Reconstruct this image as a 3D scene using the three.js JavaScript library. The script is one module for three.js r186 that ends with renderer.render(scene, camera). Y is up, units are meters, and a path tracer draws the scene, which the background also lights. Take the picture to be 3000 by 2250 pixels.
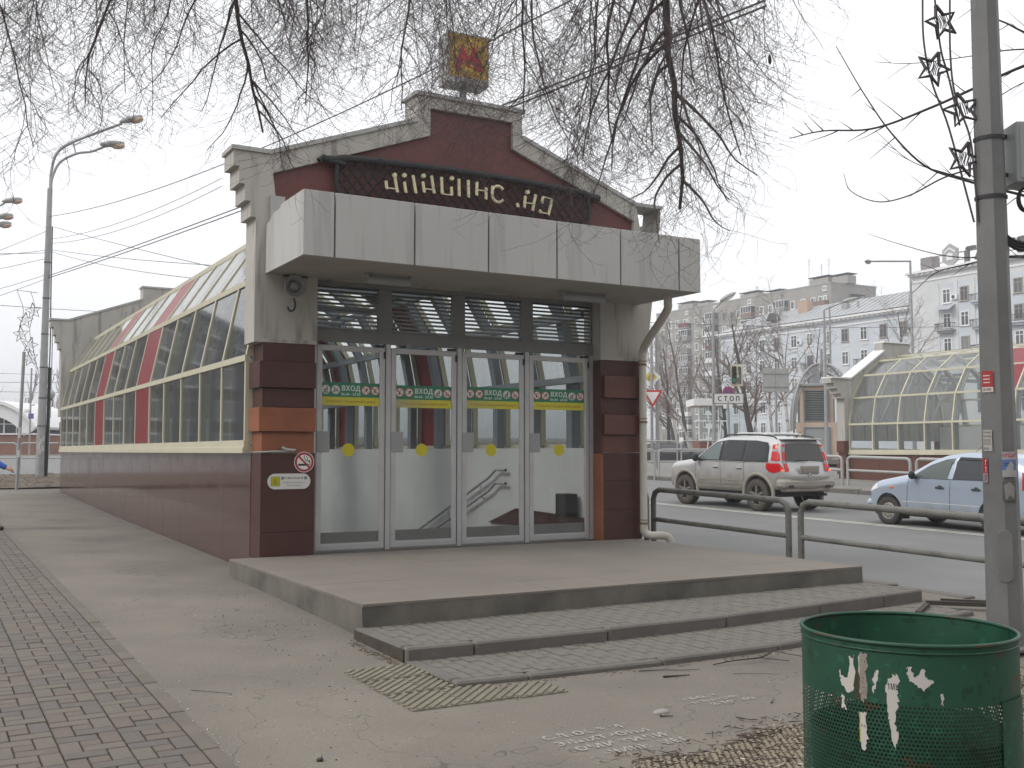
import * as THREE from 'three';
import { toCreasedNormals, mergeVertices } from 'three/addons/utils/BufferGeometryUtils.js';
import { MarchingCubes } from 'three/addons/objects/MarchingCubes.js';
import { Brush, Evaluator, SUBTRACTION } from 'three-bvh-csg';

// ------------------------------------------------------------------ camera, sky, light, exposure
const scene = new THREE.Scene();
const camera = new THREE.PerspectiveCamera(40.14, 4 / 3, 0.05, 6000);
camera.position.set(-3.607, 1.25, 12.34);
{
  const y = THREE.MathUtils.degToRad(29.718), p = THREE.MathUtils.degToRad(3.664);
  camera.lookAt(camera.position.x + Math.sin(y) * Math.cos(p), camera.position.y + Math.sin(p), camera.position.z - Math.cos(y) * Math.cos(p));
}
const renderer = new THREE.WebGLRenderer({ antialias: true });
renderer.setSize(1024, 768);
renderer.toneMapping = THREE.LinearToneMapping;
renderer.toneMappingExposure = 1.0;
renderer.shadowMap.enabled = true;
{ // overcast sky: an even pale cloud layer, a little brighter overhead, with faint soft clouds
  const w = 128, h = 64, d = new Float32Array(w * h * 4);
  for (let j = 0; j < h; j++) for (let i = 0; i < w; i++) {
    const el = ((j + 0.5) / h - 0.5) * Math.PI, az = (i / w) * Math.PI * 2, k = (j * w + i) * 4;
    const s = Math.max(0, Math.sin(el)), cl = 0.035 * (Math.sin(az * 3 + el * 7) * Math.sin(el * 11 + az) + Math.sin(az * 7 - el * 5) * 0.5) * Math.cos(el);
    const v = el < -0.02 ? 0.3 : 1.2 + 0.16 * s + cl;
    d[k] = v * 0.985; d[k + 1] = v * 0.995; d[k + 2] = v * 1.02; d[k + 3] = 1;
  }
  const t = new THREE.DataTexture(d, w, h, THREE.RGBAFormat, THREE.FloatType);
  t.mapping = THREE.EquirectangularReflectionMapping; t.magFilter = THREE.LinearFilter; t.needsUpdate = true;
  scene.background = t; scene.environment = t;
}
const sun = new THREE.DirectionalLight(new THREE.Color(1, 0.97, 0.92), 1.5);
sun.position.set(-58, 50, -14); sun.castShadow = true; sun.shadow.radius = 34;
Object.assign(sun.shadow.camera, { left: -60, right: 60, top: 60, bottom: -60, near: 1, far: 260 });
sun.shadow.mapSize.set(2048, 2048);
scene.add(sun);
scene.fog = new THREE.FogExp2(new THREE.Color(0.86, 0.88, 0.92), 0.0013);

// ------------------------------------------------------------------ helpers
const V3 = (x, y, z) => new THREE.Vector3(x, y, z);
function rngOf(s) { let a = s >>> 0; return () => { a = (a + 0x6d2b79f5) | 0; let t = Math.imul(a ^ (a >>> 15), 1 | a); t = (t + Math.imul(t ^ (t >>> 7), 61 | t)) ^ t; return ((t ^ (t >>> 14)) >>> 0) / 4294967296; }; }
const lerp = (a, b, t) => a + (b - a) * t, clamp = (x, a = 0, b = 1) => Math.min(b, Math.max(a, x)), sstep = (a, b, x) => { const t = clamp((x - a) / (b - a)); return t * t * (3 - 2 * t); };
const names = {};
function numbered(n) { const k = (names[n] = (names[n] ?? -1) + 1); return k ? n + '_' + String(k).padStart(3, '0') : n; }

// all geometry: non-indexed, box-projected uv in metres unless it carries its own
function prep(g) {
  if (g.userData.ready) return g;
  const o = g.index ? g.toNonIndexed() : g;
  if (!o.attributes.normal) o.computeVertexNormals();
  const p = o.attributes.position, n = p.count;
  if (!g.userData.uv) {
    const uv = new Float32Array(n * 2), a = V3(), b = V3(), c = V3();
    for (let i = 0; i < n; i += 3) {
      a.fromBufferAttribute(p, i); b.fromBufferAttribute(p, i + 1).sub(a); c.fromBufferAttribute(p, i + 2).sub(a); b.cross(c);
      const x = Math.abs(b.x), y = Math.abs(b.y), z = Math.abs(b.z), ax = y >= x && y >= z ? 1 : x >= z ? 0 : 2;
      for (let k = i; k < i + 3; k++) {
        uv[k * 2] = ax === 0 ? p.getZ(k) : p.getX(k); uv[k * 2 + 1] = ax === 1 ? p.getZ(k) : p.getY(k);
      }
    }
    o.setAttribute('uv', new THREE.BufferAttribute(uv, 2));
  }
  o.userData.ready = true;
  return o;
}
function merge(list) {
  const gs = list.flat(9).filter(Boolean).map(prep);
  if (gs.length === 1 && !gs[0].attributes.color) { const g = new THREE.BufferGeometry(); for (const k of ['position', 'normal', 'uv']) g.setAttribute(k, gs[0].attributes[k]); return g; }
  let n = 0; for (const g of gs) n += g.attributes.position.count;
  const P = new Float32Array(n * 3), N = new Float32Array(n * 3), U = new Float32Array(n * 2), hasC = gs.some((g) => g.attributes.color), Cc = hasC ? new Float32Array(n * 3).fill(1) : null;
  let o = 0;
  for (const g of gs) {
    P.set(g.attributes.position.array, o * 3); N.set(g.attributes.normal.array, o * 3); U.set(g.attributes.uv.array, o * 2);
    if (g.attributes.color) Cc.set(g.attributes.color.array, o * 3);
    o += g.attributes.position.count;
  }
  const r = new THREE.BufferGeometry();
  r.setAttribute('position', new THREE.BufferAttribute(P, 3)); r.setAttribute('normal', new THREE.BufferAttribute(N, 3)); r.setAttribute('uv', new THREE.BufferAttribute(U, 2));
  if (hasC) r.setAttribute('color', new THREE.BufferAttribute(Cc, 3));
  return r;
}
function obj(name, geos, mat, parent = scene) {
  const m = new THREE.Mesh(geos.isBufferGeometry && geos.userData.shared ? geos : merge([geos]), mat);
  m.name = numbered(name); m.castShadow = m.receiveShadow = true; parent.add(m); return m;
}
const shared = (geos) => { const g = merge([geos]); g.userData.shared = true; return g; };
function tag(o, label, category, group, kind) { o.userData = { label, category }; if (group) o.userData.group = group; if (kind) o.userData.kind = kind; return o; }
function thing(name, label, category, pos = [0, 0, 0], group, turn = 0) {
  const o = new THREE.Group(); o.name = numbered(name); o.position.set(...pos); o.rotation.y = turn; scene.add(o); return tag(o, label, category, group);
}
const struct = (name, geos, mat, label, parent = scene) => { const m = obj(name, geos, mat, parent); m.userData = { kind: 'structure', label, category: name.replace(/_/g, ' ').replace(/\d+/g, '').trim() }; return m; };
const stuff = (name, geos, mat, label, category) => tag(obj(name, geos, mat), label, category, null, 'stuff');

// a plain group used as a part that has sub-parts
function sub(name, parent, pos = [0, 0, 0]) { const g = new THREE.Group(); g.name = numbered(name); g.position.set(...pos); parent.add(g); return g; }
const B = (w, h, d, x = 0, y = 0, z = 0, ry = 0, rx = 0, rz = 0) => { const g = new THREE.BoxGeometry(w, h, d); if (rx) g.rotateX(rx); if (rz) g.rotateZ(rz); if (ry) g.rotateY(ry); return g.translate(x, y, z); };
const BB = (x0, x1, y0, y1, z0, z1) => B(x1 - x0, y1 - y0, z1 - z0, (x0 + x1) / 2, (y0 + y1) / 2, (z0 + z1) / 2);
// box with chamfered edges (44 triangles)
function CB(w, h, d, c, x = 0, y = 0, z = 0, ry = 0) {
  const hs = [w / 2, h / 2, d / 2], P = [], id = (s, a) => { const v = [0, 1, 2].map((k) => s[k] * (k === a ? hs[k] : hs[k] - c)); return v; };
  const tri = (a, b, q, n) => { const u = V3(...b).sub(V3(...a)), v = V3(...q).sub(V3(...a)); if (u.cross(v).dot(n) < 0) [b, q] = [q, b]; P.push(...a, ...b, ...q); };
  const quad = (a, b, q, e, n) => { tri(a, b, q, n); tri(a, q, e, n); };
  for (let a = 0; a < 3; a++) for (const s of [-1, 1]) {
    const b = (a + 1) % 3, q = (a + 2) % 3, mk = (i, j) => { const t = [0, 0, 0]; t[a] = s; t[b] = i; t[q] = j; return id(t, a); }, n = V3(); n.setComponent(a, s);
    quad(mk(-1, -1), mk(1, -1), mk(1, 1), mk(-1, 1), n);
    for (const s2 of [-1, 1]) { const mk2 = (k, ax) => { const t = [0, 0, 0]; t[a] = s; t[b] = s2; t[q] = k; return id(t, ax); }, n2 = V3(); n2.setComponent(a, s); n2.setComponent(b, s2); quad(mk2(-1, a), mk2(1, a), mk2(1, b), mk2(-1, b), n2); }
  }
  for (const i of [-1, 1]) for (const j of [-1, 1]) for (const k of [-1, 1]) tri(id([i, j, k], 0), id([i, j, k], 1), id([i, j, k], 2), V3(i, j, k));
  const g = new THREE.BufferGeometry(); g.setAttribute('position', new THREE.Float32BufferAttribute(P, 3)); g.computeVertexNormals();
  if (ry) g.rotateY(ry); return g.translate(x, y, z);
}
const CBB = (x0, x1, y0, y1, z0, z1, c) => CB(x1 - x0, y1 - y0, z1 - z0, c, (x0 + x1) / 2, (y0 + y1) / 2, (z0 + z1) / 2);
function CY(r0, r1, h, x = 0, y = 0, z = 0, seg = 12, axis = 'y', open = false) { const g = new THREE.CylinderGeometry(r1, r0, h, seg, 1, open); if (axis === 'x') g.rotateZ(-Math.PI / 2); if (axis === 'z') g.rotateX(Math.PI / 2); return g.translate(x, y, z); }
// tube along a polyline, r number or function of 0..1
function sweep(pts, r, sides = 6, smooth = false, caps = true) {
  let P = pts.map((p) => (p.isVector3 ? p : V3(...p)));
  if (smooth) P = new THREE.CatmullRomCurve3(P, false, 'catmullrom', 0.5).getPoints(smooth === true ? P.length * 6 : smooth);
  const n = P.length, ring = [], nor = [], t = V3(), u = V3(), v = V3(), prev = V3();
  for (let i = 0; i < n; i++) {
    t.copy(P[Math.min(i + 1, n - 1)]).sub(P[Math.max(i - 1, 0)]).normalize();
    if (i === 0) u.set(Math.abs(t.y) > 0.9 ? 1 : 0, Math.abs(t.y) > 0.9 ? 0 : 1, 0).cross(t).normalize(); else u.copy(prev).addScaledVector(t, -prev.dot(t)).normalize();
    prev.copy(u); v.crossVectors(t, u);
    const rr = typeof r === 'function' ? r(i / (n - 1)) : r;
    for (let k = 0; k <= sides; k++) { const a = (k / sides) * Math.PI * 2, c = Math.cos(a), s = Math.sin(a), nx = u.x * c + v.x * s, ny = u.y * c + v.y * s, nz = u.z * c + v.z * s; nor.push(nx, ny, nz); ring.push(P[i].x + nx * rr, P[i].y + ny * rr, P[i].z + nz * rr); }
  }
  const m = (n - 1) * sides * 6 + (caps ? sides * 6 : 0), pos = new Float32Array(m * 3), no = new Float32Array(m * 3); let o = 0;
  const put = (i) => { for (let k = 0; k < 3; k++) { pos[o + k] = ring[i * 3 + k]; no[o + k] = nor[i * 3 + k]; } o += 3; };
  for (let i = 0; i < n - 1; i++) for (let k = 0; k < sides; k++) { const a = i * (sides + 1) + k, b = a + sides + 1; put(a); put(a + 1); put(b); put(a + 1); put(b + 1); put(b); }
  if (caps) for (const e of [0, n - 1]) { const d = V3().subVectors(P[e], P[e ? n - 2 : 1]).normalize(); for (let k = 0; k < sides; k++) { for (const q of [-1, k, k + 1]) { const i = e * (sides + 1) + q; for (let w = 0; w < 3; w++) { pos[o + w] = q < 0 ? P[e].getComponent(w) : ring[i * 3 + w]; no[o + w] = d.getComponent(w); } o += 3; } } }
  const g = new THREE.BufferGeometry(); g.setAttribute('position', new THREE.BufferAttribute(pos, 3)); g.setAttribute('normal', new THREE.BufferAttribute(no, 3)); return g;
}
const bar = (a, b, w, h = w) => { const A = V3(...a), D = V3(...b).sub(A), L = D.length(), g = new THREE.BoxGeometry(w, h, L); g.translate(0, 0, L / 2); g.applyQuaternion(new THREE.Quaternion().setFromUnitVectors(V3(0, 0, 1), D.normalize())); return g.translate(A.x, A.y, A.z); };
// extrude an outline (x, y) from z0 to z1
function EX(pts, z0, z1, holes = []) { const s = new THREE.Shape(pts.map((p) => new THREE.Vector2(...p))); for (const h of holes) s.holes.push(new THREE.Path(h.map((p) => new THREE.Vector2(...p)))); return new THREE.ExtrudeGeometry(s, { depth: z1 - z0, bevelEnabled: false }).translate(0, 0, z0); }
const quadG = (a, b, c, d) => { const g = new THREE.BufferGeometry(); g.setAttribute('position', new THREE.Float32BufferAttribute([...a, ...b, ...c, ...a, ...c, ...d], 3)); g.setAttribute('uv', new THREE.Float32BufferAttribute([0, 0, 1, 0, 1, 1, 0, 0, 1, 1, 0, 1], 2)); g.computeVertexNormals(); g.userData.uv = true; return g; };
// thin printed plate facing +z, uv 0..1 over its face
const plate = (w, h, t = 0.003) => { const g = new THREE.PlaneGeometry(w, h).translate(0, 0, t); g.userData.uv = true; return g; };

// ------------------------------------------------------------------ procedural materials
const hash2 = (x, y, s) => { let h = (Math.imul(x, 374761393) + Math.imul(y, 668265263) + Math.imul(s, 974634777)) | 0; h = Math.imul(h ^ (h >>> 13), 1274126177); return ((h ^ (h >>> 16)) >>> 0) / 4294967296; };
function vnoise(x, y, per, s) { const x0 = Math.floor(x), y0 = Math.floor(y), fx = x - x0, fy = y - y0, u = fx * fx * (3 - 2 * fx), v = fy * fy * (3 - 2 * fy), X0 = ((x0 % per) + per) % per, X1 = (X0 + 1) % per, Y0 = ((y0 % per) + per) % per, Y1 = (Y0 + 1) % per; return lerp(lerp(hash2(X0, Y0, s), hash2(X1, Y0, s), u), lerp(hash2(X0, Y1, s), hash2(X1, Y1, s), u), v); }
function fbm(u, v, f, oct, s) { let a = 0.5, r = 0, n = 0; for (let i = 0; i < oct; i++) { r += a * vnoise(u * f, v * f, f, s + i * 17); n += a; a *= 0.55; f *= 2; } return r / n; }
const toS = (x) => { x = clamp(x); return 255 * (x <= 0.0031308 ? 12.92 * x : 1.055 * Math.pow(x, 1 / 2.4) - 0.055); };
// surf: colour map + bump map over `scale` metres; fn(u, v, n) -> [brightness, tint rgb or null, height]
function surf(color, o = {}) {
  const { size = 256, scale = 1.5, f = 6, oct = 5, amp = 0.35, grain = 0.12, bump = 0.002, rough = 0.9, roughVar = 0.08, metal = 0, seed = 1, fn = null, sx = 1, sy = 1 } = o;
  const C = new Uint8Array(size * size * 4), H = new Uint8Array(size * size * 4), Ru = new Uint8Array(size * size * 4), rnd = rngOf(seed * 77 + 5);
  for (let j = 0; j < size; j++) for (let i = 0; i < size; i++) {
    const u = i / size, v = j / size, k = (j * size + i) * 4, n = fbm(u * sx, v * sy, f, oct, seed), g = rnd() - 0.5;
    let b = 1 + (n - 0.5) * 2 * amp + g * 2 * grain, c = color, hh = 0.5 + (n - 0.5) * 0.8 + g * 0.5;
    if (fn) { const r = fn(u, v, n, g); if (r) { b *= r[0]; if (r[1]) c = r[1]; if (r[2] !== undefined) hh = r[2]; } }
    for (let q = 0; q < 3; q++) C[k + q] = toS(c[q] * b);
    const hb = 255 * clamp(hh), rb = 255 * clamp(rough + (n - 0.5) * 2 * roughVar);
    H[k] = H[k + 1] = H[k + 2] = hb; Ru[k] = Ru[k + 1] = Ru[k + 2] = rb; C[k + 3] = H[k + 3] = Ru[k + 3] = 255;
  }
  const tex = (d, srgb) => { const t = new THREE.DataTexture(d, size, size); t.wrapS = t.wrapT = THREE.RepeatWrapping; t.magFilter = THREE.LinearFilter; t.repeat.set(1 / scale, 1 / scale); if (srgb) t.colorSpace = THREE.SRGBColorSpace; t.needsUpdate = true; return t; };
  const m = new THREE.MeshStandardMaterial({ map: tex(C, true), roughness: 1, metalness: metal });
  if (bump) { m.bumpMap = tex(H); m.bumpScale = bump; }
  if (o.roughVar) m.roughnessMap = tex(Ru); else m.roughness = rough;
  if (o.vc) m.vertexColors = true;
  return m;
}
const flat = (c, rough = 0.6, metal = 0, extra = {}) => new THREE.MeshPhysicalMaterial({ color: new THREE.Color().setRGB(...c), roughness: rough, metalness: metal, ...extra });
function canvasTex(w, h, draw) { const c = document.createElement('canvas'); c.width = w; c.height = h; const x = c.getContext('2d'); draw(x, w, h); const t = new THREE.CanvasTexture(c); t.colorSpace = THREE.SRGBColorSpace; return t; }
const printed = (w, h, draw, rough = 0.5, extra = {}) => new THREE.MeshStandardMaterial({ map: canvasTex(w, h, draw), roughness: rough, ...extra });
function decalMat(w, h, color, draw, rough = 0.9) { const t = canvasTex(w, h, draw); t.colorSpace = THREE.NoColorSpace; return new THREE.MeshStandardMaterial({ color: new THREE.Color().setRGB(...color), alphaMap: t, transparent: true, roughness: rough, polygonOffset: true, polygonOffsetFactor: -1 }); }
// ------------------------------------------------------------------ materials
const M = {
  asphalt: surf([0.166, 0.147, 0.123], { size: 1024, scale: 4.3, f: 5, oct: 7, amp: 0.27, grain: 0.16, bump: 0.004, rough: 0.95, seed: 3, vc: true, fn: (u, v, n, g) => (Math.abs(fbm(u, v, 4, 5, 201) - 0.5) < 0.0026 && fbm(u, v, 3, 2, 202) > 0.52 ? [0.66, null, 0.1] : hash2(Math.floor(u * 500), Math.floor(v * 500), 9) > 0.996 ? [1.5, null] : hash2(Math.floor(u * 320), Math.floor(v * 320), 4) > 0.9965 ? [0.55, null] : null) }),
  road: surf([0.178, 0.177, 0.174], { size: 512, scale: 3.7, f: 5, oct: 6, amp: 0.12, grain: 0.12, bump: 0.003, rough: 0.9, seed: 8, vc: true }),
  earth: surf([0.13, 0.105, 0.08], { size: 512, scale: 3, f: 7, oct: 6, amp: 0.5, grain: 0.3, bump: 0.03, rough: 1, seed: 12 }),
  far: surf([0.16, 0.145, 0.125], { size: 256, scale: 9, f: 6, oct: 5, amp: 0.3, grain: 0.1, bump: 0.01, seed: 14 }),
  walk: surf([0.19, 0.18, 0.165], { size: 256, scale: 3, f: 6, amp: 0.18, grain: 0.1, bump: 0, seed: 15 }),
  paverGrey: surf([0.142, 0.122, 0.101], { size: 256, scale: 1.1, f: 5, amp: 0.2, grain: 0.14, bump: 0.002, seed: 21 }),
  paverGrey2: surf([0.132, 0.117, 0.102], { size: 256, scale: 0.9, f: 5, amp: 0.22, grain: 0.14, bump: 0, seed: 22 }),
  paverRed: surf([0.14, 0.113, 0.096], { size: 256, scale: 1, f: 5, amp: 0.22, grain: 0.14, bump: 0, seed: 23 }),
  joint: surf([0.06, 0.047, 0.036], { size: 128, scale: 0.6, f: 6, amp: 0.4, grain: 0.3, bump: 0, seed: 24 }),
  stepPaver: surf([0.142, 0.13, 0.112], { size: 256, scale: 1.3, f: 5, amp: 0.2, grain: 0.12, bump: 0.002, seed: 25 }),
  kerb: surf([0.14, 0.127, 0.113], { size: 256, scale: 1.1, f: 5, amp: 0.28, grain: 0.14, bump: 0.003, seed: 26 }),
  platTop: surf([0.185, 0.162, 0.135], { size: 512, scale: 2.9, f: 4, oct: 6, amp: 0.17, grain: 0.07, bump: 0.0015, rough: 0.8, seed: 27 }),
  platSide: surf([0.135, 0.125, 0.106], { size: 512, scale: 1.6, f: 5, oct: 6, amp: 0.6, grain: 0.18, bump: 0.006, seed: 28 }),
  tactile: surf([0.19, 0.17, 0.128], { size: 256, scale: 0.9, f: 6, amp: 0.3, grain: 0.14, bump: 0.003, seed: 29 }),
  render: surf([0.42, 0.4, 0.365], { size: 512, scale: 2.6, f: 4, oct: 6, amp: 0.13, grain: 0.06, bump: 0.002, rough: 0.92, seed: 31, fn: (u, v, n) => [1 - 0.34 * sstep(0.52, 0.78, fbm(u * 2, v * 0.25, 12, 3, 91)) + 0.08 * sstep(0.6, 0.75, fbm(u, v, 5, 3, 92)), null] }),
  coping: surf([0.4, 0.4, 0.385], { size: 128, scale: 1.5, f: 4, amp: 0.15, grain: 0.05, bump: 0, rough: 0.6, seed: 32 }),
  canopy: surf([0.46, 0.45, 0.43], { size: 512, scale: 3.3, f: 3, amp: 0.07, grain: 0.02, bump: 0, rough: 0.5, seed: 33, fn: (u, v) => [1 - 0.14 * sstep(0.55, 0.78, fbm(u * 3, v * 0.2, 14, 3, 93)), null] }),
  soffit: surf([0.36, 0.335, 0.3], { size: 256, scale: 2, f: 4, amp: 0.15, grain: 0.05, bump: 0, seed: 34 }),
  redStone: surf([0.125, 0.037, 0.03], { size: 512, scale: 1.9, f: 7, oct: 6, amp: 0.2, grain: 0.2, bump: 0, rough: 0.5, seed: 35 }),
  darkStone: surf([0.07, 0.027, 0.021], { size: 256, scale: 1.2, f: 8, oct: 5, amp: 0.25, grain: 0.3, bump: 0, rough: 0.34, seed: 36 }),
  orangeStone: surf([0.25, 0.085, 0.038], { size: 256, scale: 1.2, f: 6, oct: 5, amp: 0.25, grain: 0.2, bump: 0, rough: 0.5, seed: 37 }),
  brownStone: surf([0.118, 0.045, 0.031], { size: 256, scale: 1.2, f: 6, oct: 5, amp: 0.22, grain: 0.2, bump: 0, rough: 0.45, seed: 38 }),
  plinth: surf([0.075, 0.035, 0.03], { size: 512, scale: 1.7, f: 9, oct: 5, amp: 0.22, grain: 0.3, bump: 0, rough: 0.16, roughVar: 0.12, seed: 39 }),
  cream: surf([0.56, 0.53, 0.4], { size: 128, scale: 1.2, f: 4, amp: 0.1, grain: 0.04, bump: 0, rough: 0.45, seed: 41 }),
  redPanel: surf([0.21, 0.02, 0.026], { size: 128, scale: 2, f: 3, amp: 0.1, grain: 0.02, bump: 0, rough: 0.4, seed: 42 }),
  steel: surf([0.2, 0.225, 0.245], { size: 128, scale: 1, f: 4, amp: 0.12, grain: 0.05, bump: 0, rough: 0.55, seed: 43 }),
  alu: surf([0.52, 0.52, 0.52], { size: 128, scale: 0.8, f: 4, amp: 0.1, grain: 0.05, bump: 0, rough: 0.42, metal: 0.4, seed: 44 }),
  louvre: surf([0.2, 0.205, 0.2], { size: 128, scale: 1, f: 4, amp: 0.15, grain: 0.05, bump: 0, rough: 0.5, seed: 45 }),
  innerWall: surf([0.66, 0.66, 0.65], { size: 256, scale: 2, f: 4, amp: 0.08, grain: 0.03, bump: 0, rough: 0.7, seed: 46 }),
  innerFloor: surf([0.16, 0.15, 0.14], { size: 128, scale: 1, f: 4, amp: 0.2, grain: 0.1, bump: 0, rough: 0.5, seed: 47 }),
  pole: surf([0.17, 0.17, 0.168], { size: 512, scale: 1.3, f: 4, oct: 6, amp: 0.35, grain: 0.12, bump: 0.0012, rough: 0.62, metal: 0.15, seed: 48, sy: 1 }),
  poleLight: surf([0.33, 0.33, 0.33], { size: 128, scale: 1, f: 4, amp: 0.15, grain: 0.06, bump: 0, rough: 0.5, metal: 0.3, seed: 49 }),
  rail: surf([0.15, 0.148, 0.135], { size: 256, scale: 0.7, f: 5, oct: 5, amp: 0.3, grain: 0.14, bump: 0.0006, rough: 0.6, seed: 50, fn: (u, v, n) => (fbm(u, v, 9, 4, 333) > 0.68 ? [0.95, [0.14, 0.11, 0.085]] : null) }),
  railFar: surf([0.36, 0.36, 0.35], { size: 128, scale: 0.7, f: 4, amp: 0.15, grain: 0.06, bump: 0, rough: 0.6, seed: 51 }),
  binGreen: null,
  bark: surf([0.062, 0.05, 0.045], { size: 128, scale: 0.4, f: 6, amp: 0.35, grain: 0.2, bump: 0.003, rough: 0.95, seed: 53 }),
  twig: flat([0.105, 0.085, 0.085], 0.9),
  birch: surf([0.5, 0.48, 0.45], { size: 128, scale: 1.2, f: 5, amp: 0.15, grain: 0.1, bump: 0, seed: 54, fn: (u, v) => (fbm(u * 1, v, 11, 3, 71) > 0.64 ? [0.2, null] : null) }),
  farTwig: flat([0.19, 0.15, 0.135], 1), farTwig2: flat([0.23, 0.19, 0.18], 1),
  rubber: flat([0.022, 0.022, 0.022], 0.8), black: flat([0.012, 0.012, 0.013], 0.55), dark: flat([0.035, 0.035, 0.036], 0.7),
  white: flat([0.78, 0.78, 0.77], 0.5), greyPaint: flat([0.3, 0.31, 0.31], 0.55), chrome: flat([0.6, 0.6, 0.6], 0.25, 0.9),
  redPaint: flat([0.55, 0.03, 0.03], 0.45), yellow: flat([0.72, 0.52, 0.02], 0.5),
  cable: flat([0.1, 0.1, 0.11], 0.7),
  letter: surf([0.62, 0.56, 0.36], { size: 64, scale: 0.4, f: 4, amp: 0.12, grain: 0.06, bump: 0, rough: 0.55, seed: 57 }),
  grille: flat([0.022, 0.022, 0.024], 0.7),
  glass: flat([0.86, 0.9, 0.9], 0.03, 0, { transmission: 1, thickness: 0, ior: 1.5 }),
  glassDirty: flat([0.46, 0.49, 0.49], 0.05, 0, { transmission: 0.93, thickness: 0, ior: 1.55 }),
  doorGlass: flat([0.88, 0.885, 0.88], 0.02, 0, { transmission: 1, thickness: 0, ior: 1.45 }),
  darkGlass: flat([0.02, 0.022, 0.024], 0.06, 0, { specularIntensity: 1 }),
  gateStone: null, pipe: surf([0.56, 0.54, 0.47], { size: 128, scale: 0.8, f: 4, amp: 0.12, grain: 0.05, bump: 0, rough: 0.5, seed: 58 }),
  farGlass: flat([0.8, 0.83, 0.83], 0.05, 0, { transmission: 0.95, thickness: 0, ior: 1.5 }),
  winGlass: flat([0.035, 0.04, 0.045], 0.08), winGlass2: flat([0.085, 0.09, 0.095], 0.15), winGlass3: flat([0.2, 0.2, 0.19], 0.35),
};

// ------------------------------------------------------------------ ground
const gS = (x, z) => (z > 2 ? -0.2286 - 0.022 * (z - 2) : z > -10 ? -0.2 - 0.0143 * z : -0.057 - 0.02 * (z + 10));
const gR = (z) => -0.32 - 0.02 * clamp(z, -330, 70);
function sheet(xs, zs, yf, skip, colf) {
  const P = [], U = [], Cc = [], N = [];
  const put = (x, z) => { P.push(x, yf(x, z), z); U.push(x, z); const e = 0.05, n = V3(yf(x - e, z) - yf(x + e, z), 2 * e, yf(x, z - e) - yf(x, z + e)).normalize(); N.push(n.x, n.y, n.z); if (colf) { const c = colf(x, z); Cc.push(c, c, c); } };
  for (let i = 0; i + 1 < xs.length; i++) for (let j = 0; j + 1 < zs.length; j++) {
    const a = xs[i], b = xs[i + 1], c = zs[j], d = zs[j + 1];
    if (skip && skip((a + b) / 2, (c + d) / 2)) continue;
    put(a, c); put(a, d); put(b, c); put(b, c); put(a, d); put(b, d);
  }
  const g = new THREE.BufferGeometry();
  g.setAttribute('position', new THREE.Float32BufferAttribute(P, 3)); g.setAttribute('uv', new THREE.Float32BufferAttribute(U, 2)); g.setAttribute('normal', new THREE.Float32BufferAttribute(N, 3));
  if (colf) g.setAttribute('color', new THREE.Float32BufferAttribute(Cc, 3));
  g.userData.uv = true; return g;
}
const range = (a, b, s) => { const r = [], n = Math.max(1, Math.round((b - a) / s)); for (let i = 0; i <= n; i++) r.push(a + ((b - a) * i) / n); return r; };
const inPit = (x, z) => x > 0.1 && x < 5.5 && z < -0.3 && z > -18.7;
struct('ground', sheet([-3000, -800, -200, -60, -20, -6, 0.1, 5.5, 12, 30, 60, 120, 250, 800, 3000], [-3500, -1200, -500, -330, -250, -150, -90, -60, -31, -18.7, -0.3, 10, 30, 70, 300, 1500], (x, z) => gR(z) - 0.07, inPit), M.far, 'bare grey brown ground running out to the distant buildings');
const coarse = (x, z) => 0.86 + 0.28 * fbm((x + 40) / 64, (z + 60) / 64, 22, 4, 61) - 0.1 * sstep(0.58, 0.75, fbm((x + 40) / 64, (z + 60) / 64, 60, 3, 67));
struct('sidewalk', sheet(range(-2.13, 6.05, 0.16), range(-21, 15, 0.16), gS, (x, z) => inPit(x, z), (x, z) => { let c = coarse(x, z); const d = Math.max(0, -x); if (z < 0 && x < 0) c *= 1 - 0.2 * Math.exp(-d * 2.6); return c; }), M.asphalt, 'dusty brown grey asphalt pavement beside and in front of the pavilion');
struct('road', sheet([6.25, 8, 10, 11.7, 13, 14.5, 16, 18, 20, 22.2], range(-200, 70, 1.5), (x, z) => gR(z), null, (x, z) => 0.9 + 0.2 * fbm((x + 10) / 64, (z + 300) / 640, 40, 4, 5) - 0.06 * Math.exp(-(((x % 3.6) - 1.8) ** 2) * 3)), M.road, 'grey asphalt road running past the pavilion');
struct('side_road', sheet(range(-80, 6.2, 4), [-64, -56, -46, -38, -31], (x, z) => gR(z) - 0.02, null, () => 1.1), M.road, 'pale asphalt road crossing beyond the far end of the pavilion');
struct('earth_strip', sheet(range(-40, 6.05, 1), range(-30.9, -21, 0.8), (x, z) => gS(x, z) + 0.02 + 0.05 * fbm((x + 50) / 64, (z + 50) / 64, 60, 2, 3), null), M.earth, 'strip of bare brown earth with old leaves behind the pavilion');

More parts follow.
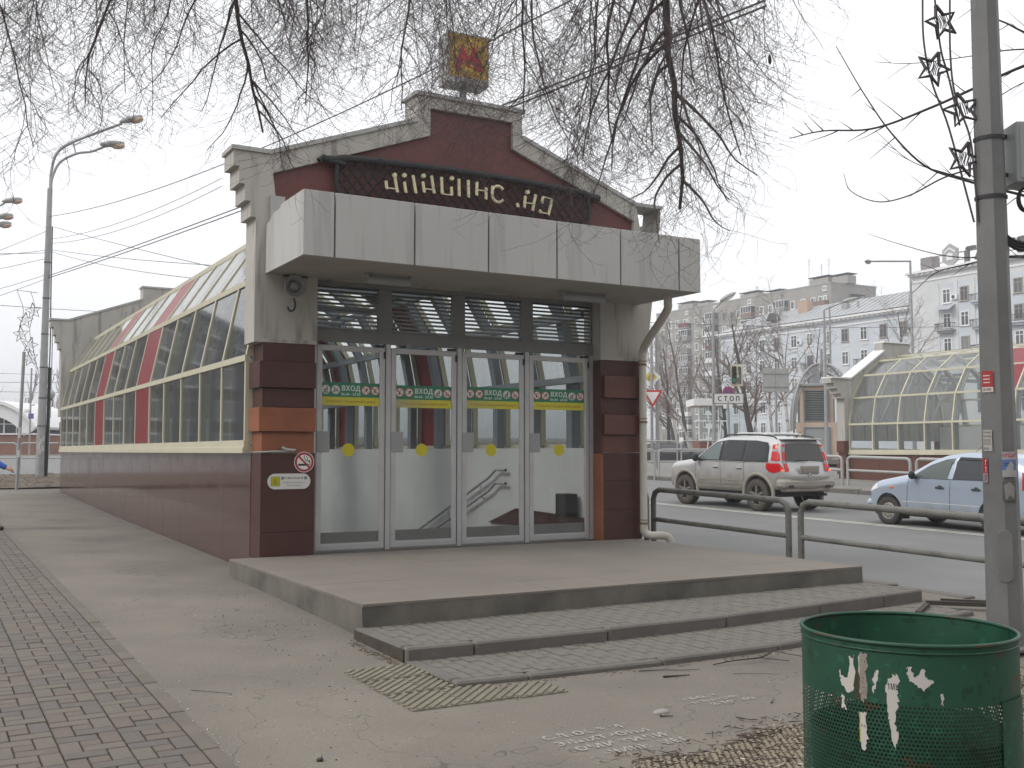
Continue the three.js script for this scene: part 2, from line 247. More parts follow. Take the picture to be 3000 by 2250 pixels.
{ // kerb stones: near kerb runs along x 6.05..6.25, far kerb along x 22.2..22.4
  const near = [], far = [];
  for (let z = -60; z < 12; z += 1) near.push(CBB(6.05, 6.25, gR(z + 0.5) - 0.2, Math.max(gS(6, z + 0.5), gR(z + 0.5) + 0.05) + 0.004, z + 0.006, z + 0.994, 0.012));
  const fk = struct('far_kerb', [BB(22.21, 22.39, -3, -2.9, -40, 10)], M.kerb, 'row of grey kerb stones along the far side of the road');
  for (let z = -50; z < 14; z += 1.5) { const m = obj('kerb_stone', CBB(22.2, 22.4, gR(z + 0.75) - 0.2, gR(z + 0.75) + 0.15, z + 0.008, z + 1.492, 0.015), M.kerb, fk); }
  struct('kerb', near, M.kerb, 'grey kerb stones along the near edge of the road');
  struct('far_sidewalk', sheet(range(22.4, 40, 2.2), range(-120, 30, 3), (x, z) => gR(z) + 0.13), M.walk, 'pale dusty pavement on the far side of the road');
  struct('far_verge', sheet(range(40, 110, 7), range(-160, 30, 6), (x, z) => gR(z) + 0.14 + 0.2 * fbm(x / 90, (z + 200) / 300, 12, 2, 9)), M.earth, 'brown strip of bare ground under the far trees');
  const pts = []; for (let i = 0; i <= 60; i++) { const z = 40 - i * 3; pts.push([13.62 + (z > -60 ? 0.05 * (z + 5) * 0.75 + 0.0009 * (z + 5) * (z + 5) * 0.5 : -1.2), z]); }
  const strip = (off, w, y) => { const q = []; for (let i = 0; i + 1 < pts.length; i++) { const [a, za] = pts[i], [b, zb] = pts[i + 1]; q.push(quadG([a + off, gR(za) + y, za], [a + off + w, gR(za) + y, za], [b + off + w, gR(zb) + y, zb], [b + off, gR(zb) + y, zb])); } return q.map((g) => { g.userData.uv = false; return g; }); };
  struct('road_marking', [strip(-0.16, 0.1, 0.006), strip(0.06, 0.1, 0.006)], surf([0.62, 0.6, 0.54], { size: 128, scale: 0.9, f: 5, amp: 0.3, grain: 0.2, bump: 0, seed: 63 }), 'worn double white line along the middle of the road');
  struct('edge_marking', sheet([-40, -2, 6], [-31.6, -31.35], (x, z) => gR(z) + 0.02), M.white, 'thin white line along the edge of the crossing road');
}
// brick paving on the left, pinwheel pattern of whole and half bricks
{
  const path = struct('path', BB(-5.4, -2.13, -0.9, -0.5, -20, 14), M.joint, 'brick paved footpath with pinwheel pattern along the left side');
  path.geometry = merge([sheet([-5.4, -4.4, -3.4, -2.13], range(-20, 14, 0.5), (x, z) => gS(x, z) - 0.011)]);
  const u = 0.10889, kinds = [[u, 2 * u], [2 * u, u], [u, u]].map(([w, d]) => [0, 1, 2].map((v) => shared(CB(w - 0.009, 0.05, d - 0.009, 0.004, 0, -0.025, 0).applyMatrix4(new THREE.Matrix4().makeRotationZ((v - 1) * 0.006)))));
  const mats = [M.paverGrey, M.paverGrey2, M.paverRed], rnd = rngOf(5), all = [];
  for (let b = 0; b < 9; b++) for (let r = 0; r < 88; r++) {
    const x = -2.22 - 3 * u * (b + 1), z = 8.9 - 3 * u * (r + 1) + (b % 2) * 0.05;
    for (const [k, px, pz] of [[1, 1, 0.5], [0, 2.5, 1], [0, 0.5, 2], [2, 1.5, 1.5], [1, 2, 2.5]]) {
      const X = x + px * u, Z = z + pz * u, red = k === 2 ? rnd() < 0.75 : rnd() < 0.12;
      all.push({ k, X, Z, m: red ? 2 : rnd() < 0.5 ? 0 : 1, v: (rnd() * 3) | 0, dy: (rnd() - 0.5) * 0.005, a: (rnd() - 0.5) * 0.03, d: Math.hypot(X + 3.6, Z - 12.34) + (X < -2.5 - (9 - Z) * 0.06 && Z < 6 ? 4 : 0) + (Z > 7.4 ? 9 : 0) });
    }
  }
  all.sort((a, b) => a.d - b.d);
  const rest = [[], [], []];
  all.forEach((p, i) => {
    const y = gS(p.X, p.Z) + p.dy;
    if (i < 300) { const m = obj('paver', kinds[p.k][p.v], mats[p.m], path); m.position.set(p.X, y, p.Z); m.rotation.set(0.022, p.a, 0); }
    else rest[p.m].push(kinds[p.k][p.v].clone().applyMatrix4(new THREE.Matrix4().makeRotationFromEuler(new THREE.Euler(0.018, p.a, 0)).setPosition(p.X, y, p.Z)));
  });
  rest.forEach((g, i) => { const m = obj('far_pavers', g, mats[i], path); m.userData.kind = 'stuff'; });
  for (let z = -18; z < 9.4; z += 0.82) { const m = obj('edging_stone', CBB(-2.216, -2.126, -0.08, 0.006, z + 0.005, z + 0.815, 0.005), M.paverGrey, path); m.position.y = gS(-2.2, z + 0.4) + (rnd() - 0.5) * 0.004; m.rotation.x = 0.018; m.position.y -= 0; m.geometry.translate(0, 0, -(z + 0.41)); m.position.z = z + 0.41; }
}
// the platform in front of the doors
{
  const t = thing('entrance_platform', 'raised concrete platform with worn paving slabs in front of the glass doors', 'platform', [0, 0, 0]);
  const x0 = -0.353, x1 = 5.457, z1 = 4.178;
  const body = new THREE.BoxGeometry(x1 - x0, 0.5, z1 + 0.0, 60, 5, 44).translate((x0 + x1) / 2, -0.276, z1 / 2), p = body.attributes.position;
  for (let i = 0; i < p.count; i++) { const x = p.getX(i), y = p.getY(i), z = p.getZ(i), e = -y * 0.09 + 0.02 * (fbm(x / 16 + 0.5, (y + z) / 16 + 0.5, 50, 3, 4) - 0.5); if (x < x0 + 0.01) p.setX(i, x + e * 0.5 - 0.005); if (z > z1 - 0.01) p.setZ(i, z - 0.006 + 0.5 * e); }
  body.computeVertexNormals();
  obj('base_slab', body, M.platSide, t);
  const nx = 7, nz = 6, w = (x1 - x0) / nx, d = z1 / nz, r = rngOf(9);
  for (let i = 0; i < nx; i++) for (let j = 0; j < nz; j++) { const o = (j % 2) * 0.24 * w; const a = x0 + i * w + (i ? o : 0), b = Math.min(x1, x0 + (i + 1) * w + (i === nx - 1 ? 0 : o)); const g = r() < 0.3 ? 0.01 : 0.0018; obj('paving_slab', CBB(a + (i ? g : 0), b - (i === nx - 1 ? 0 : g * 0.5), -0.026, -0.001 + (r() - 0.5) * 0.002, j * d + g, (j + 1) * d - (j === nz - 1 ? 0 : g * 0.5), 0.0022), M.platTop, t); }
}
// two paved steps with kerb stones
function stepThing(name, label, y, pts, zBack, stones) {
  const t = thing(name, label, 'step', [0, 0, 0]), front = (x) => { for (let i = 0; i + 1 < pts.length; i++) if (x <= pts[i + 1][0]) return lerp(pts[i][1], pts[i + 1][1], clamp((x - pts[i][0]) / (pts[i + 1][0] - pts[i][0]))); return pts[pts.length - 1][1]; };
  const xa = pts[0][0], xb = pts[pts.length - 1][0], yy = (x) => y + 0.015 * clamp(x / 5);
  const bed = []; for (let i = 0; i < 24; i++) { const a = lerp(xa, xb, i / 24) + 0.02, b = lerp(xa, xb, (i + 1) / 24) - 0.02; bed.push(BB(a - 0.025, b + 0.025, -0.6, yy((a + b) / 2) - 0.014, zBack, Math.min(front(a), front(b)) - 0.05)); }
  obj('bed', bed, M.joint, t);
  const r = rngOf(31), kw = 0.1;
  const stoneX = [xa]; let sx = xa + 0.55; while (sx < xb - 0.3) { stoneX.push(sx); sx += stones * (0.85 + 0.3 * r()); } stoneX.push(xb);
  for (let i = 0; i + 1 < stoneX.length; i++) {
    const a = stoneX[i], b = stoneX[i + 1], za = front(a), zb = front(b), L = Math.hypot(b - a, zb - za), an = -Math.atan2(zb - za, b - a);
    const m = obj('kerb_stone', CB(L - 0.012, 0.3, kw, 0.014, 0, -0.15, -kw / 2), M.kerb, t); m.position.set((a + b) / 2, yy((a + b) / 2) + 0.004 + (r() - 0.5) * 0.008, (za + zb) / 2); m.rotation.y = an;
  }
  { const m = obj('kerb_stone', CB(kw, 0.3, pts[0][1] - zBack - kw - 0.02, 0.014, kw / 2, -0.15, 0), M.kerb, t); m.position.set(xa, yy(xa) + 0.004, (zBack + pts[0][1] - kw) / 2); }
  const w = 0.1, d = 0.2, gs = [0, 1].map((k) => shared(CB(w - 0.011, 0.05, d - 0.005, 0.003, 0, -0.025, 0))), rest = []; let n = 0;
  for (let z = pts[0][1] - 0.01 + d; z > zBack - 0.2; z -= d) for (let i = 0; xa + kw + (i + 1) * w <= xb; i++) {
    const X = xa + kw + (i + 0.5) * w, off = (i % 2) * 0.1, zf = z - off + (front(X) - pts[0][1]) - kw, zc = zf - d / 2; let a = zc - d / 2, b = zc + d / 2;
    if (b > front(X) - kw) b = front(X) - kw; if (a < zBack) a = zBack; if (b - a < 0.012) continue;
    const sc = (b - a - 0.002) / d;
    if (n++ < 300) { const m = obj('paver', gs[i % 2], M.stepPaver, t); m.scale.z = sc; m.position.set(X, yy(X) + (r() - 0.5) * 0.005, (a + b) / 2); m.rotation.z = (r() - 0.5) * 0.02; } else rest.push(gs[0].clone().scale(1, 1, sc).translate(X, yy(X), (a + b) / 2));
  }
  if (rest.length) obj('far_pavers', rest, M.stepPaver, t).userData.kind = 'stuff';
  return t;
}
stepThing('paved_step', 'upper paved step with grey kerb stones directly below the concrete platform', -0.19, [[-0.42, 5.2], [0.68, 5.26], [2.86, 5.23], [4.04, 5.1], [5.5, 4.93]], 4.17, 1.15);
stepThing('paved_step', 'lower paved step with low kerb, lowest level beside the ribbed tiles', -0.283, [[-0.42, 6.0], [1, 6.1], [2.7, 6.08], [4, 5.95], [5.25, 5.72]], 5.16, 1.05);
{ // ribbed tactile tiles set in the asphalt
  const t = thing('tactile_paving', 'patch of yellowish tactile tiles with diagonal ribs at the step corner', 'tactile paving', [0, 0, 0]);
  for (const [a, b, c, d] of [[-0.92, -0.63, 5.2, 5.6], [-0.63, -0.36, 5.2, 5.6], [-0.92, -0.63, 5.6, 6.0], [-0.63, -0.36, 5.6, 6.0], [-0.92, -0.55, 6.0, 6.42], [-0.55, -0.18, 6.0, 6.42], [-0.18, 0.19, 6.1, 6.44]]) {
    const y = (x, z) => gS(x, z) + 0.004, g = [];
    const slab = BB(a + 0.003, b - 0.003, -0.05, 0, c + 0.003, d - 0.003); g.push(slab);
    for (let s = -2; s < 22; s++) { // ribs along the (1, -1) diagonal, clipped to the tile
      const k = Math.floor((a + c) / 0.078) * 0.078 + s * 0.078, lo = Math.max(a + 0.006, k - d + 0.006), hi = Math.min(b - 0.006, k - c - 0.006);
      if (hi - lo < 0.02) continue; const w = 0.021;
      const p = [[lo, k - lo], [hi, k - hi]];
      g.push(B(Math.hypot(hi - lo, hi - lo), 0.01, w * 1.5, (lo + hi) / 2, 0.004, k - (lo + hi) / 2, Math.PI / 4));
    }
    const m = obj('tactile_tile', g, M.tactile, t); m.position.y = y((a + b) / 2, (c + d) / 2); m.rotation.x = 0; 
  }
}
{ // faded stencilled writing on the asphalt
  const mk = (label, cx, cz, w, h, lines, turn) => {
    const g = plate(w, h, 0); g.rotateX(-Math.PI / 2);
    const m = obj('stencil_writing', [g], decalMat(512, 256, [0.4, 0.38, 0.35], (c, W, H) => {
      c.fillStyle = '#000'; c.fillRect(0, 0, W, H); c.fillStyle = '#fff'; c.textBaseline = 'middle'; const hh = H / lines.length;
      lines.forEach(([tx, x0, x1], i) => { c.save(); c.font = 'bold ' + Math.round(hh * 0.82) + 'px sans-serif'; const tw = c.measureText(tx).width; c.translate(x0 * W, (i + 0.5) * hh); c.scale(((x1 - x0) * W) / tw, 1); c.fillText(tx, 0, 0); c.restore(); });
      const id = c.getImageData(0, 0, W, H), r = rngOf(77); for (let y = 0; y < H; y++) for (let x = 0; x < W; x++) { const k = (y * W + x) * 4, wear = sstep(0.3, 0.55, fbm(x / 256, y / 256, 9, 3, 8)) * (0.75 + 0.2 * r()); for (let q = 0; q < 3; q++) id.data[k + q] *= wear * 0.85; } c.putImageData(id, 0, 0);
    }));
    m.position.set(cx, gS(cx, cz) + 0.005, cz); m.rotation.y = turn; m.rotation.x = 0.022; tag(m, label, 'ground writing');
  };
  mk('large faded white stencil lettering on the asphalt before the steps', -0.2, 7.45, 0.78, 0.5, [['СОЛЮОЕ И', 0, 0.8], ['ЭЛИХТРОНИ', 0.1, 0.92], ['ОМИ·ТИЛИ', 0.16, 0.95], ['ЗО-НИННОМЕТ', 0.14, 1]], 0.02);
  mk('small white stencil reading РАБОТА and 22-101-60 on the asphalt', 0.91, 7.04, 0.52, 0.26, [['РАБОТА', 0, 0.72], ['от 19 лет 2000', 0.14, 0.86], ['22-101-60', 0.2, 1]], 0.02);
}
M.plinth = Object.assign(new THREE.MeshPhysicalMaterial({ map: M.plinth.map, roughnessMap: M.plinth.roughnessMap, roughness: 1, clearcoat: 0.4, clearcoatRoughness: 0.05 }), {});
// ------------------------------------------------------------------ the metro pavilion
const W = 5.6, FULL = 4.845;
const half = [[-0.06, 1.306], [-0.06, 2.397], [0.155, 3.449], [0.757, 4.371], [1.7, 5.0], [2.8, 5.24]];
const vault = [...half, ...half.slice(0, 5).reverse().map(([x, y]) => [W - x, y])];
// gable outlines: left to right top edge with corbelled shoulders
const corbL = (sh, k) => [[-0.1, sh - 0.79], [-0.17, sh - 0.79], [-0.17, sh - 0.6], [-0.24, sh - 0.6], [-0.24, sh - 0.4], [-0.31, sh - 0.4], [-0.31, sh - 0.19], [-0.38, sh - 0.19], [-0.38, sh]];
function gableTop(sh, tb, th) { return [[0.06, sh], [2.02, tb], [2.02, th], [3.6, th], [3.6, tb], [W - 0.06, sh]]; }
function gable(t, z0, z1, sh, tb, th, bottom, opening, holes) {
  const L = corbL(sh), R = L.map(([x, y]) => [W - x, y]).reverse(), top = gableTop(sh, tb, th);
  const lo = opening ? [[-0.1, 2.555], [0.68, 2.555], [0.68, 3.392], [4.89, 3.392], [4.89, 2.555], [W + 0.1, 2.555]] : [[-0.1, bottom], [W + 0.1, bottom]];
  obj('wall', EX([...lo, ...R, ...top.slice().reverse(), ...L.slice().reverse()], z0, z1, holes || []), M.render, t);
  const path = [[-0.38, sh], ...top, [W + 0.38, sh]], zm = (z0 + z1) / 2, d = z1 - z0 + 0.06, caps = [];
  for (let i = 0; i + 1 < path.length; i++) {
    const [ax, ay] = path[i], [bx, by] = path[i + 1], vert = Math.abs(bx - ax) < 1e-6;
    if (vert) continue;
    const L2 = Math.hypot(bx - ax, by - ay), an = Math.atan2(by - ay, bx - ax), ext = i === 0 || i === path.length - 2 ? 0.03 : an === 0 ? 0.035 : 0.0;
    const g = new THREE.BoxGeometry(L2 + ext * 2 - (i === 1 || i === path.length - 3 ? 0.012 : 0), 0.05, d - i * 0.003); g.rotateZ(an); caps.push(g.translate((ax + bx) / 2, (ay + by) / 2 + 0.026, zm));
  }
  for (const g of caps) obj('coping', g, M.coping, t);
}
function stoneBlocks(t, mirror, mats) {
  const rows = [[2.33, 2.554, 0], [2.012, 2.327, 0.05], [1.776, 2.009, 0], [1.487, 1.773, 0.05], [1.231, 1.484, 0]];
  rows.forEach(([a, b, pr], i) => {
    const x0 = mirror ? 4.93 : 0.01 - pr, x1 = mirror ? W - 0.01 + pr : 0.66;
    obj('stone_block', CBB(x0, x1, a, b, -0.40, -0.005 + pr, 0.004), mats[i], t);
  });
  const x0 = mirror ? 4.93 : 0.004, x1 = mirror ? W : 0.675;
  for (const [a, b, m] of mirror ? [[0.83, 1.228, M.darkStone], [0.42, 0.827, M.darkStone], [-0.01, 0.417, M.darkStone]] : [[0.29, 1.228, M.darkStone], [-0.01, 0.287, M.darkStone]]) obj('stone_slab', CBB(x0, x1, a, b, -0.4, 0, 0.003), m, t);
  if (mirror) { obj('stone_slab', BB(4.893, 4.929, 1.22, 2.55, -0.4, -0.006), M.darkStone, t); obj('stone_slab', BB(4.891, 4.929, -0.01, 1.217, -0.4, -0.004), M.orangeStone, t); }
}
const colZ = [-0.42, -1.59, -2.8, -4.0, -5.25, -6.44, -7.71, -8.91, -10.14, -11.35, -12.57, -13.84, -15.02, -16.28, -17.51, -18.78];
function glazing(t, zs, redCols, glassMat, withRibs) {
  const n = vault.length - 1, zA = zs[0], zB = zs[zs.length - 1];
  const shapes = {};
  for (let r = 0; r < n; r++) {
    const [ax, ay] = vault[r], [bx, by] = vault[r + 1], L = Math.hypot(bx - ax, by - ay), ang = Math.atan2(by - ay, bx - ax), cx = (ax + bx) / 2, cy = (ay + by) / 2;
    for (let c = 0; c + 1 < zs.length; c++) {
      const w = Math.abs(zs[c] - zs[c + 1]), red = redCols.includes(c + 1);
      const g = red ? new THREE.BoxGeometry(L - 0.05, 0.02, w - 0.05) : (() => { const q = new THREE.PlaneGeometry(L - 0.05, w - 0.05); q.rotateX(-Math.PI / 2); return q; })();
      g.rotateZ(ang); g.translate(cx, cy, (zs[c] + zs[c + 1]) / 2);
      obj(red ? 'panel' : 'pane', g, red ? M.redPanel : r > 1 && r < n - 2 ? M.farGlass : glassMat, t);
    }
  }
  // cream transoms along the length and glazing bars over the vault
  const tr = 0.036;
  for (let r = 0; r <= n; r++) { const [x, y] = vault[r]; obj('transom', [B(0.055, r === 0 ? 0.12 : 0.075, zA - zB, x, y + (r === 0 ? 0.02 : r === n ? 0.02 : 0), (zA + zB) / 2)], M.cream, t); }
  for (let c = 0; c < zs.length; c++) {
    const g = [];
    for (let r = 0; r < n; r++) { const [ax, ay] = vault[r], [bx, by] = vault[r + 1], L = Math.hypot(bx - ax, by - ay), an = Math.atan2(by - ay, bx - ax); const q = new THREE.BoxGeometry(L - 0.055, 0.1, 0.05); q.translate(0, -0.033, 0); q.rotateZ(an); g.push(q.translate((ax + bx) / 2, (ay + by) / 2, clamp(zs[c], zB + 0.03, zA - 0.03))); }
    obj('glazing_bar', g, M.cream, t);
    if (withRibs && c > 0 && c < zs.length - 1 || (withRibs && c === 0)) {
      const rb = []; const sc = (x, y) => [2.8 + (x - 2.8) * 0.925, y - 0.12 * clamp((y - 1.2) / 2)];
      for (let r = 0; r < n; r++) { const [ax, ay] = sc(...vault[r]), [bx, by] = sc(...vault[r + 1]), L = Math.hypot(bx - ax, by - ay), an = Math.atan2(by - ay, bx - ax); const q = new THREE.BoxGeometry(L + 0.06, 0.14, 0.16); q.rotateZ(an); rb.push(q.translate((ax + bx) / 2, (ay + by) / 2, clamp(zs[c], zB + 0.1, zA - 0.25))); }
      if (c % 2 === 0) rb.push(BB(0.9, 4.7, 4.05, 4.17, clamp(zs[c], -99, zA - 0.3) - 0.05, clamp(zs[c], -99, zA - 0.3) + 0.05));
      obj('steel_rib', rb, M.steel, t);
    }
  }
}
{
  const t = thing('metro_pavilion', 'white gabled metro entrance pavilion with red gable, glass doors and long glazed vault', 'pavilion', [0, 0, 0]);
  const inset = [[0.18, 4.0], [5.42, 4.0], [5.5, 4.62], [3.45, 5.4], [3.45, 5.77], [2.2, 5.77], [2.2, 5.4], [0.1, 4.62]];
  gable(t, -0.42, 0, FULL, 5.56, 5.92, 0, true, [inset]);
  obj('gable_panel', EX([[0.15, 3.98], [5.45, 3.98], [5.53, 4.64], [3.47, 5.42], [3.47, 5.79], [2.18, 5.79], [2.18, 5.42], [0.07, 4.64]], -0.3, -0.055), M.redStone, t);
  gable(t, -19.22, -18.8, FULL, 5.56, 5.92, 2.2, false);
  for (const s of [0, 1]) { obj('stone_block', BB(s ? W - 0.6 : 0.01, s ? W - 0.01 : 0.6, 1.2, 2.195, -19.2, -18.81), M.brownStone, t); for (const y of [1.3, 1.75]) obj('stone_block', BB(s ? W - 0.5 : -0.05, s ? W + 0.05 : 0.5, y, y + 0.3, -19.24, -18.815), M.brownStone, t); }
  stoneBlocks(t, false, [M.darkStone, M.darkStone, M.darkStone, M.orangeStone, M.orangeStone]);
  stoneBlocks(t, true, [M.darkStone, M.brownStone, M.darkStone, M.brownStone, M.brownStone]);
  // polished granite plinth slabs along both sides
  const nz = 15, zA = -0.405, zB = -19.22;
  for (const side of [0, 1]) for (let i = 0; i < nz; i++) {
    const a = lerp(zA, zB, i / nz) - 0.002, b = lerp(zA, zB, (i + 1) / nz) + 0.002, r = rngOf(i * 7 + side);
    for (const [y0, y1] of [[-0.6, 0.4985], [0.4995, 1.226]]) { const q = (r() - 0.5) * 0.002; obj('granite_slab', CBB(side ? W - 0.14 : q, side ? W + q : 0.14, y0, y1, b, a, 0.0008), M.plinth, t); }
  }
  { const m = obj('granite_slab', BB(0, 0.14, -0.6, -0.012, -0.404, 0), M.plinth, t); }
  obj('back_plinth', BB(0.145, W - 0.145, -0.6, 2.2, -19.2, -18.83), M.plinth, t);
  for (const s of [0, 1]) { // metal sills
    const prof = [[0.02, 1.315], [-0.1, 1.30], [-0.1, 1.228], [0.02, 1.228]].map(([x, y]) => [s ? W - x : x, y]);
    obj('sill', EX(prof, -18.82, -0.43), M.cream, t);
  }
  glazing(t, colZ, [6, 10], M.glassDirty, true);
  // longitudinal steel
  for (const [x, y] of [[0.34, 2.35], [0.5, 3.3], [5.26, 2.35], [5.1, 3.3], [1.05, 4.12], [4.55, 4.12]]) obj('steel_beam', B(0.09, 0.1, 17.9, x, y, -9.7), M.steel, t);
  // interior: side walls, landing, flight of stairs going down, far wall
  for (const s of [0, 1]) obj('inner_wall', BB(s ? 5.34 : 0.145, s ? 5.455 : 0.26, -4.3, 1.3, -18.79, -0.43), M.innerWall, t);
  obj('inner_wall', BB(0.26, 5.34, -4.3, 2.2, -18.82, -18.7), M.innerWall, t);
  obj('landing', BB(0.262, 5.338, -0.2, 0.004, -2.6, -0.2), M.innerFloor, t);
  obj('landing', BB(0.262, 5.338, -4.4, -4.2, -18.69, -9.9), M.innerFloor, t);
  for (let i = 0; i < 24; i++) obj('stair_tread', BB(0.262, 5.338, -0.17 * (i + 1) - 0.25, -0.17 * (i + 1), -2.6 - 0.3 * (i + 1) - 0.02, -2.6 - 0.3 * i), M.innerFloor, t);
  for (const [x] of [[5.25], [0.35]]) {
    const hr = []; for (const dy of [0.95, 0.72]) hr.push(sweep([[x, dy - 0.02, -3.4], [x, dy - 0.02, -3.75], [x, dy - 0.16, -4.0], [x, dy - 0.16 - 0.375 * 6, -10], [x, dy - 2.44, -10.4]], 0.025, 8));
    for (const z of [-4.3, -5.6, -6.9, -8.2]) hr.push(sweep([[x, 0.56 - (-(z + 4)) * 0.375, z], [x + (x > 2 ? 0.08 : -0.08), 0.56 - (-(z + 4)) * 0.375 - 0.05, z]], 0.012, 5), sweep([[x, 0.79 - (-(z + 4)) * 0.375, z], [x, 0.56 - (-(z + 4)) * 0.375, z]], 0.01, 5));
    obj('handrail', hr, M.alu, t);
  }
  obj('stair_cheek', EX([[0, 0.005], [3.1, 0.005], [2.13, 0.29], [0, 0.24]], -0.02, 0.02).rotateY(Math.PI / 2).translate(5.31, 0, -1), M.darkStone, t); obj('waste_box', CBB(5.06, 5.29, 0.25, 0.6, -1.5, -1.22, 0.01), M.dark, t);
  // canopy box over the doors
  const cx0 = 0.021, cx1 = 5.552, seams = [cx0, 0.38, 1.345, 2.31, 3.275, 4.24, 5.19, cx1];
  for (let i = 0; i + 1 < seams.length; i++) obj('canopy_panel', CBB(seams[i] + (i ? 0.011 : 0), seams[i + 1] - (i < 6 ? 0.011 : 0), 3.382, 4.105, 1.37, 1.413, 0.003), M.canopy, t);
  obj('canopy_core', BB(cx0 + 0.03, cx1 - 0.03, 3.4, 4.02, 0.004, 1.372), M.soffit, t);
  obj('canopy_soffit', BB(cx0 + 0.006, cx1 - 0.006, 3.386, 3.399, 0.003, 1.369), M.soffit, t);
  const sideS = (x, q) => EX([[0.004, 3.382], [1.369, 3.382], [1.369, 4.105], [0.62, 4.105], [0.52, 4.06], [0.28, 4.06], [0.18, 4.0], [0.004, 3.97]], 0, 0.03).rotateY(-Math.PI / 2).translate(x, 0, 0);
  obj('canopy_panel', sideS(cx0 + 0.03), M.canopy, t); obj('canopy_panel', sideS(cx1), M.canopy, t);
  obj('canopy_flashing', [BB(cx0 + 0.04, 0.24, 4.03, 4.33, 0.005, 0.05), BB(cx0 + 0.035, cx1 - 0.035, 4.021, 4.026, 0.005, 1.36)], M.coping, t);
  // louvres above the doors
  const xs = [0.68, 1.665, 2.73, 3.795, 4.89], zD = -0.225;
  obj('head_beam', [BB(0.682, 4.888, 2.63, 2.775, zD - 0.06, zD + 0.04), BB(0.682, 4.888, 3.34, 3.39, zD - 0.05, zD + 0.03)], M.louvre, t);
  for (let i = 1; i < 4; i++) obj('louvre_post', BB(xs[i] - 0.075, xs[i] + 0.075, 2.776, 3.339, zD - 0.045, zD + 0.02), M.louvre, t);
  for (let i = 0; i < 4; i++) { const a = xs[i] + (i ? 0.075 : 0.004), b = xs[i + 1] - (i < 3 ? 0.075 : 0.004); for (let k = 0; k < 11; k++) { const g = new THREE.BoxGeometry(b - a - 0.006, 0.006, 0.05); g.rotateX(0.62); obj('louvre_slat', g.translate((a + b) / 2, 2.805 + k * 0.0515, zD - 0.01), M.louvre, t); } obj('louvre_frame', [BB(a, b, 2.776, 2.786, zD - 0.03, zD + 0.022), BB(a, a + 0.02, 2.787, 3.338, zD - 0.035, zD + 0.021), BB(b - 0.02, b, 2.787, 3.338, zD - 0.035, zD + 0.021)], M.louvre, t); }
  // door posts and doors
  const posts = [0.71, 1.71, 2.74, 3.785, 4.86];
  posts.forEach((x, i) => obj('door_post', [BB(x - (i === 0 ? 0.028 : 0.03), x + (i === 4 ? 0.028 : 0.03), 0.002, 2.628, zD - 0.06, zD + 0.035), BB(x + 0.031, x + 0.036, 0.01, 2.62, zD - 0.02, zD + 0.03)], M.alu, t));
  const green = '#2f7d5f', pictograms = (c, x, y, r, kind) => {
    c.fillStyle = '#d9d2cc'; c.beginPath(); c.arc(x, y, r, 0, 7); c.fill();
    c.strokeStyle = kind < 2 ? '#9fb3a8' : '#b5534c'; c.lineWidth = r * 0.16; c.beginPath(); c.arc(x, y, r * 0.92, 0, 7); c.stroke();
    c.fillStyle = c.strokeStyle = '#23262a'; c.lineWidth = r * 0.13; c.lineCap = 'round';
    const L = (...p) => { c.beginPath(); p.forEach(([a, b], i) => (i ? c.lineTo(x + a * r, y + b * r) : c.moveTo(x + a * r, y + b * r))); c.stroke(); }, D = (a, b, q) => { c.beginPath(); c.arc(x + a * r, y + b * r, q * r, 0, 7); c.fill(); };
    if (kind === 0) { D(0.22, -0.5, 0.13); c.fillRect(x + r * 0.1, y - r * 0.35, r * 0.26, r * 0.45); L([0.2, 0.1], [0.2, 0.5]); L([0.12, -0.2], [-0.2, -0.05]); c.strokeRect(x - r * 0.42, y - r * 0.05, r * 0.28, r * 0.45); L([-0.5, 0.58], [0.5, 0.58]); }
    if (kind === 1) { D(-0.25, -0.5, 0.13); L([-0.25, -0.3], [-0.3, 0.1], [-0.5, 0.5]); L([-0.28, 0.1], [-0.05, 0.5]); L([-0.22, -0.2], [0.1, 0], [0.5, -0.25]); c.fillRect(x + r * 0.1, y + r * 0.12, r * 0.42, r * 0.22); }
    if (kind === 2) { L([-0.45, 0.45], [0.05, 0]); c.fillRect(x + r * 0.02, y - r * 0.42, r * 0.42, r * 0.42); D(0, 0.12, 0.12); }
    if (kind === 3) { D(-0.1, 0.3, 0.2); L([-0.5, -0.25], [-0.2, -0.1], [-0.2, 0.4]); L([0, -0.3], [0.4, -0.4]); }
    if (kind === 4) { L([-0.4, -0.3], [-0.3, 0.4], [0.45, 0.4]); L([-0.2, 0], [0.35, 0.1]); D(-0.15, 0.45, 0.1); D(0.3, 0.45, 0.1); }
    if (kind > 1) { c.strokeStyle = '#b5534c'; c.lineWidth = r * 0.14; L([-0.62, -0.62], [0.62, 0.62]); }
  };
  const notices = [[[0, 1], [2, 3], 0.2, 'Осторожно! Придерживайте дверь!'], [[3, 2], [0, 4], 0.75, ''], [[3, 2], [0, 4], 0.45, ''], [[3, 2], [0, 4], 0, '']];
